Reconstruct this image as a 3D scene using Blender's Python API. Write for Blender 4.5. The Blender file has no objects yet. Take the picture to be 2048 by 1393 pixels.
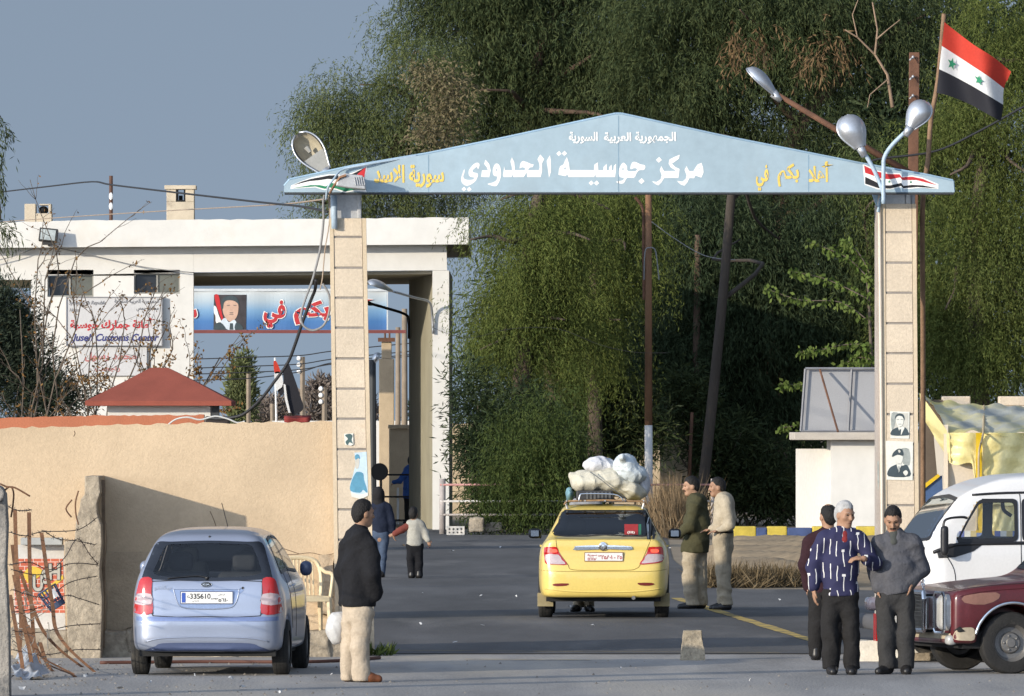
import bpy, bmesh, math, random
import numpy as np
from mathutils import Vector, Matrix
from mathutils.bvhtree import BVHTree

# ------------------------------------------------------------------ camera, light, exposure
SC = bpy.context.scene
COL = SC.collection
F = 18000.0          # focal length in photo pixels (2048 wide)
CH = 2.38            # camera height
HZ = 860.0           # photo row of the horizon
cam_d = bpy.data.cameras.new('camera')
cam = bpy.data.objects.new('camera', cam_d); COL.objects.link(cam)
cam.location = (0, 0, CH); cam.rotation_euler = (math.radians(90), 0, 0)
cam_d.sensor_width = 36; cam_d.lens = F * 36 / 2048
cam_d.shift_y = (HZ - 696.5) / 2048
cam_d.clip_start = 1; cam_d.clip_end = 12000
SC.camera = cam

SUN_AZ = math.radians(48)     # the light travels this far to the right of the viewing direction
SUN_EL = math.radians(12)
sd = Vector((math.sin(SUN_AZ) * math.cos(SUN_EL), math.cos(SUN_AZ) * math.cos(SUN_EL), -math.sin(SUN_EL)))
sun_d = bpy.data.lights.new('sun', 'SUN'); sun_d.energy = 3.4; sun_d.angle = math.radians(0.55)
sun_d.color = (1.0, 0.90, 0.74)
sun = bpy.data.objects.new('sun', sun_d); COL.objects.link(sun)
sun.rotation_euler = sd.to_track_quat('-Z', 'Y').to_euler()
sun.location = (-60, -40, 60)

W = bpy.data.worlds.new('World'); SC.world = W; W.use_nodes = True
nt = W.node_tree; nt.nodes.clear()
wo = nt.nodes.new('ShaderNodeOutputWorld'); bg = nt.nodes.new('ShaderNodeBackground')
sky = nt.nodes.new('ShaderNodeTexSky'); sky.sky_type = 'NISHITA'; sky.sun_disc = False
sky.sun_elevation = SUN_EL; sky.sun_rotation = math.radians(180) + SUN_AZ
sky.air_density = 1.1; sky.dust_density = 1.1; sky.ozone_density = 2.6; sky.altitude = 300
tc = nt.nodes.new('ShaderNodeTexCoord'); add = nt.nodes.new('ShaderNodeVectorMath'); add.operation = 'ADD'
add.inputs[1].default_value = (0, 0, 0.33)
nrm = nt.nodes.new('ShaderNodeVectorMath'); nrm.operation = 'NORMALIZE'
nt.links.new(tc.outputs['Generated'], add.inputs[0]); nt.links.new(add.outputs[0], nrm.inputs[0])
nt.links.new(nrm.outputs[0], sky.inputs['Vector'])
hsv = nt.nodes.new('ShaderNodeHueSaturation'); hsv.inputs['Saturation'].default_value = 0.62
nt.links.new(sky.outputs[0], hsv.inputs['Color'])
nt.links.new(hsv.outputs[0], bg.inputs['Color'])
# the half of the sky round the low sun is brighter than the half facing it
dot = nt.nodes.new('ShaderNodeVectorMath'); dot.operation = 'DOT_PRODUCT'; dot.inputs[1].default_value = (-math.sin(SUN_AZ), -math.cos(SUN_AZ), 0.25)
nt.links.new(tc.outputs['Generated'], dot.inputs[0])
glow = nt.nodes.new('ShaderNodeMapRange'); glow.interpolation_type = 'SMOOTHSTEP'; glow.inputs[1].default_value = -0.45; glow.inputs[2].default_value = 0.8
glow.inputs[3].default_value = 0.095; glow.inputs[4].default_value = 0.44
nt.links.new(dot.outputs['Value'], glow.inputs[0]); nt.links.new(glow.outputs[0], bg.inputs['Strength'])
nt.links.new(bg.outputs[0], wo.inputs['Surface'])
SC.view_settings.view_transform = 'Standard'; SC.view_settings.look = 'None'
SC.view_settings.exposure = 0.5; SC.view_settings.gamma = 1.0
try:
    SC.cycles.max_bounces = 8; SC.cycles.transparent_max_bounces = 12
    SC.cycles.diffuse_bounces = 3; SC.cycles.glossy_bounces = 3; SC.cycles.transmission_bounces = 6
    SC.cycles.use_denoising = True; SC.cycles.caustics_reflective = False; SC.cycles.caustics_refractive = False
except Exception:
    pass

def P(px, py, D):
    """the point at distance D that the photograph shows at pixel (px, py)"""
    return Vector(((px - 1024) * D / F, D, CH - (py - HZ) * D / F))
def gd(py): return CH * F / (py - HZ)            # distance of the ground seen in row py
def G(px, py):
    D = gd(py); return Vector(((px - 1024) * D / F, D, 0))
rnd = random.Random(11)
R = np.random.default_rng(5)

# ------------------------------------------------------------------ materials
MATS = {}
def srgb(r, g, b):
    f = lambda c: (c / 255 / 12.92) if c / 255 <= 0.04045 else ((c / 255 + 0.055) / 1.055) ** 2.4
    return (f(r), f(g), f(b))
def mat(name, col, rough=0.8, var=0.12, scale=3.0, bump=0.0, bscale=60.0, metal=0.0, spec=0.4, coat=0.0,
        var2=0.06, scale2=40.0, alpha=None, stain=None, stain_scale=1.0, stain_lo=0.5, stain_hi=0.7, inside=None, trans=0.0, island=None, gen=False, stretch=None):
    if name in MATS: return MATS[name]
    m = bpy.data.materials.new(name); m.use_nodes = True; t = m.node_tree; N = t.nodes; Lk = t.links
    b = N['Principled BSDF']
    b.inputs['Roughness'].default_value = rough; b.inputs['Metallic'].default_value = metal
    b.inputs['Specular IOR Level'].default_value = spec
    if coat: b.inputs['Coat Weight'].default_value = coat; b.inputs['Coat Roughness'].default_value = 0.05
    tcn = N.new('ShaderNodeTexCoord'); vec = tcn.outputs['Object']
    if stretch:
        mp = N.new('ShaderNodeMapping'); mp.inputs['Scale'].default_value = stretch
        Lk.new(vec, mp.inputs['Vector']); vec = mp.outputs['Vector']
    def noise(sc, det=5):
        n = N.new('ShaderNodeTexNoise'); n.inputs['Scale'].default_value = sc; n.inputs['Detail'].default_value = det
        n.inputs['Roughness'].default_value = 0.6
        Lk.new(vec, n.inputs['Vector']); return n
    def mixc(fac, a, bcol):
        x = N.new('ShaderNodeMix'); x.data_type = 'RGBA'
        if isinstance(fac, float): x.inputs[0].default_value = fac
        else: Lk.new(fac, x.inputs[0])
        for s, v in ((6, a), (7, bcol)):
            if isinstance(v, tuple): x.inputs[s].default_value = (*v, 1)
            else: Lk.new(v, x.inputs[s])
        return x.outputs[2]
    def ramp(v, lo, hi):
        r = N.new('ShaderNodeMapRange'); r.inputs[1].default_value = lo; r.inputs[2].default_value = hi
        Lk.new(v, r.inputs[0]); return r.outputs[0]
    cl = lambda c, k: tuple(min(1, x * k) for x in c)
    c = mixc(ramp(noise(scale).outputs['Fac'], .3, .7), cl(col, 1 - var), cl(col, 1 + var))
    if var2:
        mul = N.new('ShaderNodeMix'); mul.data_type = 'RGBA'; mul.blend_type = 'MULTIPLY'; mul.inputs[0].default_value = 1
        g = ramp(noise(scale2, 3).outputs['Fac'], .3, .7)
        gg = N.new('ShaderNodeMapRange'); gg.inputs[3].default_value = 1 - var2 * 2; gg.inputs[4].default_value = 1.0
        Lk.new(g, gg.inputs[0]); Lk.new(c, mul.inputs[6]); Lk.new(gg.outputs[0], mul.inputs[7]); c = mul.outputs[2]
    if island:
        geo = N.new('ShaderNodeNewGeometry')
        c = mixc(ramp(geo.outputs['Random Per Island'], 0.15, 1.0), c, island)
    if stain:
        s = noise(stain_scale, 8)
        c = mixc(ramp(s.outputs['Fac'], stain_lo, stain_hi), c, stain)
    if inside:
        geo = N.new('ShaderNodeNewGeometry'); c = mixc(geo.outputs['Backfacing'], c, inside)
    Lk.new(c, b.inputs['Base Color'])
    if bump:
        bn = N.new('ShaderNodeBump'); bn.inputs['Strength'].default_value = bump; bn.inputs['Distance'].default_value = 0.02
        Lk.new(noise(bscale, 4).outputs['Fac'], bn.inputs['Height']); Lk.new(bn.outputs[0], b.inputs['Normal'])
    if alpha is not None: b.inputs['Alpha'].default_value = alpha
    if trans:
        out = N['Material Output']; tr = N.new('ShaderNodeBsdfTranslucent'); Lk.new(c, tr.inputs['Color'])
        ms = N.new('ShaderNodeMixShader'); ms.inputs[0].default_value = trans
        Lk.new(b.outputs[0], ms.inputs[1]); Lk.new(tr.outputs[0], ms.inputs[2]); Lk.new(ms.outputs[0], out.inputs['Surface'])
    MATS[name] = m; return m
def glass(name, tint, refl=0.12, rough=0.02, gray=0.0):
    """thin pane: clear tint plus a mirror reflection"""
    if name in MATS: return MATS[name]
    m = bpy.data.materials.new(name); m.use_nodes = True; t = m.node_tree; N = t.nodes; N.clear()
    o = N.new('ShaderNodeOutputMaterial'); tr = N.new('ShaderNodeBsdfTransparent'); tr.inputs[0].default_value = (*tint, 1)
    gl = N.new('ShaderNodeBsdfGlossy'); gl.inputs['Roughness'].default_value = rough
    lw = N.new('ShaderNodeLayerWeight'); lw.inputs[0].default_value = 0.25
    mr = N.new('ShaderNodeMapRange'); mr.inputs[3].default_value = refl; mr.inputs[4].default_value = 1.0
    t.links.new(lw.outputs['Fresnel'], mr.inputs[0])
    ms = N.new('ShaderNodeMixShader'); t.links.new(mr.outputs[0], ms.inputs[0])
    t.links.new(tr.outputs[0], ms.inputs[1]); t.links.new(gl.outputs[0], ms.inputs[2]); t.links.new(ms.outputs[0], o.inputs[0])
    MATS[name] = m; return m

# ------------------------------------------------------------------ mesh helpers
class MB:
    def __init__(s): s.v = []; s.f = []; s.m = []; s.cur = 0
    def add(s, v, f):
        k = len(s.v); s.v += [tuple(x) for x in v]; s.f += [tuple(i + k for i in q) for q in f]; s.m += [s.cur] * len(f); return s
    def box(s, c, d, rot=None):
        x, y, z = (q / 2 for q in d)
        v = [Vector((a * x, b * y, e * z)) for a in (-1, 1) for b in (-1, 1) for e in (-1, 1)]
        if rot is not None: v = [rot @ q for q in v]
        c = Vector(c)
        return s.add([q + c for q in v], [(0, 1, 3, 2), (4, 6, 7, 5), (0, 4, 5, 1), (2, 3, 7, 6), (0, 2, 6, 4), (1, 5, 7, 3)])
    def bb(s, x0, x1, y0, y1, z0, z1): return s.box(((x0 + x1) / 2, (y0 + y1) / 2, (z0 + z1) / 2), (abs(x1 - x0), abs(y1 - y0), abs(z1 - z0)))
    def tube(s, pts, r, n=8, cap=True):
        pts = [Vector(p) for p in pts]; m = len(pts)
        rr = r if isinstance(r, (list, tuple)) else [r] * m
        if len(rr) == 2 and m > 2: rr = [rr[0] + (rr[1] - rr[0]) * i / (m - 1) for i in range(m)]
        V = []; up = None
        for i, p in enumerate(pts):
            d = (pts[min(i + 1, m - 1)] - pts[max(i - 1, 0)]).normalized()
            if up is None:
                up = Vector((0, 0, 1)) if abs(d.z) < .9 else Vector((1, 0, 0))
            a = d.cross(up).normalized(); b = a.cross(d); up = b
            for k in range(n):
                t = 2 * math.pi * k / n; V.append(p + (a * math.cos(t) + b * math.sin(t)) * rr[i])
        Fc = [(i * n + k, i * n + (k + 1) % n, (i + 1) * n + (k + 1) % n, (i + 1) * n + k) for i in range(m - 1) for k in range(n)]
        if cap: Fc += [tuple(range(n))[::-1], tuple((m - 1) * n + k for k in range(n))]
        return s.add(V, Fc)
    def prism(s, poly, a0, a1, plane='xz'):
        """polygon (u, v) extruded along the third axis from a0 to a1"""
        n = len(poly)
        mk = {'xz': lambda u, v, a: (u, a, v), 'yz': lambda u, v, a: (a, u, v), 'xy': lambda u, v, a: (u, v, a)}[plane]
        V = [mk(u, v, a0) for u, v in poly] + [mk(u, v, a1) for u, v in poly]
        return s.add(V, [tuple(range(n)), tuple(range(n, 2 * n))[::-1]] + [(i, i + n, (i + 1) % n + n, (i + 1) % n) for i in range(n)])
    def lathe(s, c, prof, n=24, axis='z', rot=None, cap=True):
        c = Vector(c); V = []
        for r, h in prof:
            for k in range(n):
                t = 2 * math.pi * k / n; a, b = r * math.cos(t), r * math.sin(t)
                q = Vector({'z': (a, b, h), 'y': (a, h, b), 'x': (h, a, b)}[axis])
                V.append(c + (rot @ q if rot is not None else q))
        m = len(prof)
        Fc = [(i * n + k, i * n + (k + 1) % n, (i + 1) * n + (k + 1) % n, (i + 1) * n + k) for i in range(m - 1) for k in range(n)]
        if cap and prof[0][0] > 1e-6: Fc.append(tuple(range(n))[::-1])
        if cap and prof[-1][0] > 1e-6: Fc.append(tuple((m - 1) * n + k for k in range(n)))
        return s.add(V, Fc)
    def ell(s, c, r, n=14, rot=None):
        prof = [(math.sin(math.pi * i / n), -math.cos(math.pi * i / n)) for i in range(n + 1)]
        c = Vector(c); V = []; Fc = []
        for a, h in prof:
            for k in range(n):
                t = 2 * math.pi * k / n; q = Vector((a * math.cos(t) * r[0], a * math.sin(t) * r[1], h * r[2]))
                V.append(c + (rot @ q if rot is not None else q))
        for i in range(n):
            for k in range(n): Fc.append((i * n + k, i * n + (k + 1) % n, (i + 1) * n + (k + 1) % n, (i + 1) * n + k))
        return s.add(V, Fc)
    def grid(s, fn, nu, nv, closed=False):
        V = [fn(i / (nu - 1), j / (nv - 1)) for j in range(nv) for i in range(nu)]
        return s.add(V, [(j * nu + i, j * nu + i + 1, (j + 1) * nu + i + 1, (j + 1) * nu + i) for j in range(nv - 1) for i in range(nu - 1)])

def base_of(parent):
    v = Vector((0, 0, 0))
    while parent is not None:
        v = v + parent.location; parent = parent.parent
    return v
def link(name, me, m, parent=None, smooth=False, origin=None):
    o = bpy.data.objects.new(name, me); COL.objects.link(o)
    for x in (m if isinstance(m, (list, tuple)) else [m]): me.materials.append(x)
    b = base_of(parent)
    if parent is None and origin is not None: b = Vector(origin); o.location = b
    if parent is not None and origin is not None: o.location = Vector(origin) - b; b = Vector(origin)
    if b.length > 0: me.transform(Matrix.Translation(-b))
    if parent is not None: o.parent = parent
    if smooth: me.shade_smooth()
    return o
def obj(name, mb, m, parent=None, smooth=False, origin=None, bevel=0.0, bseg=2, auto=None):
    me = bpy.data.meshes.new(name); me.from_pydata(mb.v, [], mb.f)
    if any(mb.m): me.polygons.foreach_set('material_index', mb.m)
    bm = bmesh.new(); bm.from_mesh(me)
    bmesh.ops.recalc_face_normals(bm, faces=bm.faces)
    if bevel:
        ed = [e for e in bm.edges if len(e.link_faces) == 2 and e.calc_face_angle(0) > 0.5]
        bmesh.ops.bevel(bm, geom=ed, offset=bevel, segments=bseg, affect='EDGES', profile=0.6, clamp_overlap=True)
    bm.to_mesh(me); bm.free(); me.update()
    if auto:
        me.shade_smooth(); me.set_sharp_from_angle(angle=math.radians(auto))
    return link(name, me, m, parent, smooth, origin)
def raw(name, V, Fq, m, parent=None, smooth=True, normals=None, origin=None):
    """fast mesh from arrays of verts and quads (or tris)"""
    me = bpy.data.meshes.new(name); V = np.asarray(V, dtype=np.float32); Fq = np.asarray(Fq, dtype=np.int32)
    k = Fq.shape[1]; n = len(Fq)
    me.vertices.add(len(V)); me.vertices.foreach_set('co', V.ravel())
    me.loops.add(n * k); me.loops.foreach_set('vertex_index', Fq.ravel())
    me.polygons.add(n); me.polygons.foreach_set('loop_start', np.arange(0, n * k, k, dtype=np.int32))
    me.update(calc_edges=True); me.validate()
    o = link(name, me, m, parent, smooth, origin)
    return o
def tag(o, label=None, cat=None, group=None, kind=None):
    if label: o['label'] = label
    if cat: o['category'] = cat
    if group: o['group'] = group
    if kind: o['kind'] = kind
    return o
def thing(name, label, cat, loc, group=None, rz=0.0):
    o = bpy.data.objects.new(name, None); COL.objects.link(o); o.empty_display_size = 0.2
    o.location = Vector(loc); o.rotation_euler = (0, 0, rz)
    return tag(o, label, cat, group)
def struct(o): o['kind'] = 'structure'; return o
def copy_tree(o, parent=None):
    c = o.copy(); COL.objects.link(c)
    if parent is not None: c.parent = parent
    for ch in list(o.children): copy_tree(ch, c)
    return c

# flat filled shapes (letters, posters): list of closed outlines with holes, thickened
def flat_mesh(loops, thick=0.004):
    cu = bpy.data.curves.new('shape', 'CURVE'); cu.dimensions = '2D'; cu.fill_mode = 'BOTH'
    for lp in loops:
        sp = cu.splines.new('POLY'); sp.points.add(len(lp) - 1); sp.use_cyclic_u = True
        for p, (x, y) in zip(sp.points, lp): p.co = (x, y, 0, 1)
    cu.extrude = thick / 2
    o = bpy.data.objects.new('shape', cu); COL.objects.link(o)
    dg = bpy.context.evaluated_depsgraph_get(); dg.update()
    me = bpy.data.meshes.new_from_object(o.evaluated_get(dg)); me.materials.clear()
    bpy.data.objects.remove(o); bpy.data.curves.remove(cu); return me
AR = {'ا': (0xFE8D, 0xFE8E), 'أ': (0xFE83, 0xFE84), 'ب': (0xFE8F, 0xFE90, 0xFE91, 0xFE92), 'ة': (0xFE93, 0xFE94), 'ت': (0xFE95, 0xFE96, 0xFE97, 0xFE98),
      'ج': (0xFE9D, 0xFE9E, 0xFE9F, 0xFEA0), 'ح': (0xFEA1, 0xFEA2, 0xFEA3, 0xFEA4), 'د': (0xFEA9, 0xFEAA), 'ر': (0xFEAD, 0xFEAE), 'ز': (0xFEAF, 0xFEB0),
      'س': (0xFEB1, 0xFEB2, 0xFEB3, 0xFEB4), 'ص': (0xFEB9, 0xFEBA, 0xFEBB, 0xFEBC), 'ع': (0xFEC9, 0xFECA, 0xFECB, 0xFECC), 'ظ': (0xFEC5, 0xFEC6, 0xFEC7, 0xFEC8),
      'ف': (0xFED1, 0xFED2, 0xFED3, 0xFED4), 'ك': (0xFED9, 0xFEDA, 0xFEDB, 0xFEDC), 'ل': (0xFEDD, 0xFEDE, 0xFEDF, 0xFEE0), 'م': (0xFEE1, 0xFEE2, 0xFEE3, 0xFEE4),
      'ن': (0xFEE5, 0xFEE6, 0xFEE7, 0xFEE8), 'ه': (0xFEE9, 0xFEEA, 0xFEEB, 0xFEEC), 'و': (0xFEED, 0xFEEE), 'ي': (0xFEF1, 0xFEF2, 0xFEF3, 0xFEF4), 'ـ': (0x640,) * 4}
def shape_ar(s):
    out = []; i = 0; prev = False
    while i < len(s):
        c = s[i]
        if c == 'ل' and i + 1 < len(s) and s[i + 1] in 'اأ':
            out.append(chr((0xFEFC if prev else 0xFEFB) if s[i + 1] == 'ا' else (0xFEF8 if prev else 0xFEF7))); prev = False; i += 2; continue
        if c not in AR: out.append(c); prev = False; i += 1; continue
        f = AR[c]; nxt = i + 1 < len(s) and s[i + 1] in AR; dual = len(f) == 4
        k = (3 if prev and nxt and dual else 1 if prev else 2 if nxt and dual else 0)
        out.append(chr(f[k])); prev = dual; i += 1
    return ''.join(reversed(out))
def text_mesh(s, bold=0.0, arabic=False, thick=0.004, shear=0.0):
    cu = bpy.data.curves.new('text', 'FONT'); cu.body = shape_ar(s) if arabic else s
    cu.offset = bold; cu.shear = shear; cu.extrude = 0.0
    o = bpy.data.objects.new('text', cu); COL.objects.link(o)
    dg = bpy.context.evaluated_depsgraph_get(); dg.update()
    me = bpy.data.meshes.new_from_object(o.evaluated_get(dg)); me.materials.clear()
    bpy.data.objects.remove(o); bpy.data.curves.remove(cu); return me
def text(name, s, m, parent, x0, x1, z0, z1, y, bold=0.02, arabic=False, shear=0.0, proj=None, rx=None):
    """lettering fitted to the box x0..x1, z0..z1 standing in the plane y (facing -y)"""
    me = text_mesh(s, bold, arabic, shear=shear)
    co = np.empty(len(me.vertices) * 3, dtype=np.float32); me.vertices.foreach_get('co', co); co = co.reshape(-1, 3)
    lo, hi = co.min(0), co.max(0)
    u = (co[:, 0] - lo[0]) / (hi[0] - lo[0]); v = (co[:, 1] - lo[1]) / (hi[1] - lo[1])
    new = np.stack([x0 + u * (x1 - x0), np.full(len(u), y), z0 + v * (z1 - z0)], 1).astype(np.float32)
    if proj is not None: new = np.array([proj(q) for q in new], dtype=np.float32)
    me.vertices.foreach_set('co', new.ravel()); me.update()
    # neighbouring letters that overlap get planes a hair apart
    bm = bmesh.new(); bm.from_mesh(me); bm.verts.ensure_lookup_table(); seen = set(); k = 0
    for v0 in bm.verts:
        if v0.index in seen: continue
        st = [v0]; seen.add(v0.index)
        while st:
            v = st.pop(); v.co.y -= .0005 * (k % 5)
            for e in v.link_edges:
                w = e.other_vert(v)
                if w.index not in seen: seen.add(w.index); st.append(w)
        k += 1
    bm.to_mesh(me); bm.free()
    return link(name, me, m, parent)
def flat(name, loops_px, m, parent, D, thick=0.004, px=True, lift=0.0):
    """flat shape traced in photo pixels, standing at distance D - lift, thickened backwards"""
    L = [[((x - 1024) * D / F, CH - (y - HZ) * D / F) for x, y in lp] for lp in loops_px] if px else loops_px
    me = flat_mesh(L, thick)
    co = np.empty(len(me.vertices) * 3, dtype=np.float32); me.vertices.foreach_get('co', co); co = co.reshape(-1, 3)
    new = np.stack([co[:, 0], (D - lift + thick / 2) - co[:, 2], co[:, 1]], 1).astype(np.float32)
    me.vertices.foreach_set('co', new.ravel()); me.update()
    bm = bmesh.new(); bm.from_mesh(me); bmesh.ops.recalc_face_normals(bm, faces=bm.faces); bm.to_mesh(me); bm.free()
    return link(name, me, m, parent)
def rounded(poly, r=.04, n=4):
    out = []; m = len(poly)
    for i in range(m):
        a, b, c = (Vector(poly[k % m]) for k in (i - 1, i, i + 1))
        p = b + (a - b).normalized() * min(r, (a - b).length * .45); q = b + (c - b).normalized() * min(r, (c - b).length * .45)
        for j in range(n + 1):
            t = j / n; v = p * (1 - t) ** 2 + b * 2 * t * (1 - t) + q * t * t; out.append((v.x, v.y))
    return out
def spline(pts, n=6, closed=True):
    pts = [tuple(p) for p in pts]; out = []; m = len(pts)
    for i in range(m if closed else m - 1):
        g = (lambda k: pts[k % m]) if closed else (lambda k: pts[min(max(k, 0), m - 1)])
        a, b, c, d = g(i - 1), g(i), g(i + 1), g(i + 2)
        for j in range(n):
            t = j / n
            out.append(tuple(.5 * (2 * b[k] + (c[k] - a[k]) * t + (2 * a[k] - 5 * b[k] + 4 * c[k] - d[k]) * t * t + (3 * b[k] - a[k] - 3 * c[k] + d[k]) * t ** 3) for k in range(len(b))))
    if not closed: out.append(pts[-1])
    return out

# ------------------------------------------------------------------ implicit surfaces (bodies, clothes, sacks, car shells)
def snet(fn, lo, hi, h):
    lo = np.array(lo, float); hi = np.array(hi, float); n = np.maximum(3, np.ceil((hi - lo) / h).astype(int) + 1)
    ax = [lo[i] + h * np.arange(n[i]) for i in range(3)]
    X, Y, Z = np.meshgrid(*ax, indexing='ij', sparse=True)
    d = np.broadcast_to(fn(X, Y, Z), tuple(n)).astype(np.float32)
    s = d < 0
    c = np.zeros(tuple(n - 1), dtype=np.int8)
    for i in (0, 1):
        for j in (0, 1):
            for k in (0, 1): c += s[i:n[0] - 1 + i, j:n[1] - 1 + j, k:n[2] - 1 + k]
    I = np.argwhere((c > 0) & (c < 8)); idx = -np.ones(tuple(n - 1), dtype=np.int64); idx[tuple(I.T)] = np.arange(len(I))
    acc = np.zeros((len(I), 3)); cnt = np.zeros(len(I))
    corners = [(i, j, k) for i in (0, 1) for j in (0, 1) for k in (0, 1)]
    for a in corners:
        for axis in range(3):
            if a[axis]: continue
            b = list(a); b[axis] = 1
            da = d[I[:, 0] + a[0], I[:, 1] + a[1], I[:, 2] + a[2]]; db = d[I[:, 0] + b[0], I[:, 1] + b[1], I[:, 2] + b[2]]
            mk = (da < 0) != (db < 0); t = np.where(mk, da / np.where(mk, da - db, 1), 0)
            p = np.array(a, float)[None].repeat(len(I), 0); p[:, axis] += t
            acc += p * mk[:, None]; cnt += mk
    V = lo + h * (I + acc / cnt[:, None])
    Q = []
    for axis in range(3):
        u, v = (axis + 1) % 3, (axis + 2) % 3
        sl0 = [slice(None)] * 3; sl1 = [slice(None)] * 3; sl0[axis] = slice(0, -1); sl1[axis] = slice(1, None)
        e = s[tuple(sl0)] != s[tuple(sl1)]; E = np.argwhere(e)
        ok = (E[:, u] > 0) & (E[:, v] > 0) & (E[:, u] < n[u] - 1) & (E[:, v] < n[v] - 1); E = E[ok]
        if len(E) == 0: continue
        def cell(du, dv):
            q = E.copy(); q[:, u] -= du; q[:, v] -= dv; return idx[q[:, 0], q[:, 1], q[:, 2]]
        q = np.stack([cell(1, 1), cell(0, 1), cell(0, 0), cell(1, 0)], 1)
        fl = s[E[:, 0], E[:, 1], E[:, 2]]
        Q.append(np.where(fl[:, None], q, q[:, ::-1]))
    return V, np.concatenate(Q)
def smin(a, b, k):
    h = np.clip(.5 + .5 * (b - a) / k, 0, 1); return b + (a - b) * h - k * h * (1 - h)
def smax(a, b, k): return -smin(-a, -b, k)
def cone(p, a, b, ra, rb, sy=1.0, sx=1.0):
    """tapered capsule; sy, sx flatten it along y or x"""
    X, Y, Z = p
    ax, ay, az = a; bx, by, bz = b
    dx, dy, dz = (bx - ax) / sx, (by - ay) / sy, bz - az
    L = dx * dx + dy * dy + dz * dz + 1e-9
    qx, qy, qz = (X - ax) / sx, (Y - ay) / sy, Z - az
    t = np.clip((qx * dx + qy * dy + qz * dz) / L, 0, 1)
    r = np.sqrt((qx - t * dx) ** 2 + (qy - t * dy) ** 2 + (qz - t * dz) ** 2)
    return (r - (ra + (rb - ra) * t)) * min(sx, sy, 1)
def elp(p, c, r, rot=None):
    X, Y, Z = p; x, y, z = X - c[0], Y - c[1], Z - c[2]
    if rot is not None:
        x, y, z = (rot[0][0] * x + rot[1][0] * y + rot[2][0] * z, rot[0][1] * x + rot[1][1] * y + rot[2][1] * z, rot[0][2] * x + rot[1][2] * y + rot[2][2] * z)
    k = np.sqrt((x / r[0]) ** 2 + (y / r[1]) ** 2 + (z / r[2]) ** 2)
    return (k - 1) * min(r)
def union(ds, k):
    o = ds[0]
    for d in ds[1:]: o = smin(o, d, k)
    return o
def wob(p, f, a, ph=0.0):
    X, Y, Z = p
    return a * (np.sin(f * X + 1.7 * np.sin(f * .6 * Z + ph)) * np.sin(f * .8 * Z + ph * 2 + 1.3 * np.sin(f * .5 * X)) + .5 * np.sin(f * 1.9 * Z + f * Y + ph))
def folds(p, f, a, ph=0.0, vert=.4):
    """cloth folds: sharp-edged waves slanting across the cloth"""
    X, Y, Z = p
    u = f * (Z * vert + .55 * X + .35 * Y) + 1.6 * np.sin(f * .31 * (Z - .7 * X) + ph) + .8 * np.sin(f * .55 * Z + 3.1 * ph)
    v = f * (Z * vert - .65 * X + .25 * Y) + 1.9 * np.sin(f * .27 * (Z + .5 * X) + 2 * ph)
    env = .5 + .5 * np.sin(5.3 * Z + 7 * X + ph) * np.sin(3.7 * Z - 4 * X + 2 * ph)
    return a * ((1 - np.abs(np.sin(u))) ** 1.5 - .35) * (.35 + .65 * env) + .6 * a * ((1 - np.abs(np.sin(v))) ** 1.5 - .35) * (1.2 - env)
def polysd(pts, U, V_):
    """signed distance to a closed 2D polygon on arrays U, V"""
    U, V_ = np.broadcast_arrays(U, V_); d = np.full(U.shape, 1e9); ins = np.zeros(U.shape, bool); n = len(pts)
    for i in range(n):
        (x1, y1), (x2, y2) = pts[i], pts[(i + 1) % n]
        ex, ey = x2 - x1, y2 - y1; L = ex * ex + ey * ey + 1e-12
        t = np.clip(((U - x1) * ex + (V_ - y1) * ey) / L, 0, 1)
        d = np.minimum(d, (U - x1 - t * ex) ** 2 + (V_ - y1 - t * ey) ** 2)
        cr = (y1 > V_) != (y2 > V_)
        if abs(ey) > 1e-12: ins ^= cr & (U < ex * (V_ - y1) / ey + x1)
    d = np.sqrt(d); return np.where(ins, -d, d)
def soft(name, fn, lo, hi, h, m, parent=None, origin=None, relax=0):
    V, Q = snet(fn, lo, hi, h)
    for _ in range(relax):
        acc = np.zeros_like(V); c = np.zeros(len(V))
        for i in range(4):
            for j in (1, 3):
                np.add.at(acc, Q[:, i], V[Q[:, (i + j) % 4]]); np.add.at(c, Q[:, i], 1)
        V = V * .5 + .5 * acc / np.maximum(c, 1)[:, None]
    return raw(name, V, Q, m, parent, True, origin=origin)
# ================================================================== ground
m_dirt = mat('sandy_dirt', (.30, .235, .16), .95, .18, .35, .5, 6, var2=.12, scale2=3)
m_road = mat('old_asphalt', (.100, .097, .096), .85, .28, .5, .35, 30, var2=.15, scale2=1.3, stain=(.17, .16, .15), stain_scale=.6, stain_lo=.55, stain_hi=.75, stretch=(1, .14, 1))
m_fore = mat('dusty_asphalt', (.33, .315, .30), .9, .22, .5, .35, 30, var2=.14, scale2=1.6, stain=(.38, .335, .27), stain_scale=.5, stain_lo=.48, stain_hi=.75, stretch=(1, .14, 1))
m_yline = mat('worn_yellow_paint', (.52, .36, .09), .8, .2, 4, stain=(.09, .085, .08), stain_scale=3.0, stain_lo=.48, stain_hi=.62)
def sheet(name, pts, z, m):
    mb = MB(); mb.add([(p[0], p[1], z) for p in pts], [tuple(range(len(pts)))])
    o = obj(name, mb, m); me = o.data
    if me.polygons[0].normal.z < 0: me.flip_normals()
    return struct(o)
sheet('ground', [(-900, 20), (900, 20), (3000, 6000), (-3000, 6000)], 0, m_dirt)
sheet('forecourt', [(-14, 60), (14, 60), (14, 95.2), (-14, 95.2)], .004, m_fore)
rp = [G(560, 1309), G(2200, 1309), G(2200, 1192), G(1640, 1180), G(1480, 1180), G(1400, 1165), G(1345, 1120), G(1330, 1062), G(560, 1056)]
sheet('road', [(p.x, p.y) for p in rp], .008, m_road)
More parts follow.
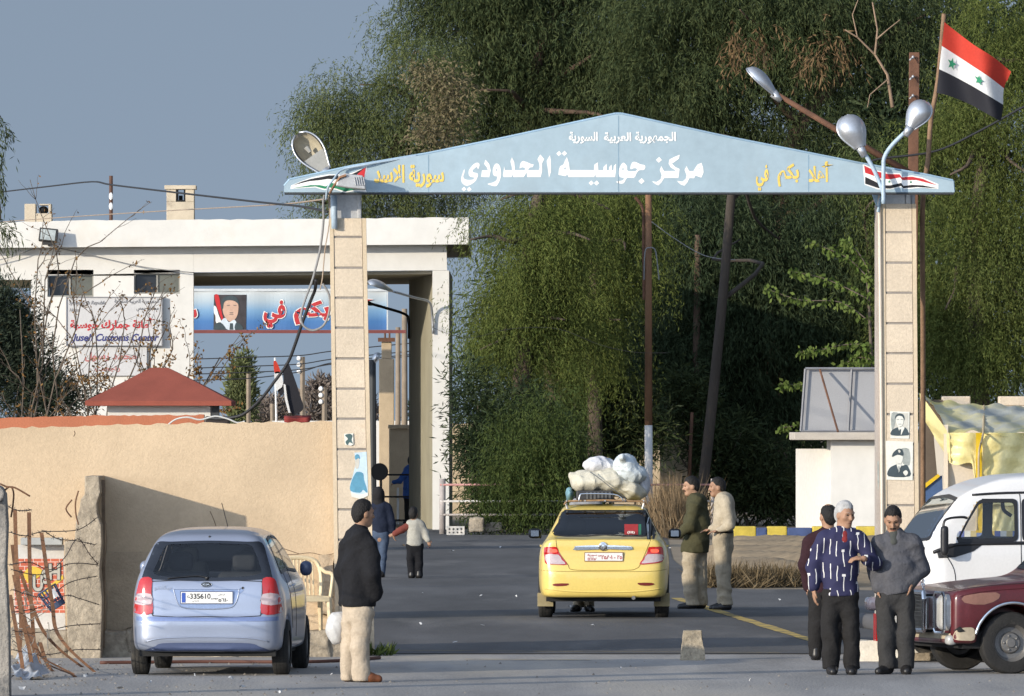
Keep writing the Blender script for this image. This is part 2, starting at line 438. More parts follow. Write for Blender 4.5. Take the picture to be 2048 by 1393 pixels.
def stripe(name, a, b, w, label):
    d = (b - a).normalized(); n = Vector((-d.y, d.x, 0)) * w / 2
    mb = MB(); k = 24
    V = []; 
    for i in range(k + 1):
        q = a.lerp(b, i / k); j = .8 + .4 * rnd.random(); V += [q + n * j, q - n * j]
    mb.add([(v.x, v.y, .013) for v in V], [(2 * i, 2 * i + 1, 2 * i + 3, 2 * i + 2) for i in range(k)])
    return struct(obj(name, mb, m_yline))
stripe('road_line', G(1352, 1198), G(1640, 1288), .16, '')
stripe('road_line', G(930, 1321), G(1180, 1322.5), .10, '')
stripe('road_line', G(760, 1303), G(1560, 1308), .05, '')
m_earth = mat('dark_sand_bank', (.19, .15, .10), .95, .25, 1.2, .8, 9, var2=.2, scale2=8)

# ================================================================== perimeter wall, ledge
m_stucco = mat('beige_stucco', (.53, .405, .27), .95, .16, .55, .34, 46, var2=.05, scale2=26, stain=(.40, .295, .19), stain_scale=.75, stain_lo=.50, stain_hi=.78)
m_conc = mat('rough_concrete', (.42, .35, .26), .95, .25, 2.0, .9, 22, var2=.2, scale2=14, stain=(.16, .13, .10), stain_scale=2.2, stain_lo=.55, stain_hi=.7)
m_terra = mat('terracotta_paint', (.42, .145, .075), .9, .12, 1.5, .3, 40)
def jag_top(mb, x0px, x1px, tops, D, depth, zb=0.0, n=60, amp=.012):
    """wall strip with a slightly uneven top edge; tops = [(px, py), ...]"""
    V = []; 
    for i in range(n + 1):
        px = x0px + (x1px - x0px) * i / n
        for (a, ya), (b, yb) in zip(tops, tops[1:]):
            if a <= px <= b or (px >= b and b == tops[-1][0]) : py = ya + (yb - ya) * (px - a) / (b - a)
        z = CH - (py - HZ) * D / F + rnd.uniform(-amp, amp); x = (px - 1024) * D / F
        V += [(x, D, zb), (x, D, z), (x, D + depth, z - .004), (x, D + depth, zb)]
    Fc = []
    for i in range(n):
        a = 4 * i; b = a + 4
        Fc += [(a, b, b + 1, a + 1), (a + 1, b + 1, b + 2, a + 2), (a + 2, b + 2, b + 3, a + 3)]
    Fc += [(0, 1, 2, 3), (4 * n + 3, 4 * n + 2, 4 * n + 1, 4 * n)]
    mb.add(V, Fc)
mb = MB(); jag_top(mb, -120, 669, [(-120, 859), (0, 857), (200, 851), (400, 847), (669, 843)], 95.0, .25)
pwall = tag(obj('perimeter_wall', mb, m_stucco, origin=(-5, 95.1, 0)), 'long beige stuccoed wall behind the silver hatchback, joined to the left gate column', 'wall')
for ck_ in ([(560, 1108), (590, 1110), (620, 1107), (645, 1111), (667, 1108)], [(545, 1090), (575, 1101), (600, 1109)], [(148, 862), (150, 868), (147, 874)], [(420, 1022), (428, 1040), (434, 1062), (433, 1085)]):
    mb = MB(); mb.tube([Vector(q) for q in spline([P(x, y + rnd.uniform(-1, 1), 94.999) for x, y in ck_], 5, False)], .0035, 4); obj('crack', mb, mat('crack_shadow', (.16, .11, .07), .95), pwall)
mb = MB(); jag_top(mb, -120, 408, [(-120, 838), (0, 837), (180, 832), (408, 830)], 112.0, .3, amp=.009)
tag(obj('red_wall', mb, m_terra, origin=(-6, 112, 0)), 'terracotta red wall top showing above the beige wall at left', 'wall')
mb = MB(); a = P(410, 833, 111.5); b = P(458, 860, 111.5); mb.bb(a.x, b.x, 111.5, 112, 0, a.z)
tag(obj('dark_tank', mb, mat('dark_brown', (.03, .022, .02), .8), bevel=.02), 'dark brown box at the end of the terracotta wall top', 'box')
# rough ledge along the foot of the wall
def rough_block(mb, c, d, n=7, amp=.03, seed=1):
    """box with jittered subdivided faces"""
    r = random.Random(seed); bm = bmesh.new(); bmesh.ops.create_cube(bm, size=1)
    bmesh.ops.subdivide_edges(bm, edges=bm.edges, cuts=n, use_grid_fill=True)
    off = [r.uniform(0, 9) for _ in range(3)]
    from mathutils import noise as ns
    for v in bm.verts:
        q = Vector((v.co.x * d[0], v.co.y * d[1], v.co.z * d[2]))
        k = ns.noise_vector(q * 2.3 + Vector(off)) * amp * 1.6 + ns.noise_vector(q * 7 + Vector(off)) * amp * .7
        for i in range(3): q[i] += k[i]
        v.co = q + Vector(c)
    bm.verts.index_update()
    mb.add([v.co.copy() for v in bm.verts], [tuple(v.index for v in f.verts) for f in bm.faces]); bm.free()
mb = MB()
xs = [(200, 262), (262, 330), (330, 470), (470, 612), (608, 660), (655, 700)]
for i, (p, q) in enumerate(xs):
    x0, x1 = (p - 1024) * 94.5 / F, (q - 1024) * 94.5 / F
    rough_block(mb, ((x0 + x1) / 2, 94.55, .1), (x1 - x0 + .05, .8, .34 + .05 * math.sin(i * 2.1)), 8, .035, i + 3)
tag(obj('rubble_ledge', mb, m_conc, smooth=True, origin=(-4.5, 94.5, 0)), 'rough low concrete ledge along the foot of the beige wall', 'ledge')
# chipped plaster base beside the column, the grey footing band
m_foot = mat('stained_plaster', (.51, .395, .27), .95, .2, 1.5, .6, 30, stain=(.30, .23, .16), stain_scale=1.6, stain_lo=.52, stain_hi=.68)
mb = MB(); a = P(210, 1104, 94.96); b = P(560, 1268, 94.96); mb.bb(a.x, b.x, 94.93, 95.0, .1, a.z)
c = P(640, 1112, 94.9); d = P(672, 1230, 94.9); rough_block(mb, ((c.x + d.x) / 2, 94.93, (c.z + d.z) / 2), (d.x - c.x, .14, c.z - d.z), 6, .03, 40)
tag(obj('plaster_footing', mb, m_foot, origin=(-4, 94.9, 0)), 'stained plaster footing band along the lower beige wall', 'footing')

# broken wall end standing out from the beige wall, with its timber strip
mb = MB()
prof = [(166, 953), (195, 953), (197, 985), (190, 1008), (191, 1030), (199, 1052), (200, 1090), (196, 1140), (201, 1200), (198, 1322), (133, 1322), (128, 1160), (125, 1085), (146, 1082), (149, 1040), (156, 1018), (158, 1000), (166, 990)]
pw = [((x - 1024) * 93.3 / F, max(-.02, CH - (y - HZ) * 93.3 / F)) for x, y in prof]
mb.prism(pw, 93.65, 95.0, 'xz')
o = obj('broken_wall', mb, m_conc, origin=(P(165, 1320, 93.3).x, 93.4, 0), bevel=.012)
tag(o, 'broken concrete wall end wrapped in barbed wire at the left, left of the silver hatchback', 'wall')
# shadow-casting coping of that wall, a timber strip
mb = MB(); a = P(204, 960, 94.2); mb.bb(a.x, a.x + .035, 94.1, 94.2, .1, a.z)
obj('edge_strip', mb, mat('weathered_wood', (.2, .14, .09), .9, .3, 6, .5, 60), o)

# near stone post at the left edge
mb = MB(); prof = [(-40, 985), (10, 985), (14, 1050), (11, 1130), (17, 1250), (19, 1400), (-40, 1400)]
mb.prism([((x - 1024) * 80.0 / F, max(-.05, CH - (y - HZ) * 80.0 / F)) for x, y in prof], 80, 80.35, 'xz')
mb.lathe(P(-5, 988, 80.2), [(0, -.3), (.075, -.29), (.08, .0), (.07, .05), (.0, .055)], 14, 'y')
tag(obj('stone_post', mb, mat('post_concrete', (.33, .30, .26), .95, .25, 2, .9, 30, stain=(.1, .1, .1), stain_scale=3, stain_lo=.5, stain_hi=.68), bevel=.015, origin=P(-5, 1395, 80.2)), 'rough grey concrete post strung with barbed wire at the left edge', 'post')

# ================================================================== the border gate
m_stone = mat('cream_stone', (.60, .50, .38), .85, .12, 1.6, .35, 55, var2=.08, scale2=30, stain=(.55, .38, .22), stain_scale=2.6, stain_lo=.6, stain_hi=.8)
m_trim = mat('cream_edge', (.58, .47, .33), .85, .1, 2, .2, 40)
m_core = mat('column_core', (.27, .24, .21), .9, .15, 2, .4, 40)
m_blue = mat('pale_blue_paint', (.305, .395, .45), .55, .10, .8, .25, 3, var2=.05, scale2=9, stain=(.27, .335, .37), stain_scale=1.3, stain_lo=.55, stain_hi=.75)
m_bluedk = mat('blue_steel', (.26, .37, .46), .5, .15, 3)
m_white = mat('white_lettering', (.80, .79, .76), .7, .04)
m_yel = mat('yellow_lettering', (.75, .52, .11), .7, .08)
GD = 94.8
gate = thing('border_gate', 'pale blue gabled sign spanning the road on two cream stone columns', 'gate', P(1250, 1312, GD))
def column(xtl, xtr, xbl, xbr, ytop, grooves, strips, deep=.42):
    """front outline given by its top and bottom edges in photo pixels"""
    xl = lambda py: ((xtl + (xbl - xtl) * (py - ytop) / (1312 - ytop)) - 1024) * GD / F
    xr = lambda py: ((xtr + (xbr - xtr) * (py - ytop) / (1312 - ytop)) - 1024) * GD / F
    zz = lambda py: CH - (py - HZ) * GD / F
    w = .045
    core = MB(); core.add([(xl(ytop) + .01, GD + .010, zz(ytop) - .01), (xr(ytop) - .01, GD + .010, zz(ytop) - .01), (xr(1312) - .01, GD + .010, -.05), (xl(1312) + .01, GD + .010, -.05),
                           (xl(ytop) + .01, GD + deep, zz(ytop) - .01), (xr(ytop) - .01, GD + deep, zz(ytop) - .01), (xr(1312) - .01, GD + deep, -.05), (xl(1312) + .01, GD + deep, -.05)],
                          [(0, 1, 2, 3), (5, 4, 7, 6), (4, 0, 3, 7), (1, 5, 6, 2), (4, 5, 1, 0), (3, 2, 6, 7)])
    c = obj('column', core, m_core, gate)
    cl = MB(); ys = [ytop] + grooves + [1311.5]
    for a, b in zip(ys, ys[1:]):
        t = 2.2; a2, b2 = (a + t if a != ytop else a), b - t
        jit = rnd.uniform(-.004, .004)
        cl.add([(xl(a2) + w, GD + jit, zz(a2)), (xr(a2) - w, GD + jit, zz(a2)), (xr(b2) - w, GD + jit, zz(b2)), (xl(b2) + w, GD + jit, zz(b2)),
                (xl(a2) + w, GD + .009, zz(a2)), (xr(a2) - w, GD + .009, zz(a2)), (xr(b2) - w, GD + .009, zz(b2)), (xl(b2) + w, GD + .009, zz(b2))],
               [(0, 1, 2, 3), (5, 4, 7, 6), (4, 0, 3, 7), (1, 5, 6, 2), (4, 5, 1, 0), (3, 2, 6, 7)])
    obj('stone_cladding', cl, m_stone, c, bevel=.006, bseg=1)
    st = MB()
    for s in strips:
        f0 = (lambda py: xl(py)) if s < 0 else (lambda py: xr(py) - w + .004)
        f1 = (lambda py: xl(py) + w - .004) if s < 0 else (lambda py: xr(py))
        st.add([(f0(ytop), GD - .006, zz(ytop)), (f1(ytop), GD - .006, zz(ytop)), (f1(1312), GD - .006, -.02), (f0(1312), GD - .006, -.02),
                (f0(ytop), GD + .12, zz(ytop)), (f1(ytop), GD + .12, zz(ytop)), (f1(1312), GD + .12, -.02), (f0(1312), GD + .12, -.02)],
               [(0, 1, 2, 3), (5, 4, 7, 6), (4, 0, 3, 7), (1, 5, 6, 2), (4, 5, 1, 0), (3, 2, 6, 7)])
    obj('edge_trim', st, m_trim, c)
    return c
column(659, 732, 671, 749, 437, [474.5, 536, 596, 656, 717.5, 778, 838, 899, 959, 1019.5, 1080, 1140, 1200, 1260], (-1, 1))
column(1762, 1832, 1768, 1840, 408, [465, 526, 586, 647, 707, 768, 829, 889, 950, 1011, 1071, 1132, 1193, 1253], (-1, 1), .5)
# bare concrete return on the left flank of the right column
mb = MB(); a = P(1752, 410, GD + .12); b = P(1762, 410, GD + .12); mb.bb(a.x, b.x + .02, GD + .03, GD + .48, 0, a.z)
obj('side_return', mb, mat('grey_render', (.40, .35, .31), .9, .12, 2, .3, 40), gate)
mb = MB(); a = P(1756, 415, GD); mb.tube([P(1757, 388, GD - .02), P(1759, 440, GD - .02), P(1763, 860, GD - .02), P(1766, 1300, GD - .02)], .017, 8)
obj('downpipe', mb, mat('cream_pipe', (.6, .52, .42), .5), gate)
sign_out = [(568, 385), (568, 374), (579, 361), (640, 348), (700, 335), (857, 308.5), (1012, 277), (1231, 229.5), (1243, 229.5), (1450, 275), (1617, 308), (1727, 330), (1854, 352), (1907, 363.5), (1909, 385)]
SD = 94.35
def z_(py, D=SD): return CH - (py - HZ) * D / F
def x_(px, D=SD): return (px - 1024) * D / F
mb = MB(); mb.prism([(x_(x), z_(y)) for x, y in sign_out], SD, SD + .26, 'xz')
board = obj('sign_board', mb, m_blue, gate)
mb = MB()
for (x0, y0), (x1, y1) in zip(sign_out[1:], sign_out[2:]):
    mb.tube([(x_(x0), SD + .13, z_(y0) + .012), (x_(x1), SD + .13, z_(y1) + .012)], .016, 6)
obj('top_edge', mb, m_bluedk, board)
mb = MB(); mb.bb(x_(569), x_(1908), SD + .003, SD + .257, z_(385) - .02, z_(385) - .001)
obj('bottom_edge', mb, mat('dark_steel', (.03, .035, .04), .6), board)
mb = MB()
for px, y0, y1 in ((857, 310, 384), (1237, 232, 384), (1617, 310, 384)):
    mb = MB(); mb.bb(x_(px) - .004, x_(px) + .004, SD - .002, SD + .001, z_(y1), z_(y0))
    obj('panel_seam', mb, mat('seam_blue', (.2, .3, .38), .6), board)
Z1 = lambda L: [(900 + x / 7.314, 240 + y / 7.314) for x, y in L]
Z2 = lambda L: [(1160 + x / 7.314, 240 + y / 7.314) for x, y in L]
dm = lambda c, r: [(c[0] - r, c[1]), (c[0] - .1 * r, c[1] + .95 * r), (c[0] + r, c[1] + .05 * r), (c[0] + .05 * r, c[1] - r)]
flat('lettering', [Z1(spline([(210, 720), (183, 785), (165, 860), (178, 925), (235, 965), (300, 950), (370, 900), (405, 830), (402, 785), (345, 770), (328, 745), (355, 715), (392, 690), (412, 722), (432, 665), (425, 640), (400, 628), (355, 645), (310, 690), (276, 745), (275, 800), (298, 833), (350, 845), (342, 872), (270, 882), (208, 862), (195, 825), (212, 770)], 3)),
                   Z1(dm((205, 1015), 35)), Z1(dm((281, 1018), 36)),
                   Z1([(520, 585), (500, 645), (540, 695), (555, 740), (470, 740), (455, 835), (575, 840), (596, 740), (575, 650)]),
                   Z1(spline([(690, 640), (650, 662), (625, 740), (640, 815), (690, 832), (678, 885), (620, 920), (550, 938), (600, 960), (675, 970), (720, 905), (744, 830), (746, 760), (730, 680)], 3)), Z1(dm((680, 735), 17)),
                   Z1([(905, 550), (940, 620), (950, 737), (1090, 737), (1105, 712), (1060, 693), (1015, 712), (1030, 640), (1048, 615), (1072, 604), (1120, 618), (1180, 645), (1225, 655), (1210, 692), (1165, 700), (1140, 737), (1300, 737), (1312, 700), (1308, 640), (1280, 578), (1320, 508), (1377, 575), (1347, 640), (1347, 760), (1325, 838), (1130, 838), (1122, 770), (1095, 815), (1075, 838), (925, 838), (912, 800), (900, 838), (785, 838), (775, 815), (793, 680), (803, 737), (912, 737), (905, 690), (885, 610)]),
                   Z1([(1462, 518), (1415, 600), (1430, 700), (1448, 848), (1478, 760), (1475, 600)]),
                   Z1([(1710, 545), (1740, 640), (1752, 735)]) + Z2([(205, 738), (212, 655), (262, 622), (268, 738), (340, 738), (345, 690), (390, 645), (392, 738), (425, 738), (430, 690), (462, 655), (465, 738), (490, 738), (495, 680), (527, 643), (525, 740), (513, 838), (235, 838), (225, 800), (205, 838)]) + Z1([(1735, 838), (1715, 800), (1690, 825), (1585, 805), (1595, 730), (1612, 680), (1660, 655), (1680, 600)]),
                   Z1([(1692, 690), (1695, 728), (1657, 724)]), Z1(dm((1594, 495), 38)), Z1(dm((1674, 492), 38)), Z2(dm((165, 925), 37)), Z2(dm((243, 926), 37)),
                   Z2(spline([(640, 628), (600, 660), (572, 730), (577, 830), (640, 852), (620, 888), (530, 905), (570, 930), (640, 928), (690, 850), (790, 848), (830, 780), (870, 738), (940, 730), (952, 670), (880, 650), (800, 615), (755, 640), (738, 720), (790, 708), (832, 716), (815, 750), (700, 750), (687, 680)], 3)), Z2(dm((630, 722), 17)), Z2(dm((900, 898), 45)),
                   Z2([(1190, 675), (1168, 735), (1195, 810), (1180, 870), (1120, 910), (1053, 900), (1100, 940), (1145, 960), (1190, 920), (1230, 852), (1440, 850), (1457, 720), (1390, 690), (1345, 640), (1380, 620), (1445, 570), (1460, 510), (1380, 545), (1310, 580), (1298, 640), (1330, 700), (1392, 735), (1390, 750), (1230, 750), (1210, 720)]), Z2(dm((1155, 587), 43)),
                   Z2([(1560, 675), (1530, 735), (1560, 810), (1550, 860), (1500, 905), (1418, 895), (1470, 945), (1525, 965), (1570, 920), (1600, 853), (1670, 855), (1690, 815), (1775, 847), (1807, 770), (1800, 700), (1777, 630), (1720, 655), (1690, 700), (1660, 752), (1600, 752), (1575, 715)]), Z2(dm((1742, 712), 13))],
     m_white, board, SD, .004, lift=.002)
def artext(name, s, m, parent, x0, x1, y0, y1, D, bold=.03, lift=.005, arabic=True, shear=0.0):
    return text(name, s, m, parent, x_(x0, D), x_(x1, D), z_(y1, D), z_(y0, D), D - lift, bold, arabic, shear)
artext('lettering', 'الجمهورية', m_white, board, 1270, 1352, 264, 288, SD)
artext('lettering', 'العربية', m_white, board, 1208, 1262.5, 265, 288, SD)
artext('lettering', 'السورية', m_white, board, 1138, 1195.5, 264, 288, SD)
artext('lettering', 'أهلا', m_yel, board, 1617, 1667, 323, 365, SD)
artext('lettering', 'بكم', m_yel, board, 1555, 1598, 327, 374, SD)
artext('lettering', 'في', m_yel, board, 1512, 1537, 330, 382, SD)
artext('lettering', 'سورية', m_yel, board, 818, 888, 330, 376, SD)
artext('lettering', 'الاسد', m_yel, board, 748, 809, 330, 366, SD)
m_red = mat('flag_red', (.50, .025, .03), .75, .06); m_blk = mat('flag_black', (.015, .015, .018), .8, .06); m_grn = mat('flag_green', (.02, .20, .10), .8, .06)
ZL = lambda L: [(560 + x / 5.689, 310 + y / 5.689) for x, y in L]; ZR = lambda L: [(1480 + x / 4.6545, 310 + y / 4.6545) for x, y in L]
def star(cx, cy, r, tilt=0.0): return [(cx + (r if k % 2 == 0 else .4 * r) * math.sin(k * math.pi / 5 + tilt), cy - (r if k % 2 == 0 else .4 * r) * math.cos(k * math.pi / 5 + tilt)) for k in range(10)]
em = flat('flag_emblem', [ZL([(118, 388), (126, 350), (230, 305), (350, 262), (450, 238), (560, 222), (650, 224), (740, 230), (850, 195), (992, 130), (957, 310), (985, 425), (860, 410), (740, 432), (640, 400), (560, 385), (510, 405), (400, 372), (250, 380)])], m_white, board, SD, .003, lift=.002)
flat('black_band', [ZL([(150, 345), (250, 305), (350, 275), (440, 258), (560, 235), (640, 232), (720, 245), (830, 215), (975, 142), (890, 215), (840, 260), (740, 300), (640, 280), (540, 275), (440, 290), (330, 300)])], m_blk, em, SD, .003, lift=.005)
flat('green_band', [ZL([(150, 378), (350, 345), (450, 345), (520, 360), (590, 320), (680, 350), (800, 370), (900, 330), (945, 300), (965, 400), (860, 395), (740, 418), (640, 385), (560, 372), (510, 388), (400, 360)])], m_grn, em, SD, .003, lift=.005)
flat('red_triangle', [ZL([(975, 140), (880, 220), (952, 300)])], m_red, em, SD, .003, lift=.008)
em = flat('flag_emblem', [ZR([(1142, 90), (1160, 278), (1280, 322), (1400, 322), (1500, 302), (1530, 322), (1700, 307), (1847, 320), (1847, 273), (1700, 212), (1600, 192), (1510, 203), (1490, 172), (1380, 168), (1270, 146), (1165, 93)])], m_white, board, SD, .003, lift=.002)
flat('red_band', [ZR([(1155, 100), (1165, 168), (1320, 222), (1400, 228), (1490, 210), (1510, 235), (1640, 235), (1838, 285), (1700, 224), (1600, 204), (1505, 210), (1485, 182), (1380, 180), (1260, 152)])], m_red, em, SD, .003, lift=.005)
flat('black_band', [ZR([(1165, 205), (1165, 270), (1290, 312), (1400, 315), (1500, 290), (1520, 312), (1650, 300), (1842, 312), (1700, 285), (1600, 280), (1520, 290), (1500, 262), (1400, 285), (1330, 285)])], m_blk, em, SD, .003, lift=.005)
for q in ((1390, 251), (1590, 254)): flat('green_star', [ZR(star(*q, 15))], m_grn, em, SD, .003, lift=.005)
# steel heads joining sign and columns
m_galv = mat('galvanised_steel', (.42, .42, .42), .5, .2, 5, metal=.3, stain=(.25, .16, .1), stain_scale=5, stain_lo=.6, stain_hi=.75)
mb = MB(); mb.bb(x_(672, GD), x_(722, GD), GD + .06, GD + .34, z_(437, GD), z_(386, GD)); mb.bb(x_(660, GD), x_(671.5, GD), GD + .1, GD + .3, z_(437, GD), z_(386, GD)); mb.bb(x_(715, GD), x_(722, GD), GD + .02, GD + .058, z_(437, GD), z_(386, GD))
obj('column_head', mb, m_galv, gate, bevel=.006)
mb = MB(); mb.bb(x_(1768, GD), x_(1812, GD), GD + .08, GD + .3, z_(408, GD), z_(386, GD)); mb.bb(x_(1812.5, GD), x_(1822, GD), GD + .03, GD + .3, z_(408, GD), z_(386, GD)); mb.bb(x_(1823, GD), x_(1831, GD), GD + .1, GD + .3, z_(408, GD), z_(386, GD))
obj('column_head', mb, m_galv, gate, bevel=.006)
mb = MB(); mb.tube([P(1752, 386, GD), P(1756, 412, GD)], [.05, .02], 8); mb.tube([P(1770, 386, GD - .03), P(1760, 400, GD - .03), P(1756, 425, GD - .03)], .018, 6)
obj('steel_bracket', mb, m_bluedk, gate)

# posters pasted on the columns
def portrait(name, label, quad, D, paper, parts, cat='poster'):
    o = flat(name, [quad], paper, None, D, .003, lift=.010); tag(o, label, cat)
    for nm, loops, m, lf in parts:
        for lp in loops: flat(nm, [lp], m, o, D, .002, lift=lf)
    return o
m_paper = mat('poster_paper', (.68, .67, .60), .85, .06, 6); m_ink = mat('poster_ink', (.05, .07, .08), .85, .15, 12); m_ink2 = mat('poster_grey', (.30, .32, .30), .85, .2, 18)
m_skinp = mat('poster_light_tone', (.52, .50, .44), .85, .08, 12)
portrait('portrait_poster', 'small poster of a man in dark suit and tie, upper one on the right column', [(1780, 823), (1819, 824), (1818, 878), (1781, 877)], GD, m_paper,
         [('background', [[(1783, 826), (1816, 827), (1816, 871), (1783, 871)]], m_skinp, .012), ('foliage_patch', [spline([(1783, 827), (1797, 827), (1795, 836), (1791, 842), (1788, 855), (1783, 858)], 3)], m_ink2, .014),
          ('suit', [spline([(1783, 871), (1783, 862), (1790, 857), (1797, 855), (1803, 860), (1809, 855), (1814, 859), (1816, 864), (1816, 871)], 3)], m_ink, .014),
          ('shirt', [[(1796, 856), (1802, 871), (1809, 856), (1803, 852)]], m_paper, .016), ('necktie', [[(1799, 859), (1797, 871), (1801, 871), (1802, 859)]], m_ink, .018),
          ('face', [spline([(1791, 838), (1793, 831), (1800, 829), (1806, 832), (1807, 842), (1804, 852), (1799, 855), (1794, 850)], 3)], m_paper, .016),
          ('hair', [spline([(1790, 840), (1791, 832), (1799, 827), (1807, 831), (1808, 841), (1805, 834), (1798, 832), (1793, 834)], 3)], m_ink, .018),
          ('face_marks', [[(1793, 839), (1798, 838.5), (1798, 840), (1793, 840.5)], [(1801, 838.5), (1806, 839), (1806, 840.5), (1801, 840)], [(1796, 848), (1803, 848), (1802, 849.5), (1797, 849.5)]], m_ink2, .018)])
portrait('portrait_poster', 'larger poster of a man in peaked cap and uniform, lower one on the right column', [(1771, 882), (1826, 884), (1825, 961), (1773, 960)], GD, m_paper,
         [('background', [spline([(1800, 899), (1818, 899), (1819, 930), (1806, 928), (1806, 914)], 3)], m_ink2, .012),
          ('uniform', [spline([(1777, 953), (1778, 938), (1788, 931), (1797, 929), (1804, 932), (1812, 930), (1817, 936), (1819, 953)], 3)], m_ink, .014),
          ('shirt', [[(1793, 930), (1797, 942), (1803, 931), (1798, 927)]], m_paper, .016), ('necktie', [[(1796, 933), (1797, 946), (1800, 942), (1799, 933)]], m_ink2, .018),
          ('face', [spline([(1788, 912), (1790, 909), (1804, 912), (1805, 920), (1801, 928), (1794, 928), (1790, 922)], 3)], m_paper, .016),
          ('cap', [spline([(1784, 914), (1787, 905), (1796, 898), (1803, 899), (1806, 906), (1805, 912), (1795, 910)], 3)], m_ink, .018),
          ('cap_badge', [spline([(1796, 901), (1799, 900), (1801, 904), (1798, 906)], 3)], m_skinp, .02), ('medal', [spline([(1806, 945), (1812, 941), (1816, 946), (1811, 952)], 3)], m_paper, .018)])
m_teal = mat('faded_teal_print', (.10, .28, .40), .85, .15, 8); m_pale = mat('pale_blue_print', (.50, .62, .70), .85, .08, 8)
portrait('torn_poster', 'torn blue poster of a person peeling off the left column', [(709, 906), (733, 904), (735, 950), (736, 992), (722, 999), (703, 994), (700, 970), (706, 950), (711, 930)], GD, m_pale,
         [('jacket_print', [spline([(701, 982), (702, 966), (710, 948), (716, 944), (726, 947), (728, 960), (733, 975), (734, 986), (726, 980), (720, 986)], 3)], m_teal, .012), ('face_print', [spline([(712, 918), (717, 914), (719, 924), (717, 936), (712, 938), (710, 928)], 3)], m_skinp, .012), ('hair_print', [spline([(710, 912), (716, 909), (720, 918), (716, 917), (711, 920)], 3)], m_teal, .014), ('torn_edge', [[(702, 985), (718, 990), (736, 986), (736, 992), (722, 999), (703, 994)]], m_paper, .012)])
portrait('torn_sticker', 'small torn dark sticker above the blue poster on the left column', [(688, 868), (706, 867), (707, 889), (702, 892), (690, 890)], GD, m_paper,
         [('print', [spline([(690, 871), (699, 868), (705, 872), (703, 880), (706, 888), (699, 885), (695, 891), (691, 884), (696, 878)], 3)], mat('faded_ink', (.07, .12, .12), .9, .2, 12), .012)])
portrait('paper_scrap', 'narrow torn paper strip on the left flank of the right column', [(1754.5, 924), (1758, 922), (1758.5, 965), (1756, 985), (1755, 960)], GD, m_ink2, [])

# ================================================================== customs building
BD = 214.0
m_wwall = mat('white_render', (.63, .61, .57), .9, .06, .35, .15, 20, var2=.04, scale2=3, stain=(.58, .52, .43), stain_scale=.5, stain_lo=.58, stain_hi=.8)
m_wshade = mat('shaded_render_soffit', (.40, .37, .30), .9, .1, .8)  # wall render darkened: the shade under the roof is put into its colour
bld = thing('customs_building', 'white flat-roofed customs building with a wide drive-through opening', 'building', P(440, 1060, BD))
X = lambda px: x_(px, BD); Zb = lambda py: z_(py, BD)
def bprism(mb, pts, y0, y1): mb.prism([(X(a), Zb(b)) for a, b in pts], y0, y1, 'xz')
mb = MB(); jag_top(mb, -140, 937, [(-140, 446), (0, 445), (180, 441), (345, 440), (600, 439), (937, 435)], BD - .55, 16.5, Zb(480), 70, .012)
# lower the underside of the fascia to its sloping edge
for i, v in enumerate(mb.v):
    if abs(v[2] - Zb(480)) < 1e-6: mb.v[i] = (v[0], v[1], Zb(490 + 7 * (937 - (v[0] * F / BD + 1024)) / 937))
obj('fascia', mb, m_wwall, bld)
mb = MB()
bprism(mb, [(-140, 496), (387, 492.5), (387, 545), (62, 552), (62, 560), (-140, 560)], BD, BD + .35)
bprism(mb, [(387.2, 492.5), (893, 489.5), (894, 541), (865, 541), (387.2, 545)], BD, BD + .35)
obj('wall', mb, m_wwall, bld)
mb = MB()
for x0, x1, y0, y1 in ((62, 95, 552, 1060), (95, 187, 594, 1060), (187, 268, 552, 1060), (268, 360, 588, 1060), (360, 387, 545, 1060), (95, 187, 540, 549.5), (268, 360, 540, 547)):
    mb.bb(X(x0), X(x1) - .001, BD, BD + .35, max(0, Zb(y1)), Zb(y0) - (.001 if y0 != 545 else 0))
obj('wall', mb, m_wwall, bld)
mb = MB(); mb.prism([(X(865), BD), (X(898), BD), (X(899), BD + .5), (X(864.5), BD + .5)], 0, Zb(541.5), 'xy')
o = obj('pier', mb, m_wwall, bld)
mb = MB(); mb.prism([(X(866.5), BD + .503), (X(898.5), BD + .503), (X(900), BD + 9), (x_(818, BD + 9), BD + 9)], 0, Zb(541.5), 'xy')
obj('passage_wall', mb, mat('shaded_olive_render', (.30, .275, .20), .9, .15, .8, .2, 20), bld)  # olive render, with the shade on the pier's inner face put into it
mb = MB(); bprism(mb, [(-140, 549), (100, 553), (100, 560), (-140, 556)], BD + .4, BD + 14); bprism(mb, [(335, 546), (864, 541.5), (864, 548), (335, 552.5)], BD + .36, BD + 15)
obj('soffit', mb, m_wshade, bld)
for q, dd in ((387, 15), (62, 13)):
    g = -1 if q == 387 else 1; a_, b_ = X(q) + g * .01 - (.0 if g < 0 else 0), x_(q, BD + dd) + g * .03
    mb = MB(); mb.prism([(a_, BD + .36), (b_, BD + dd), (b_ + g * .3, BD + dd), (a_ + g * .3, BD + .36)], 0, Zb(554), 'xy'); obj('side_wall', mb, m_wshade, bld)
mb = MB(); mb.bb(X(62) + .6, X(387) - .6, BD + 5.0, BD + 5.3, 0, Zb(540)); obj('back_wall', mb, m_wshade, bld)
m_dkglass = mat('dark_pane', (.02, .022, .025), .25, .2, 2); m_dirtyglass = mat('dirty_pane', (.10, .105, .09), .5, .25, 1.6, stain=(.5, .5, .48), stain_scale=2.4, stain_lo=.64, stain_hi=.7)
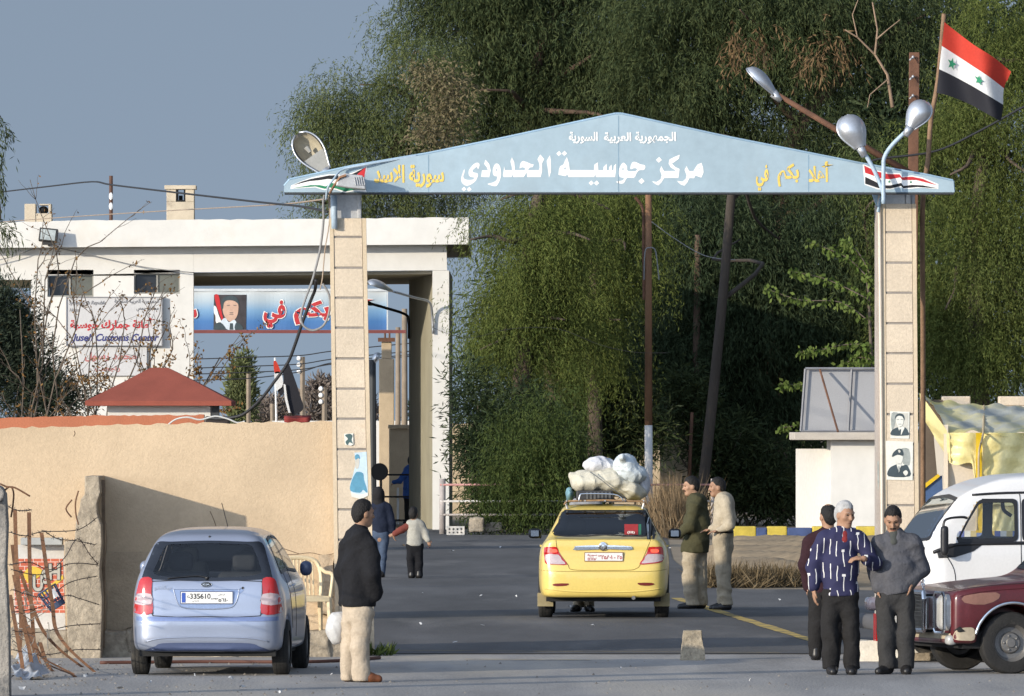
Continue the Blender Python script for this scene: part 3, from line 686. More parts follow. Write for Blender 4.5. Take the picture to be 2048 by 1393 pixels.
for (x0, x1, y0, y1, sp) in ((95, 187, 549.5, 594, 139), (268, 360, 547, 588, 314)):
    mb = MB()
    for a, b, c, d in ((x0, x1, y0, y0 + 3), (x0, x1, y1 - 3, y1), (x0, x0 + 3, y0 + 3.1, y1 - 3.1), (x1 - 3, x1, y0 + 3.1, y1 - 3.1), (sp - 2, sp + 2, y0 + 3.1, y1 - 3.1)):
        mb.bb(X(a) + .003, X(b) - .003, BD + .12, BD + .2, Zb(d) + .003, Zb(c) - .003)
    w = obj('window', mb, mat('grey_frame', (.28, .27, .24), .6), bld)
    mb = MB(); mb.bb(X(x0 + 3), X(sp - 2), BD + .26, BD + .28, Zb(y1 - 3), Zb(y0 + 3)); obj('dark_pane', mb, m_dkglass, w)
    mb = MB(); mb.bb(X(sp + 2), X(x1 - 3), BD + .15, BD + .165, Zb(y1 - 3), Zb(y0 + 3)); obj('dirty_pane', mb, m_dirtyglass, w)
# the left drive-through: dark frame piece with ceiling glimpse
# chimneys on the roof
m_chim = mat('cream_chimney', (.50, .42, .31), .9, .15, 2, .3, 20, stain=(.25, .2, .15), stain_scale=1.4, stain_lo=.6, stain_hi=.75)
mb = MB(); CD = BD + 3
XC = lambda px: x_(px, CD); ZC = lambda py: z_(py, CD)
mb.bb(XC(333), XC(388), CD, CD + .65, ZC(445), ZC(404)); mb.bb(XC(333), XC(352), CD, CD + .65, ZC(403.9), ZC(379)); mb.bb(XC(371), XC(388), CD, CD + .65, ZC(403.9), ZC(379)); mb.bb(XC(329), XC(392), CD - .05, CD + .7, ZC(378.9), ZC(371))
ch = obj('chimney', mb, m_chim, bld, bevel=.012)
m_soot = mat('soot', (.012, .012, .012), .95)
mb = MB(); mb.bb(XC(352) + .003, XC(355), CD + .02, CD + .6, ZC(402), ZC(379.5)); mb.bb(XC(367.5), XC(371) - .003, CD + .02, CD + .6, ZC(402), ZC(379.5)); mb.bb(XC(357), XC(364), CD + .2, CD + .5, ZC(403), ZC(391)); mb.bb(XC(352) + .003, XC(371) - .003, CD + .01, CD + .6, ZC(404) + .005, ZC(400.5))
obj('flue', mb, m_soot, ch)
mb = MB(); mb.bb(XC(49), XC(71), CD, CD + .6, ZC(450), ZC(408)); mb.bb(XC(71.2), XC(103), CD + .02, CD + .6, ZC(450), ZC(427)); mb.bb(XC(97), XC(102), CD, CD + .6, ZC(426.8), ZC(408)); mb.bb(XC(79), XC(101), CD, CD + .6, ZC(411), ZC(408.0)-.002)
ch = obj('chimney', mb, m_chim, bld, bevel=.012)
mb = MB(); mb.ell(P(87, 421, CD + .3), (.12, .2, .1), 10); obj('flue', mb, m_soot, ch)
mb = MB(); mb.tube([P(222, 450, CD), P(222, 352, CD)], .045, 8)
o = tag(obj('roof_pole', mb, mat('rusty_pipe', (.09, .045, .03), .8, .3, 6)), 'thin dark rusty pole standing on the white roof left of the chimney', 'pole')
mb = MB()
for y in (393, 413): mb.ell(P(222, y, CD - .07), (.05, .05, .09), 8)
obj('insulator', mb, m_white, o)
# floodlight
fl = thing('floodlight', 'boxy black floodlight with glass front on the white fascia', 'floodlight', P(97, 490, BD - .9))
mb = MB(); rt = Matrix.Rotation(math.radians(-12), 3, 'X') @ Matrix.Rotation(math.radians(6), 3, 'Y')
mb.box(P(97, 471, BD - .85), (.44, .18, .31), rt); mb.box(P(98, 487, BD - .8), (.3, .1, .08)); mb.tube([P(98, 489, BD - .75), P(98, 492, BD - .5)], .03, 6)
obj('housing', mb, mat('black_housing', (.03, .03, .03), .6), fl, bevel=.015)
mb = MB(); mb.box(P(96, 470, BD - .952), (.35, .01, .25), rt); obj('lens', mb, mat('lamp_glass', (.35, .38, .36), .12, .3, 9, spec=.8), fl)
# signs on the building wall
def sgn(name, label, x0, y0, x1, y1, D, m, thick=.12):
    mb = MB(); mb.bb(x_(x0, D), x_(x1, D), D, D + thick, z_(y1, D), z_(y0, D)); return tag(obj(name, mb, m, bevel=.01), label, 'sign')
m_sgn = mat('grey_white_sign', (.52, .51, .505), .6, .04, 1)
m_tred = mat('red_lettering', (.45, .03, .035), .6); m_tnavy = mat('navy_lettering', (.035, .04, .16), .6); m_tgrey = mat('grey_lettering', (.08, .08, .09), .6)
D1 = BD - .14
m_sgnf = mat('sign_frame', (.22, .22, .23), .5)
s1 = sgn('customs_sign', 'white customs sign with red Arabic and navy English lettering', 132, 594, 325, 693, D1, m_sgn)
for q in ((132, 594, 325, 596), (132, 691, 325, 693), (132, 596.2, 134, 690.8), (323, 596.2, 325, 690.8)):
    mb = MB(); mb.bb(x_(q[0], D1), x_(q[2], D1), D1 - .02, D1 - .001, z_(q[3], D1), z_(q[1], D1)); obj('frame_bar', mb, m_sgnf, s1)
artext('lettering', 'Syrian Arab Republic', m_tgrey, s1, 138, 213, 602, 612, D1, 0.0, arabic=False, shear=.3)
artext('lettering', 'Homs', m_tgrey, s1, 139, 158, 617, 624, D1, 0.0, arabic=False, shear=.3)
artext('lettering', 'الجمهورية العربية السورية', m_tgrey, s1, 229, 318, 598, 609, D1, .01)
artext('lettering', 'محافظة حمص', m_tgrey, s1, 273, 317, 612, 623, D1, .01)
artext('lettering', 'أمانة جمارك جوسية', m_tred, s1, 140, 314, 636, 662, D1, .04)
artext('lettering', 'Juseh Customs Center', m_tnavy, s1, 143, 318, 668, 687, D1, .03, arabic=False, shear=.3)
s2 = sgn('lower_sign', 'smaller white sign with faded red Arabic words under the customs sign', 157, 694.5, 294, 752, D1 + .05, m_sgn, .08)
m_tfade = mat('faded_red_lettering', (.42, .16, .15), .7)
artext('lettering', 'محمد رسول', m_tfade, s2, 169, 273, 704, 724, D1 + .05, .04)
artext('lettering', 'راجعت', m_tfade, s2, 190, 240, 732, 745, D1 + .05, .02)
# the blue banner across the far side of the drive-through
ND = 245.0
bn = thing('welcome_banner', 'long blue and white banner with red Arabic lettering behind the drive-through', 'banner', P(590, 1000, ND))
def xb(px): return x_(px, ND)
def zb(py): return z_(py, ND)
m_ban = bpy.data.materials.new('banner_print'); m_ban.use_nodes = True; t = m_ban.node_tree; N = t.nodes
tcn = N.new('ShaderNodeTexCoord'); sp = N.new('ShaderNodeSeparateXYZ'); mr = N.new('ShaderNodeMapRange'); cr = N.new('ShaderNodeValToRGB')
t.links.new(tcn.outputs['Generated'], sp.inputs[0]); t.links.new(sp.outputs['Z'], cr.inputs[0])
cr.color_ramp.elements[0].position = 0; cr.color_ramp.elements[0].color = (.045, .13, .33, 1); cr.color_ramp.elements[1].position = 1; cr.color_ramp.elements[1].color = (.50, .53, .54, 1)
for ps, c in ((.22, (.045, .15, .36, 1)), (.5, (.15, .29, .46, 1)), (.75, (.36, .44, .50, 1))):
    e = cr.color_ramp.elements.new(ps); e.color = c
t.links.new(cr.outputs[0], N['Principled BSDF'].inputs['Base Color']); N['Principled BSDF'].inputs['Roughness'].default_value = .7
mb = MB(); mb.grid(lambda u, v: (xb(300 + 473 * u), ND + .015 * math.sin(u * 40), zb(660 - 77 * v)), 60, 6); obj('printed_sheet', mb, m_ban, bn)
mb = MB(); mb.bb(xb(290), xb(812), ND - .05, ND + .05, zb(667), zb(660.5)); obj('frame_bar', mb, mat('maroon_bar', (.18, .05, .045), .6), bn)
mb = MB(); mb.bb(xb(773.5), xb(776), ND - .03, ND + .03, zb(668), zb(575)); mb.bb(xb(300), xb(773), ND - .03, ND - .02, zb(583), zb(578)); obj('frame_edge', mb, mat('pale_frame', (.55, .58, .6), .6), bn)
for w, x0, x1, y0, y1 in (('في', 527, 571, 601, 656), ('بكم', 588, 660, 601, 650), ('أهلا', 700, 747, 592, 638), ('سورية', 300, 394, 608, 645)):
    artext('lettering_edge', w, m_white, bn, x0 - 2, x1 + 2, y0 - 2, y1 + 2, ND, .075, .03)
    artext('lettering', w, m_tred, bn, x0, x1, y0, y1, ND, .045, .036)
pp = flat('portrait_print', [[(428, 590), (493, 590), (492, 660), (427, 660)]], mat('dark_print', (.045, .04, .045), .7, .4, 3), bn, ND, .004, lift=.02)
flat('red_drape', [spline([(429, 591), (437, 591), (441, 610), (444, 628), (448, 643), (443, 640), (438, 625), (433, 612)], 3)], m_red, pp, ND, .003, lift=.026)
flat('white_drape', [spline([(428, 612), (433, 616), (437, 630), (442, 642), (439, 650), (432, 645), (431, 632), (428, 626)], 3)], m_white, pp, ND, .003, lift=.026)
flat('face', [spline([(445, 612), (447, 603), (455, 598), (466, 597), (474, 603), (477, 615), (475, 630), (469, 640), (460, 644), (451, 636), (446, 625)], 3)], mat('face_print', (.55, .36, .27), .7, .1, 6), pp, ND, .003, lift=.028)
flat('hair', [spline([(442, 616), (443, 602), (452, 593), (466, 592), (475, 598), (478, 610), (470, 603), (456, 601), (448, 606), (446, 618)], 3)], m_ink, pp, ND, .003, lift=.032)
for nm, q in (('eyebrow', [(454, 611), (460, 610.4), (460, 611.6), (454, 612)]), ('eyebrow', [(467, 610.4), (473, 611), (473, 612), (467, 611.6)]), ('mouth', [(459, 629), (467, 629), (467, 630), (459, 630)]), ('moustache', [(459, 625.5), (467, 625.5), (466, 627), (460, 627)])): flat(nm, [q], m_ink, pp, ND, .003, lift=.032)
flat('shirt', [spline([(441, 647), (450, 636), (458, 645), (468, 640), (473, 646), (473, 660), (456, 660)], 3)], mat('pale_shirt_print', (.55, .62, .68), .7), pp, ND, .003, lift=.030)
for q in ([(428, 660), (430, 650), (441, 645), (452, 660)], [(470, 660), (472, 646), (482, 650), (486, 660)]): flat('lapel', [spline(q, 3)], m_ink, pp, ND, .003, lift=.032)
flat('necktie', [[(460, 647), (466, 647), (467, 660), (459, 660)]], m_ink, pp, ND, .003, lift=.032)
# ================================================================== trees
def leafmat(name, a, b, trans=.25, rough=.7, var=.3, scale=.8):
    return mat(name, a, rough, var, scale, var2=.0, island=b, trans=trans, spec=.1)
m_pep = leafmat('pepper_leaf', (.076, .102, .025), (.138, .158, .042))
m_pepgrey = leafmat('grey_green_leaf', (.080, .104, .038), (.140, .156, .062))
m_euc = leafmat('eucalyptus_leaf', (.038, .055, .023), (.082, .098, .038), .22)
m_eucshade = leafmat('shaded_eucalyptus_leaf', (.026, .042, .020), (.054, .072, .032), .18)  # eucalyptus leaf with the wood's shade put into its colour
m_bright = leafmat('bright_leaf', (.074, .098, .027), (.136, .155, .044))
m_olean = leafmat('oleander_leaf', (.026, .042, .018), (.085, .10, .04), .15, .4)
m_mulb = leafmat('mulberry_leaf', (.09, .135, .03), (.145, .185, .05), .35)
m_deadleaf = leafmat('dead_leaf', (.12, .075, .038), (.17, .11, .055), .1)
m_conif = leafmat('conifer_needle', (.022, .034, .024), (.045, .055, .034), .08)
m_bark = mat('bark', (.115, .085, .065), .95, .3, 2.5, .8, 30, var2=.2, scale2=12, stretch=(1, 1, .25))
m_barkred = mat('peeling_bark', (.105, .068, .046), .9, .35, 1.8, .6, 30, var2=.15, scale2=10, stretch=(1, 1, .25))
m_twig = mat('grey_twig', (.105, .082, .062), .9, .25, 3)
def leaf_quads(B, Dr, L, Wd, side=None):
    n = len(B); Dr = Dr / (np.linalg.norm(Dr, axis=1, keepdims=True) + 1e-9)
    if side is None: side = R.normal(size=(n, 3))
    s = np.cross(Dr, side); s /= np.linalg.norm(s, axis=1, keepdims=True) + 1e-9
    L = np.broadcast_to(np.asarray(L, float), (n,))[:, None]; Wd = np.broadcast_to(np.asarray(Wd, float), (n,))[:, None]
    V = np.stack([B, B + Dr * L * .45 + s * Wd * .5, B + Dr * L, B + Dr * L * .45 - s * Wd * .5], 1).reshape(-1, 3)
    return V
def crown(name, Vs, m, parent):
    V = np.concatenate(Vs); return raw(name, V, np.arange(len(V)).reshape(-1, 4), m, parent, False)
def clump(C, O, k, spread):
    """gather tufts into dense boughs with gaps between"""
    n = len(C); c = R.choice(n, max(1, n // k), replace=False); idx = np.repeat(c, k)
    j = R.normal(size=(len(idx), 3)) * spread; j[:, 2] *= .6
    o = O[idx] + j / (spread * 2.2); return C[idx] + j, o / (np.linalg.norm(o, axis=1, keepdims=True) + 1e-9)
def blob_points(blobs, D, n, shell=.45, squash=None):
    """random points in the outer shell of ellipsoids given in photo pixels (cx, cy, rx, ry, weight, depth offset)"""
    out = []; wts = np.array([b[2] * b[3] * (b[4] if len(b) > 4 else 1) for b in blobs], float); wts /= wts.sum()
    for b, w in zip(blobs, wts):
        k = max(1, int(n * w)); d = R.normal(size=(k, 3)); d /= np.linalg.norm(d, axis=1, keepdims=True)
        r = shell + (1 - shell) * R.random(k) ** .7
        dd = D + (b[5] if len(b) > 5 else 0); px = dd / F
        rx, rz = b[2] * px, b[3] * px; ry = min(rx, rz) * .95
        c = np.array(P(b[0], b[1], dd)); out.append((c + d * r[:, None] * [rx, ry, rz], d, r))
    return [np.concatenate([o[i] for o in out]) for i in range(3)]
def weep(C, O, strands, steps, length, ext, leaf, width, spread=.25, sag=1.0, jit=.5):
    """hanging strands of narrow leaves from each tuft centre C, first growing along O then drooping"""
    n = len(C); S = n * strands
    c = np.repeat(C, strands, 0) + R.normal(size=(S, 3)) * spread
    o = np.repeat(O, strands, 0) + R.normal(size=(S, 3)) * .5; o[:, 2] *= .4; o /= np.linalg.norm(o, axis=1, keepdims=True) + 1e-9
    ln = length * (.5 + R.random(S)); ex = ext * (.5 + R.random(S))
    t = (np.arange(steps) + .5) / steps
    t = np.clip(t[None] + R.normal(size=(S, steps)) * .03, 0, 1)
    pos = c[:, None, :] + o[:, None, :] * (ex[:, None] * (t - .35 * t * t))[..., None]
    pos[..., 2] -= sag * ln[:, None] * t ** 1.6
    pos += R.normal(size=pos.shape) * .015
    d = o[:, None, :] * (ex[:, None] * (1 - .7 * t))[..., None]; d[..., 2] -= sag * (ln[:, None] * 1.6 * t ** .6)
    d /= np.linalg.norm(d, axis=2, keepdims=True) + 1e-9
    d = d + R.normal(size=d.shape) * jit; d[..., 2] -= .35
    B = pos.reshape(-1, 3); Dr = d.reshape(-1, 3); k = len(B)
    return leaf_quads(B, Dr, leaf * (.6 + .8 * R.random(k)), width * (.7 + .6 * R.random(k)))
def clusters(C, n_leaf, size, leaf, width, droop=.8):
    n = len(C) * n_leaf; c = np.repeat(C, n_leaf, 0); q = R.normal(size=(n, 3)); q[:, 2] *= .8
    B = c + q * size * .5; Dr = q / (np.linalg.norm(q, axis=1, keepdims=True) + 1e-9) * .7 + R.normal(size=(n, 3)) * .5; Dr[:, 2] -= droop
    return leaf_quads(B, Dr, leaf * (.6 + .8 * R.random(n)), width * (.7 + .6 * R.random(n)))
def limb(mb, a, b, r0, r1, bend=.25, n=7, seed=None):
    r = random.Random(seed if seed is not None else rnd.random()); a = Vector(a); b = Vector(b); L = (b - a).length
    m1 = a.lerp(b, .33) + Vector((r.uniform(-1, 1), r.uniform(-1, 1), r.uniform(-.2, .8))) * L * bend * .5
    m2 = a.lerp(b, .66) + Vector((r.uniform(-1, 1), r.uniform(-1, 1), r.uniform(-.2, .8))) * L * bend * .5
    pts = spline([a, m1, m2, b], 3, False); mb.tube(pts, [r0, r1], 7)
def tree(name, label, D, base, trunk, r0, r1, limbs, bark, group=None):
    """trunk through photo points, limbs = [(from index, to px, to py, depth offset)]"""
    b = G(*base) if base[1] is not None else Vector(((base[0] - 1024) * D / F, D, 0))
    b = Vector(((base[0] - 1024) * D / F, D, 0))
    t = thing(name, label, 'tree', b, group)
    mb = MB(); pts = [b - Vector((0, 0, .1))] + [P(px, py, D + (o if o else 0)) for px, py, o in trunk]
    sp = spline(pts, 4, False); mb.tube(sp, [r0, r1], 10)
    for i, px, py, o, r in limbs: limb(mb, pts[i], P(px, py, D + o), r, .02, .3)
    obj('trunk', mb, bark, t, smooth=True); return t

# -- grey-green pepper tree rising behind the building, left
D = 236
t = tree('pepper_tree', 'grey-green feathery tree against the sky behind the white building', D, (695, None), [(695, 700, 0), (705, 420, 0), (790, 300, 0), (830, 200, 0)], .28, .1,
         [(3, 640, 230, 1, .09), (3, 860, 260, -1, .12), (4, 720, 170, 1, .08), (2, 620, 400, -1, .06), (3, 900, 330, 0, .09), (4, 830, 100, 0, .06), (2, 720, 420, -1, .06)], m_barkred)
bl = [(690, 205, 85, 75), (640, 235, 50, 55, .8), (730, 290, 95, 90), (655, 320, 45, 70, .7), (830, 230, 95, 110), (770, 390, 95, 55, .8), (620, 400, 40, 45, .35), (870, 360, 80, 80), (840, 120, 70, 60), (700, 420, 80, 35, .6), (790, 60, 40, 45, .35), (880, 440, 60, 40)]
C, O, r = blob_points(bl, D, 620, .25)
crown('crown', [weep(C, O, 12, 13, .75, .8, .11, .021, .22, 1.0, .8)], m_pepgrey, t)
C, O, r = blob_points([(900, 200, 50, 60), (880, 270, 50, 40), (860, 150, 40, 30)], D - 4, 60, .3)
crown('flower_clusters', [clusters(C, 60, .45, .12, .045, .5)], leafmat('pale_seed_clusters', (.14, .12, .065), (.20, .165, .095)), t)
# -- tall dark eucalyptus, upper middle
D = 246
t = tree('eucalyptus_tree', 'tall dark eucalyptus behind the peak of the gate sign', D, (1120, None), [(1110, 700, 0), (1085, 400, 0), (1060, 220, 0), (1090, 60, 0)], .4, .14,
         [(3, 900, 60, 2, .14), (3, 1200, 100, -1, .14), (4, 1000, -40, 1, .12), (2, 900, 330, -2, .1), (3, 1250, 260, -2, .1), (4, 1230, -60, 0, .1), (3, 960, 180, -2, .1)], m_barkred)
bl = [(930, 60, 130, 80), (1060, 120, 150, 120), (950, 190, 110, 90), (1190, 60, 130, 110), (1200, 210, 120, 90), (1050, -40, 200, 80), (1080, 270, 130, 80), (850, 10, 70, 40, .6), (1000, 330, 110, 70, .9)]
C, O, r = blob_points(bl, D, 1300, .3); C, O = clump(C, O, 15, .46)
crown('crown', [weep(C, O, 10, 11, .62, .75, .165, .026, .26, jit=.6)], m_euc, t)
# -- eucalyptus upper right, with tan dead boughs
D = 243
t = tree('eucalyptus_tree', 'broad eucalyptus with bare tan boughs showing, upper right beside the flag', D, (1560, None), [(1550, 800, 0), (1560, 430, 0), (1600, 250, 0), (1700, 120, 0), (1680, 10, 0)], .36, .12,
         [(3, 1400, 120, 1, .14), (3, 1480, 20, -2, .12), (4, 1760, 60, 0, .1), (2, 1420, 330, -1, .1), (4, 1850, 30, 0, .1), (2, 1700, 380, -2, .1)], m_barkred)
bl = [(1360, 60, 130, 100), (1340, 190, 110, 80), (1480, 150, 120, 100), (1560, 60, 140, 100), (1460, -20, 160, 70), (1640, 20, 120, 60), (1560, 240, 90, 60, .8), (1440, 290, 130, 70), (1800, 20, 120, 60, .9), (1830, 110, 70, 70, .6), (1620, 190, 60, 60, .5), (1660, 300, 80, 60, .8), (1560, 350, 130, 50)]
C, O, r = blob_points(bl, D, 1400, .3); C, O = clump(C, O, 15, .46)
crown('crown', [weep(C, O, 10, 11, .6, .75, .165, .026, .26, jit=.6)], m_euc, t)
C, O, r = blob_points([(1490, 70, 40, 35), (1655, 90, 40, 40)], D - 5, 18, .3)
crown('dead_leaves', [weep(C, O, 6, 8, .5, .5, .2, .035, .2)], m_deadleaf, t)
mb = MB(); DB = D - 7
for a, b, c, r in (((1785, 215), (1775, 150), (1750, 110), .055), ((1750, 110), (1755, 60), (1745, 5), .035), ((1750, 110), (1715, 75), (1690, 60), .03), ((1752, 80), (1775, 60), (1800, 40), .022), ((1775, 160), (1740, 190), (1735, 215), .02), ((1715, 75), (1705, 30), (1720, -10), .02)):
    mb.tube([P(*a, DB), P(*b, DB + .3), P(*c, DB)], [r, r * .55], 6)
obj('dead_bough', mb, mat('bare_wood', (.26, .18, .12), .9, .2, 4), t, smooth=True)
# -- shaded eucalyptus with the leaning trunk, right middle
D = 212
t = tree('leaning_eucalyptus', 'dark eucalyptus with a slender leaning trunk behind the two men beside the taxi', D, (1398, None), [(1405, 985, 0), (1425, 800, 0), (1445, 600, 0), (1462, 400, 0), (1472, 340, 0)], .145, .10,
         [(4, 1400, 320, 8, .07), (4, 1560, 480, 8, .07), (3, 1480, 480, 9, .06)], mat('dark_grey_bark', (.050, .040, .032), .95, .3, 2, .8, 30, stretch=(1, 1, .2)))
D = 225
bl = [(1390, 470, 80, 80), (1460, 520, 110, 110), (1560, 470, 120, 100), (1650, 430, 100, 70), (1400, 620, 90, 110), (1540, 620, 120, 110), (1660, 560, 90, 80), (1450, 740, 100, 90), (1570, 760, 110, 90), (1370, 740, 70, 80), (1640, 690, 90, 70), (1540, 860, 80, 60, .7), (1480, 850, 60, 50, .6), (1380, 400, 120, 50), (1600, 900, 50, 40, .6)]
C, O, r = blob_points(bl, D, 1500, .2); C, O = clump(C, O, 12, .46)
crown('crown', [weep(C, O, 10, 10, .6, .7, .165, .026, .26, jit=.6)], m_eucshade, t)
# -- sunlit weeping pepper tree in the middle
D = 209
t = tree('pepper_tree', 'sunlit weeping olive-green tree right of the white building', D, (1035, None), [(1040, 850, 0), (1050, 650, 0), (1060, 480, 0), (1080, 380, 0)], .3, .12,
         [(3, 940, 480, -1, .08), (3, 1180, 480, -1, .1), (4, 1000, 400, 0, .08), (2, 960, 700, -1, .06), (2, 1130, 640, -1, .08), (4, 1220, 420, 0, .08)], m_bark)
bl = [(990, 455, 30, 40, .7), (1030, 440, 65, 50), (1045, 530, 65, 80), (1010, 590, 30, 70, .8), (1065, 500, 85, 110), (1025, 680, 75, 100), (1080, 640, 80, 90, .8), (1020, 800, 65, 80), (1060, 760, 60, 70, .8), (1060, 420, 110, 50), (1000, 720, 25, 50, .5), (1000, 900, 60, 50, .8)]
C, O, r = blob_points(bl, D, 560, .3); C, O = clump(C, O, 20, .42)
crown('crown', [weep(C, O, 14, 14, .9, .6, .105, .019, .17, 1.0, .75)], m_pep, t)
t = tree('pepper_tree', 'weeping green tree with long trailing fronds left of the rusty telegraph pole', D + 7, (1190, None), [(1190, 850, 0), (1185, 650, 0), (1190, 480, 0), (1170, 380, 0)], .22, .08,
         [(3, 1130, 520, -1, .07), (3, 1250, 500, -1, .07), (2, 1130, 680, -1, .06), (2, 1240, 640, -1, .06)], m_bark)
bl = [(1160, 440, 90, 60), (1240, 470, 55, 90), (1200, 560, 70, 80), (1140, 610, 50, 60, .8), (1190, 660, 70, 60), (1240, 420, 50, 60), (1130, 720, 50, 60, .7)]
C, O, r = blob_points(bl, D + 7, 310, .3); C, O = clump(C, O, 18, .40)
crown('crown', [weep(C, O, 14, 14, .95, .6, .105, .019, .17, 1.0, .75)], m_pep, t)
# -- bright pepper trees at the right edge
D = 218
t = tree('pepper_tree', 'bright green weeping tree at the right edge behind the flag', D, (1960, None), [(1960, 800, 0), (1950, 500, 0), (1970, 300, 0), (1990, 120, 0)], .3, .1,
         [(3, 1900, 350, -1, .1), (3, 2060, 350, -1, .1), (4, 1930, 150, -1, .08), (2, 1890, 620, -1, .08), (2, 2050, 600, -1, .08), (4, 2070, 130, 0, .08)], m_bark)
bl = [(1990, 130, 80, 100), (2060, 200, 80, 160), (1900, 300, 90, 70), (1960, 330, 90, 110), (1880, 430, 60, 110), (2040, 440, 90, 130), (1960, 540, 100, 110), (1890, 610, 60, 110), (2040, 650, 90, 110), (1960, 720, 90, 70), (1860, 270, 60, 40, .6), (2000, 40, 90, 60, .9), (2080, 60, 60, 60), (1900, 180, 60, 50, .5), (1900, 720, 60, 60)]
C, O, r = blob_points(bl, D, 1000, .35); C, O = clump(C, O, 20, .46); k_ = len(C) // 2
crown('crown', [weep(C[:k_], O[:k_], 13, 14, .95, .7, .105, .020, .2, 1.0, .75)], m_bright, t)
crown('olive_fronds', [weep(C[k_:], O[k_:], 13, 14, .8, .7, .105, .020, .25, 1.0, .8)], m_pep, t)  # a random half of the boughs, in the olive pepper leaf
t = tree('pepper_tree', 'green leafy tree close behind the left flank of the right stone column', D + 6, (1735, None), [(1735, 800, 0), (1740, 560, 0), (1730, 440, 0)], .14, .06, [(2, 1700, 500, -1, .05), (3, 1770, 400, -1, .05), (2, 1760, 640, -1, .05), (3, 1690, 330, 0, .05)], m_bark)
bl = [(1735, 440, 45, 70, .8), (1740, 560, 50, 80), (1735, 670, 45, 60), (1790, 330, 60, 50, .8), (1800, 460, 50, 120), (1800, 640, 50, 120), (1720, 330, 70, 40, .8)]
C, O, r = blob_points(bl, D + 6, 330, .3)
crown('crown', [weep(C, O, 8, 12, .8, .5, .16, .026, .2, 1.0, .5)], leafmat('mid_green_leaf', (.060, .085, .028), (.105, .125, .045)), t)
# -- mulberry with arching leafy branches
D = 207
t = tree('mulberry_tree', 'young tree with arching rows of broad light green leaves left of the right column', D, (1745, None), [(1745, 800, 0), (1740, 650, 0), (1735, 560, 0)], .05, .03, [], m_twig)
mb = MB(); Vs = []
for br in ([(1740, 560), (1700, 520), (1660, 500), (1612, 482)], [(1738, 600), (1690, 575), (1640, 555), (1580, 543)], [(1735, 640), (1680, 605), (1600, 600), (1533, 578)], [(1740, 690), (1690, 690), (1640, 700), (1598, 705)], [(1745, 560), (1720, 510), (1695, 490), (1685, 488)], [(1735, 730), (1670, 760), (1600, 770), (1562, 768)], [(1735, 800), (1660, 830), (1600, 850), (1560, 856)], [(1742, 720), (1720, 715), (1700, 722), (1680, 735)]):
    pts = [Vector(q) for q in spline([P(*q, D - .4 + .2 * i) for i, q in enumerate(br)], 10, False)]
    mb.tube(pts, [.018, .005], 5); n = len(pts)
    B = np.array([pts[min(n - 1, int(k))] for k in R.random(130) * n]) + R.normal(size=(130, 3)) * .06
    Dr = R.normal(size=(130, 3)) * .55; Dr[:, 2] -= .8
    Vs.append(leaf_quads(B, Dr, .10 + .07 * R.random(130), .075 + .035 * R.random(130)))
obj('branches', mb, m_twig, t, smooth=True); crown('leaves', Vs, m_mulb, t)
# -- oleander bushes under the trees
def bush(name, label, D, blobs, n, m, leaf=.16, width=.03, per=60, size=.5, droop=.1, cat='bush', stems=9, group=None):
    bx = sum(b[0] for b in blobs) / len(blobs); b0 = Vector(((bx - 1024) * D / F, D, 0)); t = thing(name, label, cat, b0, group)
    C, O, r = blob_points(blobs, D, n, .2); C[:, 2] = np.maximum(C[:, 2], .08)
    crown('foliage', [clusters(C, per, size, leaf, width, droop)], m, t)
    mb = MB()
    for i in range(stems):
        c = C[rnd.randrange(len(C))]; limb(mb, b0 + Vector((rnd.uniform(-.3, .3), rnd.uniform(-.2, .2), -.05)), c, .03, .008, .2, seed=i)
    obj('stems', mb, m_twig, t, smooth=True); return t
bush('oleander_bush', 'dark glossy bush with pale leaf tips left of the telegraph pole', 217, [(1230, 820, 80, 60), (1180, 860, 90, 70), (1270, 870, 60, 60), (1200, 780, 60, 40, .6)], 330, m_olean, .22, .036)
bush('dark_bush', 'dense dark shrub behind the railing right of the building', 206.5, [(1010, 920, 70, 80), (1080, 900, 80, 90), (1120, 970, 80, 60), (1000, 1000, 60, 40), (1080, 1000, 90, 45), (960, 900, 40, 70, .7), (945, 780, 30, 80, .5), (1040, 840, 70, 60)], 620, m_eucshade, .2, .034, 70)
C_, O_, r_ = blob_points([(1040, 890, 70, 90), (1010, 960, 50, 60), (1090, 940, 60, 70), (975, 980, 30, 40), (1090, 830, 55, 60), (1130, 900, 50, 70)], 203.6, 190, .3)
t = bpy.data.objects['dark_bush']
crown('hanging_foliage', [weep(C_, O_, 11, 13, .9, .5, .105, .020, .2, 1.0, .7)], leafmat('dim_pepper_leaf', (.046, .070, .020), (.088, .112, .030)), t)
bush('green_shrub', 'green leafy shrub behind the railing right of the telegraph pole', 222, [(1440, 900, 70, 60), (1480, 970, 60, 60), (1540, 950, 60, 70), (1360, 800, 60, 60), (1560, 1000, 40, 50)], 280, leafmat('shade_leaf', (.030, .045, .020), (.065, .08, .03)), .2, .04, 60)
# dark backdrop growth deep behind the trees, so the wood reads closed
bush('background_thicket', 'dim thicket filling the gaps deep behind the trees', 262, [(1400, 560, 260, 330), (1600, 700, 240, 260), (1150, 700, 200, 280), (1900, 560, 220, 330), (1250, 300, 260, 200), (1750, 260, 260, 240), (1080, 930, 180, 110), (1500, 940, 260, 100), (2010, 90, 150, 130), (1090, 60, 190, 140), (1500, 60, 220, 130), (1790, 60, 180, 140)], 3300, m_eucshade, .4, .085, 30, 1.0, .5, 'thicket', 20)
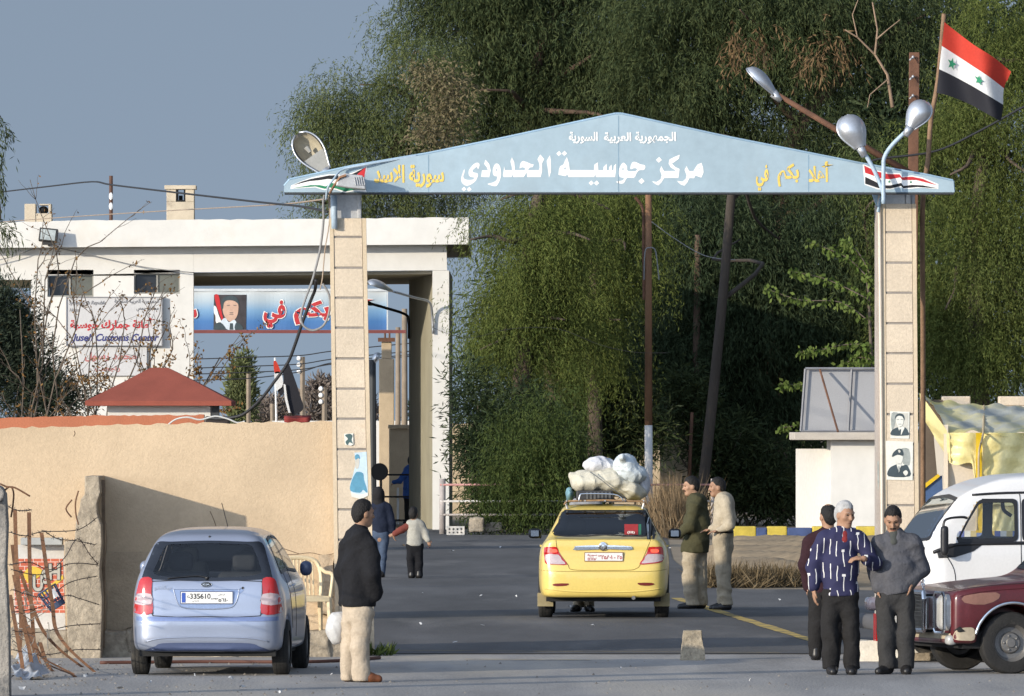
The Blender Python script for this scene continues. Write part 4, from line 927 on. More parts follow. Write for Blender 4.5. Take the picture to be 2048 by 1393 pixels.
# -- hanging eucalyptus twigs at the left edge
D = 130
t = tree('eucalyptus_tree', 'dark hanging eucalyptus twigs entering at the left edge of the sky', D, (-120, None), [(-115, 600, 0), (-100, 300, 0), (-80, 200, 0)], .12, .05, [(3, 0, 235, 0, .02), (3, -5, 350, 0, .02), (2, 0, 440, 0, .02), (3, -60, 120, 0, .03)], m_bark)
Vs = []
for px, py, o in ((2, 240, .2), (8, 270, .25), (-10, 330, .2), (0, 360, .1), (5, 450, .3), (-8, 300, .2), (12, 460, .25), (-2, 470, .2), (-30, 240, .2), (-30, 420, .2), (-60, 300, .2), (-70, 200, .2), (-60, 450, .2), (-120, 350, .2), (-110, 250, .2), (-20, 545, .1)):
    Vs.append(weep(np.array([P(px, py, D)]), np.array([[.5, 0, .2]]), 9, 9, .32, o, .10, .017, .05, 1.0, .4))
crown('foliage', Vs, m_euc, t)
# -- bare autumn shrubs behind the terracotta wall
def bare(name, label, D, base, tips, leafm, nleaf, seed):
    r = random.Random(seed); b0 = Vector(((base - 1024) * D / F, D, 0)); t = thing(name, label, 'shrub', b0, 'leaf-shedding shrubs behind the red wall')
    mb = MB(); ends = []
    def grow(a, b, rad, lev):
        pts = []
        for i in range(6):
            q = a.lerp(b, i / 5); j = (b - a).length * .035; pts.append(q + Vector((r.uniform(-j, j), r.uniform(-j, j), r.uniform(-j, j))) * (1 if 0 < i < 5 else 0))
        mb.tube(pts, [rad, rad * .45], 5)
        for q in pts[2:]: ends.append(q)
        if lev > 0:
            for i in range(5 if lev > 1 else 4):
                q = pts[r.randrange(1, 6)]; d = (b - a) * r.uniform(.25, .5); d = Vector((d.x + r.uniform(-.35, .35) * d.length * 1.6, d.y + r.uniform(-.3, .3) * d.length, abs(d.z) * r.uniform(.3, 1)))
                grow(q, q + d, rad * .5, lev - 1)
    for px, py in tips: grow(b0 + Vector((r.uniform(-.3, .3), 0, .8)), P(px, py, D + r.uniform(-.6, .6)), .028, 2)
    obj('branches', mb, m_twig, t, smooth=True)
    E = np.array([ends[r.randrange(len(ends))] for _ in range(nleaf)]) + R.normal(size=(nleaf, 3)) * .04
    Dr = R.normal(size=(nleaf, 3)); Dr[:, 2] -= .5
    crown('dry_leaves', [leaf_quads(E, Dr, .055 + .05 * R.random(nleaf), .035 + .02 * R.random(nleaf))], leafm, t); return t
m_dry = leafmat('dry_leaf', (.13, .065, .022), (.21, .12, .04), .1)
bare('bare_shrub', 'nearly bare twiggy shrub with a few brown leaves in front of the customs sign', 197, 215, [(190, 650), (250, 640), (290, 635), (335, 650), (150, 690), (300, 700), (180, 710), (345, 700)], m_dry, 800, 3)
bare('bare_shrub', 'brown-leaved twiggy shrub beside and over the red pavilion roof', 186, 300, [(440, 715), (380, 740), (350, 760), (250, 760), (400, 780), (220, 790), (320, 790), (280, 760)], m_dry, 3200, 8)
bare('bare_shrub', 'tall thin leafless shrub rising left of the customs sign', 199, 60, [(75, 540), (90, 560), (150, 520), (118, 545), (40, 620), (165, 590)], m_dry, 420, 15)
bush('conifer_shrub', 'dark bushy evergreen at the left edge behind the red wall', 201, [(30, 700, 60, 90), (60, 780, 80, 70), (120, 800, 50, 50), (-30, 680, 80, 110), (10, 620, 50, 60, .6)], 420, m_conif, .16, .03, 60, .45, -.3)
# -- small trees far beyond the drive-through
m_far = leafmat('far_poplar_leaf', (.12, .14, .06), (.16, .17, .075), .2); m_farb = leafmat('far_bare_twigs', (.16, .13, .11), (.18, .15, .13), .1)
def far_tree(name, label, px, top, half, D, m, n=150):
    b0 = Vector(((px - 1024) * D / F, D, 0)); t = thing(name, label, 'tree', b0); mb = MB(); mb.tube([b0, P(px, top + 20, D)], [.25, .04], 6); obj('trunk', mb, m_bark, t)
    h = 862 - top; C, O, r = blob_points([(px, top + h * .55, half, h * .5), (px, top + h * .35, half * .6, h * .33)], D, n, .1)
    crown('crown', [clusters(C, 40, .45, .35, .1, -.6)], m, t)
far_tree('poplar_tree', 'far slim yellow-green poplar seen through the left opening', 484, 700, 22, 480, m_far)
far_tree('far_tree', 'far leafless brownish tree at the right of the left opening', 645, 750, 38, 450, m_farb, 110)
far_tree('far_tree', 'far low hazy tree left of the small flag', 545, 800, 45, 520, m_farb, 90)
far_tree('far_tree', 'far dark tree right of the passage post', 870, 780, 40, 420, m_conif, 110)
far_tree('far_tree', 'far dim tree low beside the beige pillar', 720, 800, 30, 430, m_farb, 70)
# -- dry grasses
def grass(name, label, pts, n, h, m, kind=True, lean=.25):
    V = []
    for px, py0, w, D, hh in pts:
        k = n; B = np.stack([(px + R.normal(size=k) * w - 1024) * D / F, D + R.normal(size=k) * .5, np.zeros(k)], 1)
        Dr = R.normal(size=(k, 3)) * lean; Dr[:, 2] = 1
        V.append(leaf_quads(B, Dr, hh * (.4 + .7 * R.random(k)), .022))
    o = raw(name, np.concatenate(V), np.arange(sum(len(v) for v in V)).reshape(-1, 4), m, None, False); tag(o, label, 'grass', kind='stuff'); return o
m_straw = leafmat('straw', (.16, .11, .062), (.25, .18, .105), .15)
grass('dry_reeds', 'tall dry straw-coloured reeds left of the two officers', [(1345, 0, 22, 198, 1.45), (1328, 0, 16, 200, 1.0), (1368, 0, 18, 196, 1.1)], 900, 1.5, m_straw)
grass('dry_grass', 'low tangled dry grass along the kerb behind the officers', [(rnd.uniform(1405, 1670), 0, rnd.uniform(5, 15), rnd.uniform(135.6, 137.6), rnd.uniform(.16, .52)) for _ in range(34)], 230, .35, leafmat('dull_straw', (.085, .062, .034), (.155, .115, .065), .1), lean=.9)
# ================================================================== street furniture and small structures
m_alu = mat('brushed_aluminium', (.50, .51, .53), .32, .06, 4, metal=.7)
m_alud = mat('weathered_aluminium', (.40, .40, .40), .5, .15, 6, metal=.4)
m_lens = mat('lamp_lens', (.30, .29, .26), .3, .1, 4)
m_bluepipe = mat('blue_pipe', (.36, .45, .53), .5, .12, 5)
def lamp_head(t, neck, tip, dome, w=.15, h=.13, housing=None, opened=False):
    neck = Vector(neck); tip = Vector(tip); a = (tip - neck); L = a.length; a.normalize(); dome = Vector(dome); n = (dome - a * dome.dot(a)).normalized(); s = a.cross(n)
    def f(u): return math.sqrt(max(0, 1 - ((u - .6) / .4) ** 2)) if u > .6 else .40 + .60 * math.sin(u / .6 * math.pi / 2) ** 1.3
    def pt(u, v, k=1.0):
        ang = math.pi * v; q = f(u)
        return neck + a * (L * u) + s * (w * q * k * math.cos(ang)) + n * (h * q * k * math.sin(ang))
    mb = MB(); us = [i / 16 for i in range(17)]
    mb.grid(lambda u, v: pt(.001 + .997 * u, v), 18, 13)
    mb.grid(lambda u, v: pt(.001 + .997 * u, v, .93), 18, 13)
    for sd_ in (0, 1):   # rolled rim
        mb.tube([pt(.01 + .985 * i / 14, sd_) - n * .006 for i in range(15)], .011, 6)
    mb.tube([neck - a * .10, neck + a * .03], [.035, .055], 8)
    obj('lamp_housing', mb, housing or m_alu, t, smooth=True)
    mb = MB(); k = 14
    up = [(.12 + .86 * i / k if not opened else .0 + .45 * i / k) for i in range(k + 1)]
    V = []; off = -.012 if not opened else .02
    for u in up: V += [pt(u, 0, .88) + n * off, pt(u, 1, .88) + n * off]
    mb.add(V, [(2 * i, 2 * i + 1, 2 * i + 3, 2 * i + 2) for i in range(k)])
    obj('lamp_lens' if not opened else 'gear_cover', mb, m_lens, t)
    if opened:
        mb = MB(); mb.grid(lambda u, v: pt(.42 + .55 * u, v, .86), 12, 11); obj('reflector', mb, mat('cream_reflector', (.42, .37, .27), .55, .15, 7), t, smooth=True)
        mb = MB(); c = pt(.55, .5, .3); mb.tube([c, c + a * .07], [.022, .03], 8); obj('bulb', mb, m_lens, t)
    return t
# lamp on the left column with open broken head
t = thing('street_lamp', 'silver lamp with its broken cover hanging open on the left gate column', 'street lamp', P(668, 437, GD - .06), 'lamps above the gate')
mb = MB(); mb.tube([P(669, 458, GD - .05), P(668, 392, GD - .05)], .034, 10); mb.tube([P(668, 392, GD - .05), P(664, 372, GD - .12), P(649, 342, GD - .2)], .026, 8)
obj('lamp_arm', mb, m_bluepipe, t, smooth=True)
lamp_head(t, P(652, 344, GD - .2), P(594, 268, GD - .10), Vector((-.30, .85, .25)), .15, .20, opened=True)
# floodlight lying on the sign beside it
t = thing('floodlight', 'grey finned floodlight hanging tilted beside the broken lamp on the left column', 'floodlight', P(690, 380, GD - .5))
mb = MB(); mb.prism([((x - 1024) * 94.1 / F, CH - (y - HZ) * 94.1 / F) for x, y in ((672, 373), (678, 352), (690, 347), (705, 350), (726, 352), (732, 380), (700, 377))], 93.95, 94.2, 'xz')
obj('lamp_housing', mb, m_alud, t, bevel=.012)
for i in range(5):
    mb = MB(); a = P(709 + i * 4.5, 355, 93.94); b = P(712 + i * 4.5, 371, 93.94); mb.tube([a, b], .0075, 5); obj('cooling_fin', mb, m_alu, t)
mb = MB(); mb.tube([P(660, 386, 94.2), P(668, 372, 94.0), P(680, 355, 93.93), P(692, 351, 93.93)], .014, 6); obj('bracket', mb, mat('rusty_bracket', (.26, .14, .08), .85, .3, 8), t)
mb = MB(); mb.tube([Vector(q) for q in spline([P(652, 400, 94.3), P(656, 375, 94.2), P(668, 358, 94.2), P(685, 340, 94.3), P(730, 330, 94.3), P(800, 318, 94.36), P(835, 312, 94.4)], 5, False)], .012, 6)
tag(obj('cable', mb, m_bluepipe, smooth=True), 'pale cable running from the left column up along the top edge of the sign', 'cable')
# lamps on the right column
t = thing('street_lamp', 'silver lamp seen from its rounded back, left of the two above the painted flag', 'street lamp', P(1772, 405, GD - .1), 'lamps above the gate')
mb = MB(); mb.tube([Vector(q) for q in spline([P(1766, 404, GD - .6), P(1766, 384, GD - .62), P(1746, 336, GD - .62), P(1722, 296, GD - .62)], 5, False)], .022, 8); obj('lamp_arm', mb, m_bluepipe, t, smooth=True)
lamp_head(t, P(1721, 296, GD - .62), P(1690, 232, GD - .55), Vector((.25, -1, .25)), .15, .13)
t = thing('street_lamp', 'silver lamp on a curved pale blue arm just left of the flag pole', 'street lamp', P(1768, 412, GD - .1), 'lamps above the gate')
mb = MB(); mb.tube([Vector(q) for q in spline([P(1767, 408, GD - .66), P(1767, 340, GD - .66), P(1769, 315, GD - .66), P(1785, 290, GD - .66), P(1818, 258, GD - .66)], 5, False)], .022, 8); obj('lamp_arm', mb, m_bluepipe, t, smooth=True)
lamp_head(t, P(1820, 256, GD - .66), P(1852, 203, GD - .6), Vector((-.35, -1, .35)), .13, .12)
# brown utility pole behind, with side lamp
UD = 104.0
t = thing('utility_pole', 'brown steel utility pole with white insulators behind the right column', 'utility pole', P(1830, 1271, UD))
mb = MB(); mb.prism([(x_(1819, UD), z_(105, UD)), (x_(1839, UD), z_(105, UD)), (x_(1828, UD), 0), (x_(1808, UD), 0)], UD, UD + .11, 'xz'); m_rust = mat('rusty_steel', (.13, .062, .036), .85, .3, 4, .3, 40, stain=(.06, .03, .02), stain_scale=3); obj('pole', mb, m_rust, t, bevel=.006)
for y in (118, 157, 195):
    mb = MB(); mb.tube([P(1829, y - 3, UD - .01), P(1822, y, UD - .07), P(1820, y + 3, UD - .09)], .010, 6); mb.ell(P(1826, y - 3, UD - .04), (.016, .016, .02), 8); obj('insulator', mb, m_alud, t, smooth=True)
mb = MB(); mb.tube([P(1552, 188, UD - .1), P(1700, 276, UD - .05), P(1824, 350, UD)], [.028, .036, .04], 8); obj('lamp_arm', mb, m_rust, t, smooth=True)
lamp_head(t, P(1550, 190, UD - .1), P(1494, 137, UD - .1), Vector((.6, -.25, .75)), .12, .1)
# big flag and its pole
fp = thing('flagpole', 'rough wooden flagpole leaning behind the right column', 'flagpole', P(1846, 1260, 97))
mb = MB(); mb.tube([Vector(q) for q in spline([P(1846, 1290, 97), P(1846, 700, 96), P(1845, 420, 95.2), P(1856, 320, 95.0), P(1862, 240, 95.0), P(1876, 160, 95.0), P(1888, 28, 95.0)], 4, False)], [.028, .024], 8)
obj('pole', mb, mat('raw_wood', (.22, .135, .08), .9, .3, 5, .5, 40), fp, smooth=True)
flg = thing('flag', 'red, white and black flag with two green stars flying from the wooden pole', 'flag', P(1882, 100, 95))
def flagpt(u, v):
    top = spline([(1889, 45), (1918, 68), (1950, 92), (1988, 116), (2022, 144)], 6, False); bot = spline([(1873, 186), (1900, 193), (1940, 210), (1972, 228), (2001, 243)], 6, False)
    def at(L, u): k = u * (len(L) - 1); i = min(int(k), len(L) - 2); f = k - i; return [L[i][j] + (L[i + 1][j] - L[i][j]) * f for j in (0, 1)]
    a, b = at(top, u), at(bot, u); px, py = a[0] + (b[0] - a[0]) * v, a[1] + (b[1] - a[1]) * v
    px += 3.0 * math.sin(v * 6.3 + u * 3) * u * (1 if v > .2 else .3) - 6 * u * math.sin(math.pi * v) * .8
    y = 94.95 + .10 * math.sin(u * 8.2 - v * 2.0) * (.25 + u) - .10 * u
    return P(px, py, y)
fm = {'red_stripe': (0, .335, m_red), 'white_stripe': (.335, .665, m_white), 'black_stripe': (.665, 1, m_blk)}
for nm, (v0, v1, m) in fm.items():
    mb = MB(); mb.grid(lambda u, v: flagpt(u, v0 + (v1 - v0) * v), 40, 9)
    obj(nm, mb, mat(nm + '_cloth', {'red_stripe': (.55, .045, .025), 'white_stripe': (.75, .74, .72), 'black_stripe': (.018, .018, .024)}[nm], .8, .05, trans=.25), flg, smooth=True)
for (u0, rr) in ((.22, .055), (.62, .05)):
    me = MB(); V = []
    for k in range(10):
        r_ = rr if k % 2 == 0 else rr * .42; an = k * math.pi / 5
        V.append(flagpt(u0 + r_ * 1.35 * math.sin(an), .5 - r_ * 2.0 * math.cos(an) * .9) - Vector((0, .03, 0)))
    c = flagpt(u0, .5) - Vector((0, .03, 0)); me.add(V + [c], [(i, (i + 1) % 10, 10) for i in range(10)])
    obj('green_star', me, m_grn, flg)
# small drooping flag at the wall with its post
sf = thing('flag', 'small drooping red, white and black flag on a white pole above the beige wall', 'flag', P(553, 845, 97))
mb = MB(); mb.tube([P(553, 850, 97), P(550, 716, 97)], .012, 6); obj('pole', mb, m_white, sf)
for nm, lp, m in (('red_stripe', [(547, 725), (551, 722), (556, 730), (561, 745), (555, 747), (549, 746)], 'red_stripe_cloth'), ('white_stripe', [(549, 746), (561, 745), (566, 762), (565, 775), (558, 783), (552, 780), (550, 765)], 'white_stripe_cloth'), ('black_stripe', [(566, 740), (575, 725), (590, 760), (603, 800), (607, 815), (600, 825), (584, 828), (572, 800), (568, 785), (563, 792), (555, 782), (564, 774), (567, 760)], 'black_stripe_cloth')):
    o = flat(nm, [spline(lp, 3)], MATS[m], sf, 96.95, .03)
flat('white_edge', [[(567, 768), (571, 770), (574, 795), (581, 826), (577, 826), (570, 800)]], MATS['white_stripe_cloth'], sf, 96.93, .01, lift=.02)
mb = MB(); rough_block(mb, P(596, 837, 97), (.30, .22, .05), 5, .03, 5); tag(obj('red_cloth', mb, mat('red_cloth', (.24, .035, .03), .8, .2, 6), smooth=True, origin=P(592, 840, 97)), 'crumpled red cloth lying on the wall top under the small flag', 'cloth')
# ------------------------------------------------------------------ cables
def cable(label, pts, D, r, m, d1=None, name='cable'):
    q = [P(x, y, D + ((d1 - D) * i / (len(pts) - 1) if d1 else 0)) for i, (x, y) in enumerate(pts)]
    mb = MB(); mb.tube([Vector(p) for p in spline(q, 5, False)], r, 6); return tag(obj(name, mb, m, smooth=True), label, 'cable')
m_wire = mat('black_cable', (.02, .02, .022), .6); m_wgrey = mat('grey_cable', (.22, .22, .22), .6); m_wtan = mat('tan_cable', (.35, .27, .2), .6)
cable('dark overhead cable sagging across the sky above the white roof', [(-40, 390), (15, 383), (100, 373), (183, 364), (222, 370), (330, 383), (512, 404), (600, 413), (655, 424)], 205, .015, m_wire, 95.2)
cable('thin reddish wire just above the white roof', [(-40, 448), (100, 437), (300, 424), (512, 412), (575, 408), (655, 398)], 206, .010, m_wtan, 95.2)
cable('thick black cable rising to the right behind the flag', [(2110, 190), (2048, 214), (1960, 262), (1870, 303), (1760, 318), (1730, 330)], 101, .014, m_wire)
cable('grey wire drooping from the floodlight across the white wall', [(-40, 530), (30, 512), (85, 492), (120, 497), (200, 515), (290, 535), (388, 546)], BD - .2, .012, m_wgrey)
cable('pale wire strung from the building pier through the weeping trees', [(867, 656), (885, 664), (910, 672), (950, 675), (1010, 660), (1080, 655), (1130, 662), (1200, 690), (1270, 705), (1340, 706)], 204.5, .005, m_wire)
cable('thick grey cable hanging from the left column head down to the wall', [(664, 355), (655, 375), (647, 400), (647, 440), (643, 480), (638, 510), (625, 560), (613, 592), (604, 620), (602, 640), (610, 655), (628, 661), (648, 650), (659, 622), (658, 590), (645, 568)], 95.0, .014, m_wgrey)
cable('black taped cable slanting from the column to the small flag and wall', [(632, 560), (630, 580), (622, 600), (605, 645), (590, 690), (575, 727), (548, 765), (525, 795), (505, 815), (480, 832), (440, 838), (415, 836)], 94.98, .018, m_wire, 96)
cable('thin tan wire hanging beside the thick cable on the left column', [(657, 380), (659, 440), (650, 500), (645, 555), (640, 580)], 95.0, .007, m_wtan)
cable('pale cables coiling over the beige wall top', [(330, 856), (350, 840), (375, 835), (400, 840), (430, 833), (455, 838), (475, 846), (490, 843)], 95.3, .010, mat('pale_cable', (.5, .5, .48), .6))
for i, (ya, yb) in enumerate(((715, 702), (733, 718), (745, 728), (757, 725))):
    cable(['topmost', 'second', 'third', 'lowest'][i] + ' of the far power lines crossing the left opening', [(380, ya + 4), (500, ya), (600, (ya + yb) / 2 + 3), (670, yb), (830, yb - 16)], 330, .022, m_wire, name='power_line')
cable('thin dark wire slanting through the trees right of the telegraph pole', [(1298, 440), (1350, 478), (1410, 512), (1470, 520)], 212, .012, m_wgrey)
# barbed wire between the posts at left
for i, (lab, pts) in enumerate((('uppermost', [(0, 1000), (25, 1018), (45, 1022), (60, 1020)]), ('rising', [(20, 1065), (50, 1072), (85, 1064), (155, 1060), (195, 1035)]), ('looped', [(88, 1062), (115, 1078), (152, 1082), (190, 1090)]), ('steep', [(20, 1130), (60, 1125), (100, 1140), (130, 1115), (155, 1078), (180, 1110), (195, 1128)]), ('middle', [(25, 1140), (80, 1150), (140, 1128), (195, 1130)]), ('curved', [(25, 1180), (90, 1195), (140, 1165), (192, 1153)]), ('slack', [(25, 1225), (80, 1215), (130, 1192), (160, 1198), (198, 1210)]), ('low', [(25, 1262), (80, 1265), (140, 1252), (200, 1248)]), ('lowest', [(25, 1300), (90, 1310), (150, 1300), (200, 1300)]))):
    q = [P(x, y, 80.2 + 13.0 * max(0, min(1, (x - 15) / 180)) ** .3) for x, y in pts]; sp = [Vector(p) for p in spline(q, 8, False)]
    mb = MB(); mb.tube(sp, .005, 5)
    for p in sp[::3]:
        for k in range(2):
            d = Vector((rnd.uniform(-1, 1), rnd.uniform(-1, 1), rnd.uniform(-1, 1))).normalized() * .028; mb.tube([p - d, p + d], .0028, 4)
    tag(obj('barbed_wire', mb, mat('rusty_wire', (.11, .085, .07), .8, .3, 9)), lab + ' strand of barbed wire strung between the grey post and the broken wall end', 'barbed wire', 'barbed wire strands at the left')
# rusty bars leaning in a bundle
m_rbar = mat('orange_rust', (.17, .085, .045), .9, .35, 5, .5, 40, stain=(.08, .045, .03), stain_scale=4)
bars = [('straight', [(30, 1020), (33, 1120), (42, 1240), (36, 1345)], 88.2), ('tall straight', [(58, 1025), (60, 1150), (66, 1260), (72, 1345)], 88.5), ('slanting', [(83, 1066), (95, 1150), (105, 1210), (112, 1260), (140, 1300), (190, 1345)], 88.3), ('long bowed', [(40, 1140), (60, 1200), (85, 1260), (120, 1300), (165, 1335)], 88.9), ('curved', [(25, 1090), (35, 1170), (55, 1260), (80, 1330)], 88.7), ('low sweeping', [(55, 1250), (80, 1310), (110, 1330), (150, 1350)], 87.5), ('bent', [(28, 1150), (45, 1240), (62, 1320), (65, 1390)], 86.2), ('short', [(80, 1285), (95, 1330), (115, 1350), (128, 1362)], 88.5), ('arched', [(20, 1190), (36, 1280), (45, 1340), (40, 1393)], 86.0), ('outer sweeping', [(95, 1330), (125, 1342), (148, 1352), (155, 1368)], 86.4)]
for lab, pts, D in bars:
    q = [P(x, y, D) for x, y in pts]; q[-1] = q[-1] if True else q[-1]
    mb = MB(); sp = [Vector(p) for p in spline(q, 6, False)]; n_ = len(sp)
    V = []; w = .019
    for p in sp: V += [p + Vector((-w, -.008, 0)), p + Vector((w, -.008, 0)), p + Vector((w, .008, 0)), p + Vector((-w, .008, 0))]
    Fc = [(4 * i + k, 4 * i + (k + 1) % 4, 4 * i + 4 + (k + 1) % 4, 4 * i + 4 + k) for i in range(n_ - 1) for k in range(4)] + [(0, 1, 2, 3), (4 * n_ - 4, 4 * n_ - 3, 4 * n_ - 2, 4 * n_ - 1)]
    mb.add(V, Fc); tag(obj('rusty_bar', mb, m_rbar), lab + ' flat rusty iron bar in the tangle beside the grey post', 'iron bar', 'rusty bars tangled at the left')
for lab, pts, D in (('hooked', [(0, 968), (14, 974), (30, 976), (60, 993)], 80.1), ('looped', [(5, 985), (20, 974), (27, 985), (26, 1010), (22, 1035)], 80.1), ('short upright', [(157, 1050), (152, 1030), (151, 1005), (157, 982)], 93.25), ('kinked', [(143, 1035), (132, 1018), (144, 1000)], 93.25)):
    mb = MB(); mb.tube([Vector(p) for p in spline([P(x, y, D) for x, y in pts], 5, False)], .009, 6); tag(obj('reinforcing_rod', mb, m_rbar, smooth=True), lab + ' rusty reinforcing rod sticking out of the ' + ('grey post' if D < 90 else 'broken wall end'), 'rod', 'bent reinforcing rods')
# tangle of tied wire at the foot of the bars
mb = MB()
for i in range(26):
    c = P(rnd.uniform(20, 85), rnd.uniform(1180, 1370), rnd.uniform(86.3, 88.8)); q = [c + Vector((rnd.uniform(-.16, .16), rnd.uniform(-.2, .2), rnd.uniform(-.14, .14))) for _ in range(5)]
    mb.tube([Vector(p) for p in spline(q, 4, False)], .004, 4)
tag(obj('wire_tangle', mb, mat('grey_wire', (.23, .21, .18), .8)), 'tangle of thin grey wire around the rusty bars', 'wire', kind='stuff')
mb = MB()
def rag(u, v):
    q = P(22 + 62 * u, 1395 - 48 * v, 85.6); k = math.sin(u * 9 + v * 5) * .05 + math.sin(u * 21 - v * 13) * .025
    return (q.x + .03 * math.sin(v * 11), 85.4 + 1.5 * v + k, .02 + (.30 * v * (1 - .5 * u) + k * .8) * math.sin(math.pi * min(1, .15 + u * .8)) ** .7)
mb.grid(rag, 26, 20); tag(obj('plastic_sheet', mb, mat('dirty_plastic', (.40, .42, .45), .5, .2, 5, .4, 20, stain=(.2, .17, .14), stain_scale=4, stain_lo=.55, stain_hi=.7), smooth=True, origin=P(50, 1370, 85.6)), 'crumpled dirty grey-white plastic sheet at the foot of the grey post', 'sheet')
# advertising panel and crate between the posts
AD_ = 94.0
ap = flat('advert_panel', [[(28, 1090), (128, 1090), (131, 1268), (28, 1268)]], mat('white_panel', (.55, .52, .48), .7, .15, 4), None, AD_, .02)
tag(ap, 'red brick-patterned advertising panel with yellow and grey lettering behind the rusty bars', 'panel')
m_bk = bpy.data.materials.new('printed_bricks'); m_bk.use_nodes = True; t_ = m_bk.node_tree; N = t_.nodes; br = N.new('ShaderNodeTexBrick'); tcn = N.new('ShaderNodeTexCoord'); mp = N.new('ShaderNodeMapping'); mp.inputs['Rotation'].default_value = (math.radians(90), 0, 0)
br.inputs['Color1'].default_value = (.42, .085, .04, 1); br.inputs['Color2'].default_value = (.48, .11, .055, 1); br.inputs['Mortar'].default_value = (.6, .45, .38, 1); br.inputs['Scale'].default_value = 5.5; br.inputs['Mortar Size'].default_value = .02
t_.links.new(tcn.outputs['Object'], mp.inputs[0]); t_.links.new(mp.outputs[0], br.inputs['Vector']); t_.links.new(br.outputs[0], N['Principled BSDF'].inputs['Base Color']); N['Principled BSDF'].inputs['Roughness'].default_value = .7
flat('brick_print', [[(28, 1118), (126, 1118), (130, 1226), (30, 1226)]], m_bk, ap, AD_, .004, lift=.004)
flat('yellow_burst', [spline([(47, 1148), (62, 1133), (80, 1138), (86, 1146), (70, 1160), (58, 1168), (52, 1160)], 3)], mat('yellow_print', (.62, .42, .05), .7), ap, AD_, .003, lift=.009)
flat('yellow_streak', [[(82, 1185), (126, 1150), (127, 1158), (84, 1194)]], MATS['yellow_print'], ap, AD_, .003, lift=.009)
m_lgrey = mat('grey_print', (.42, .40, .34), .7)
for ch, x0, x1, y0, y1 in (('U', 66, 86, 1150, 1183), ('S', 84, 98, 1140, 1168), ('H', 98, 120, 1128, 1160)):
    text('lettering_edge', ch, m_ink, ap, x_(x0 - 1.5, AD_), x_(x1 + 1.5, AD_), z_(y1 + 1.5, AD_), z_(y0 - 1.5, AD_), AD_ - .014, .06)
    text('lettering', ch, m_lgrey, ap, x_(x0, AD_), x_(x1, AD_), z_(y1, AD_), z_(y0, AD_), AD_ - .018, .03)
mb = MB(); a = P(42, 1076, 93.9); b = P(125, 1090, 93.9); mb.bb(a.x, b.x, 93.8, 94.1, b.z, a.z); obj('panel_cap', mb, mat('grey_cap', (.34, .34, .32), .8), ap, bevel=.006)
mb = MB(); rough_block(mb, P(85, 1310, 93.9), (.6, .4, .52), 8, .035, 77); tag(obj('stone_footing', mb, m_conc, smooth=True, origin=P(85, 1325, 93.9)), 'rough stone base under the brick-patterned panel', 'wall')
# battered plastic crate caught on a bar
ck = thing('plastic_basket', 'battered dark blue plastic basket caught on a rusty bar', 'basket', P(104, 1195, 90.0))
rot = Matrix.Rotation(math.radians(-32), 3, 'Y') @ Matrix.Rotation(math.radians(20), 3, 'Z')
cc = P(104, 1196, 90.0)
mb = MB()
for i in range(9):
    for zz in (-.1, -.05, 0, .05, .1): pass
for zz, k in ((-.11, .8), (-.04, .87), (.03, .94), (.10, 1.0)):
    pts = [cc + rot @ Vector((.105 * k * math.cos(a_), .08 * k * math.sin(a_), zz)) for a_ in [2 * math.pi * i / 16 for i in range(17)]]; mb.tube(pts, .008, 4)
for i in range(16):
    a_ = 2 * math.pi * i / 16; mb.tube([cc + rot @ Vector((.084 * math.cos(a_), .064 * math.sin(a_), -.11)), cc + rot @ Vector((.105 * math.cos(a_), .08 * math.sin(a_), .1))], .006, 4)
obj('mesh_side', mb, mat('dark_blue_plastic', (.055, .075, .13), .5, .2, 9), ck)
mb = MB(); mb.lathe(cc, [(0, -.115), (.078, -.114), (.08, -.06), (.0, -.055)], 16, 'z', rot); obj('bottom', mb, MATS['dark_blue_plastic'], ck)
mb = MB(); q = [Vector((.10 * math.cos(a_), .078 * math.sin(a_) - .012, z)) for z in (-.02, .07) for a_ in (-1.9, -1.5, -1.1)]; mb.add([cc + rot @ v for v in q], [(0, 1, 4, 3), (1, 2, 5, 4)]); obj('paper_label', mb, m_white, ck)
# ------------------------------------------------------------------ red-roofed pavilion
RD = 176.0
pv = thing('red_roof_pavilion', 'small white pavilion with terracotta red hipped roof behind the wall', 'pavilion', P(322, 1100, RD))
c = P(322, 803, RD); hw = 145 * RD / F; ap_ = P(318, 736, RD)
mb = MB(); e = hw; z0 = c.z; rr_ = .17
b4 = [(c.x - e, RD - e, z0), (c.x + e, RD - e, z0), (c.x + e, RD + e, z0), (c.x - e, RD + e, z0)]
mid = [(c.x + s * e * .50, RD + q * e * .50, z0 + (ap_.z - z0) * .57) for s, q in ((-1, -1), (1, -1), (1, 1), (-1, 1))]
top = [(c.x - .03 + s * rr_, RD + q * rr_, ap_.z) for s, q in ((-1, -1), (1, -1), (1, 1), (-1, 1))]
und = [(x, y, z - .09) for x, y, z in b4]
mb.add(b4 + mid + top + und, [(i, (i + 1) % 4, 4 + (i + 1) % 4, 4 + i) for i in range(4)] + [(4 + i, 4 + (i + 1) % 4, 8 + (i + 1) % 4, 8 + i) for i in range(4)] + [(8, 9, 10, 11)] + [(12 + i, 12 + (i + 1) % 4, (i + 1) % 4, i) for i in range(4)] + [(15, 14, 13, 12)])
obj('roof', mb, mat('red_roof_paint', (.26, .066, .042), .85, .12, 1.5, .2, 30), pv)
mb = MB(); mb.bb(c.x - 1.0, c.x + 1.0, RD - 1.0, RD + 1.0, 0, z0 - .093); obj('wall', mb, m_wwall, pv)
mb = MB(); mb.bb(x_(423, RD - 1), x_(438, RD - 1), RD - 1, RD - .7, 0, z_(806, RD - 1)); obj('post', mb, mat('dark_post', (.05, .055, .06), .7), pv)
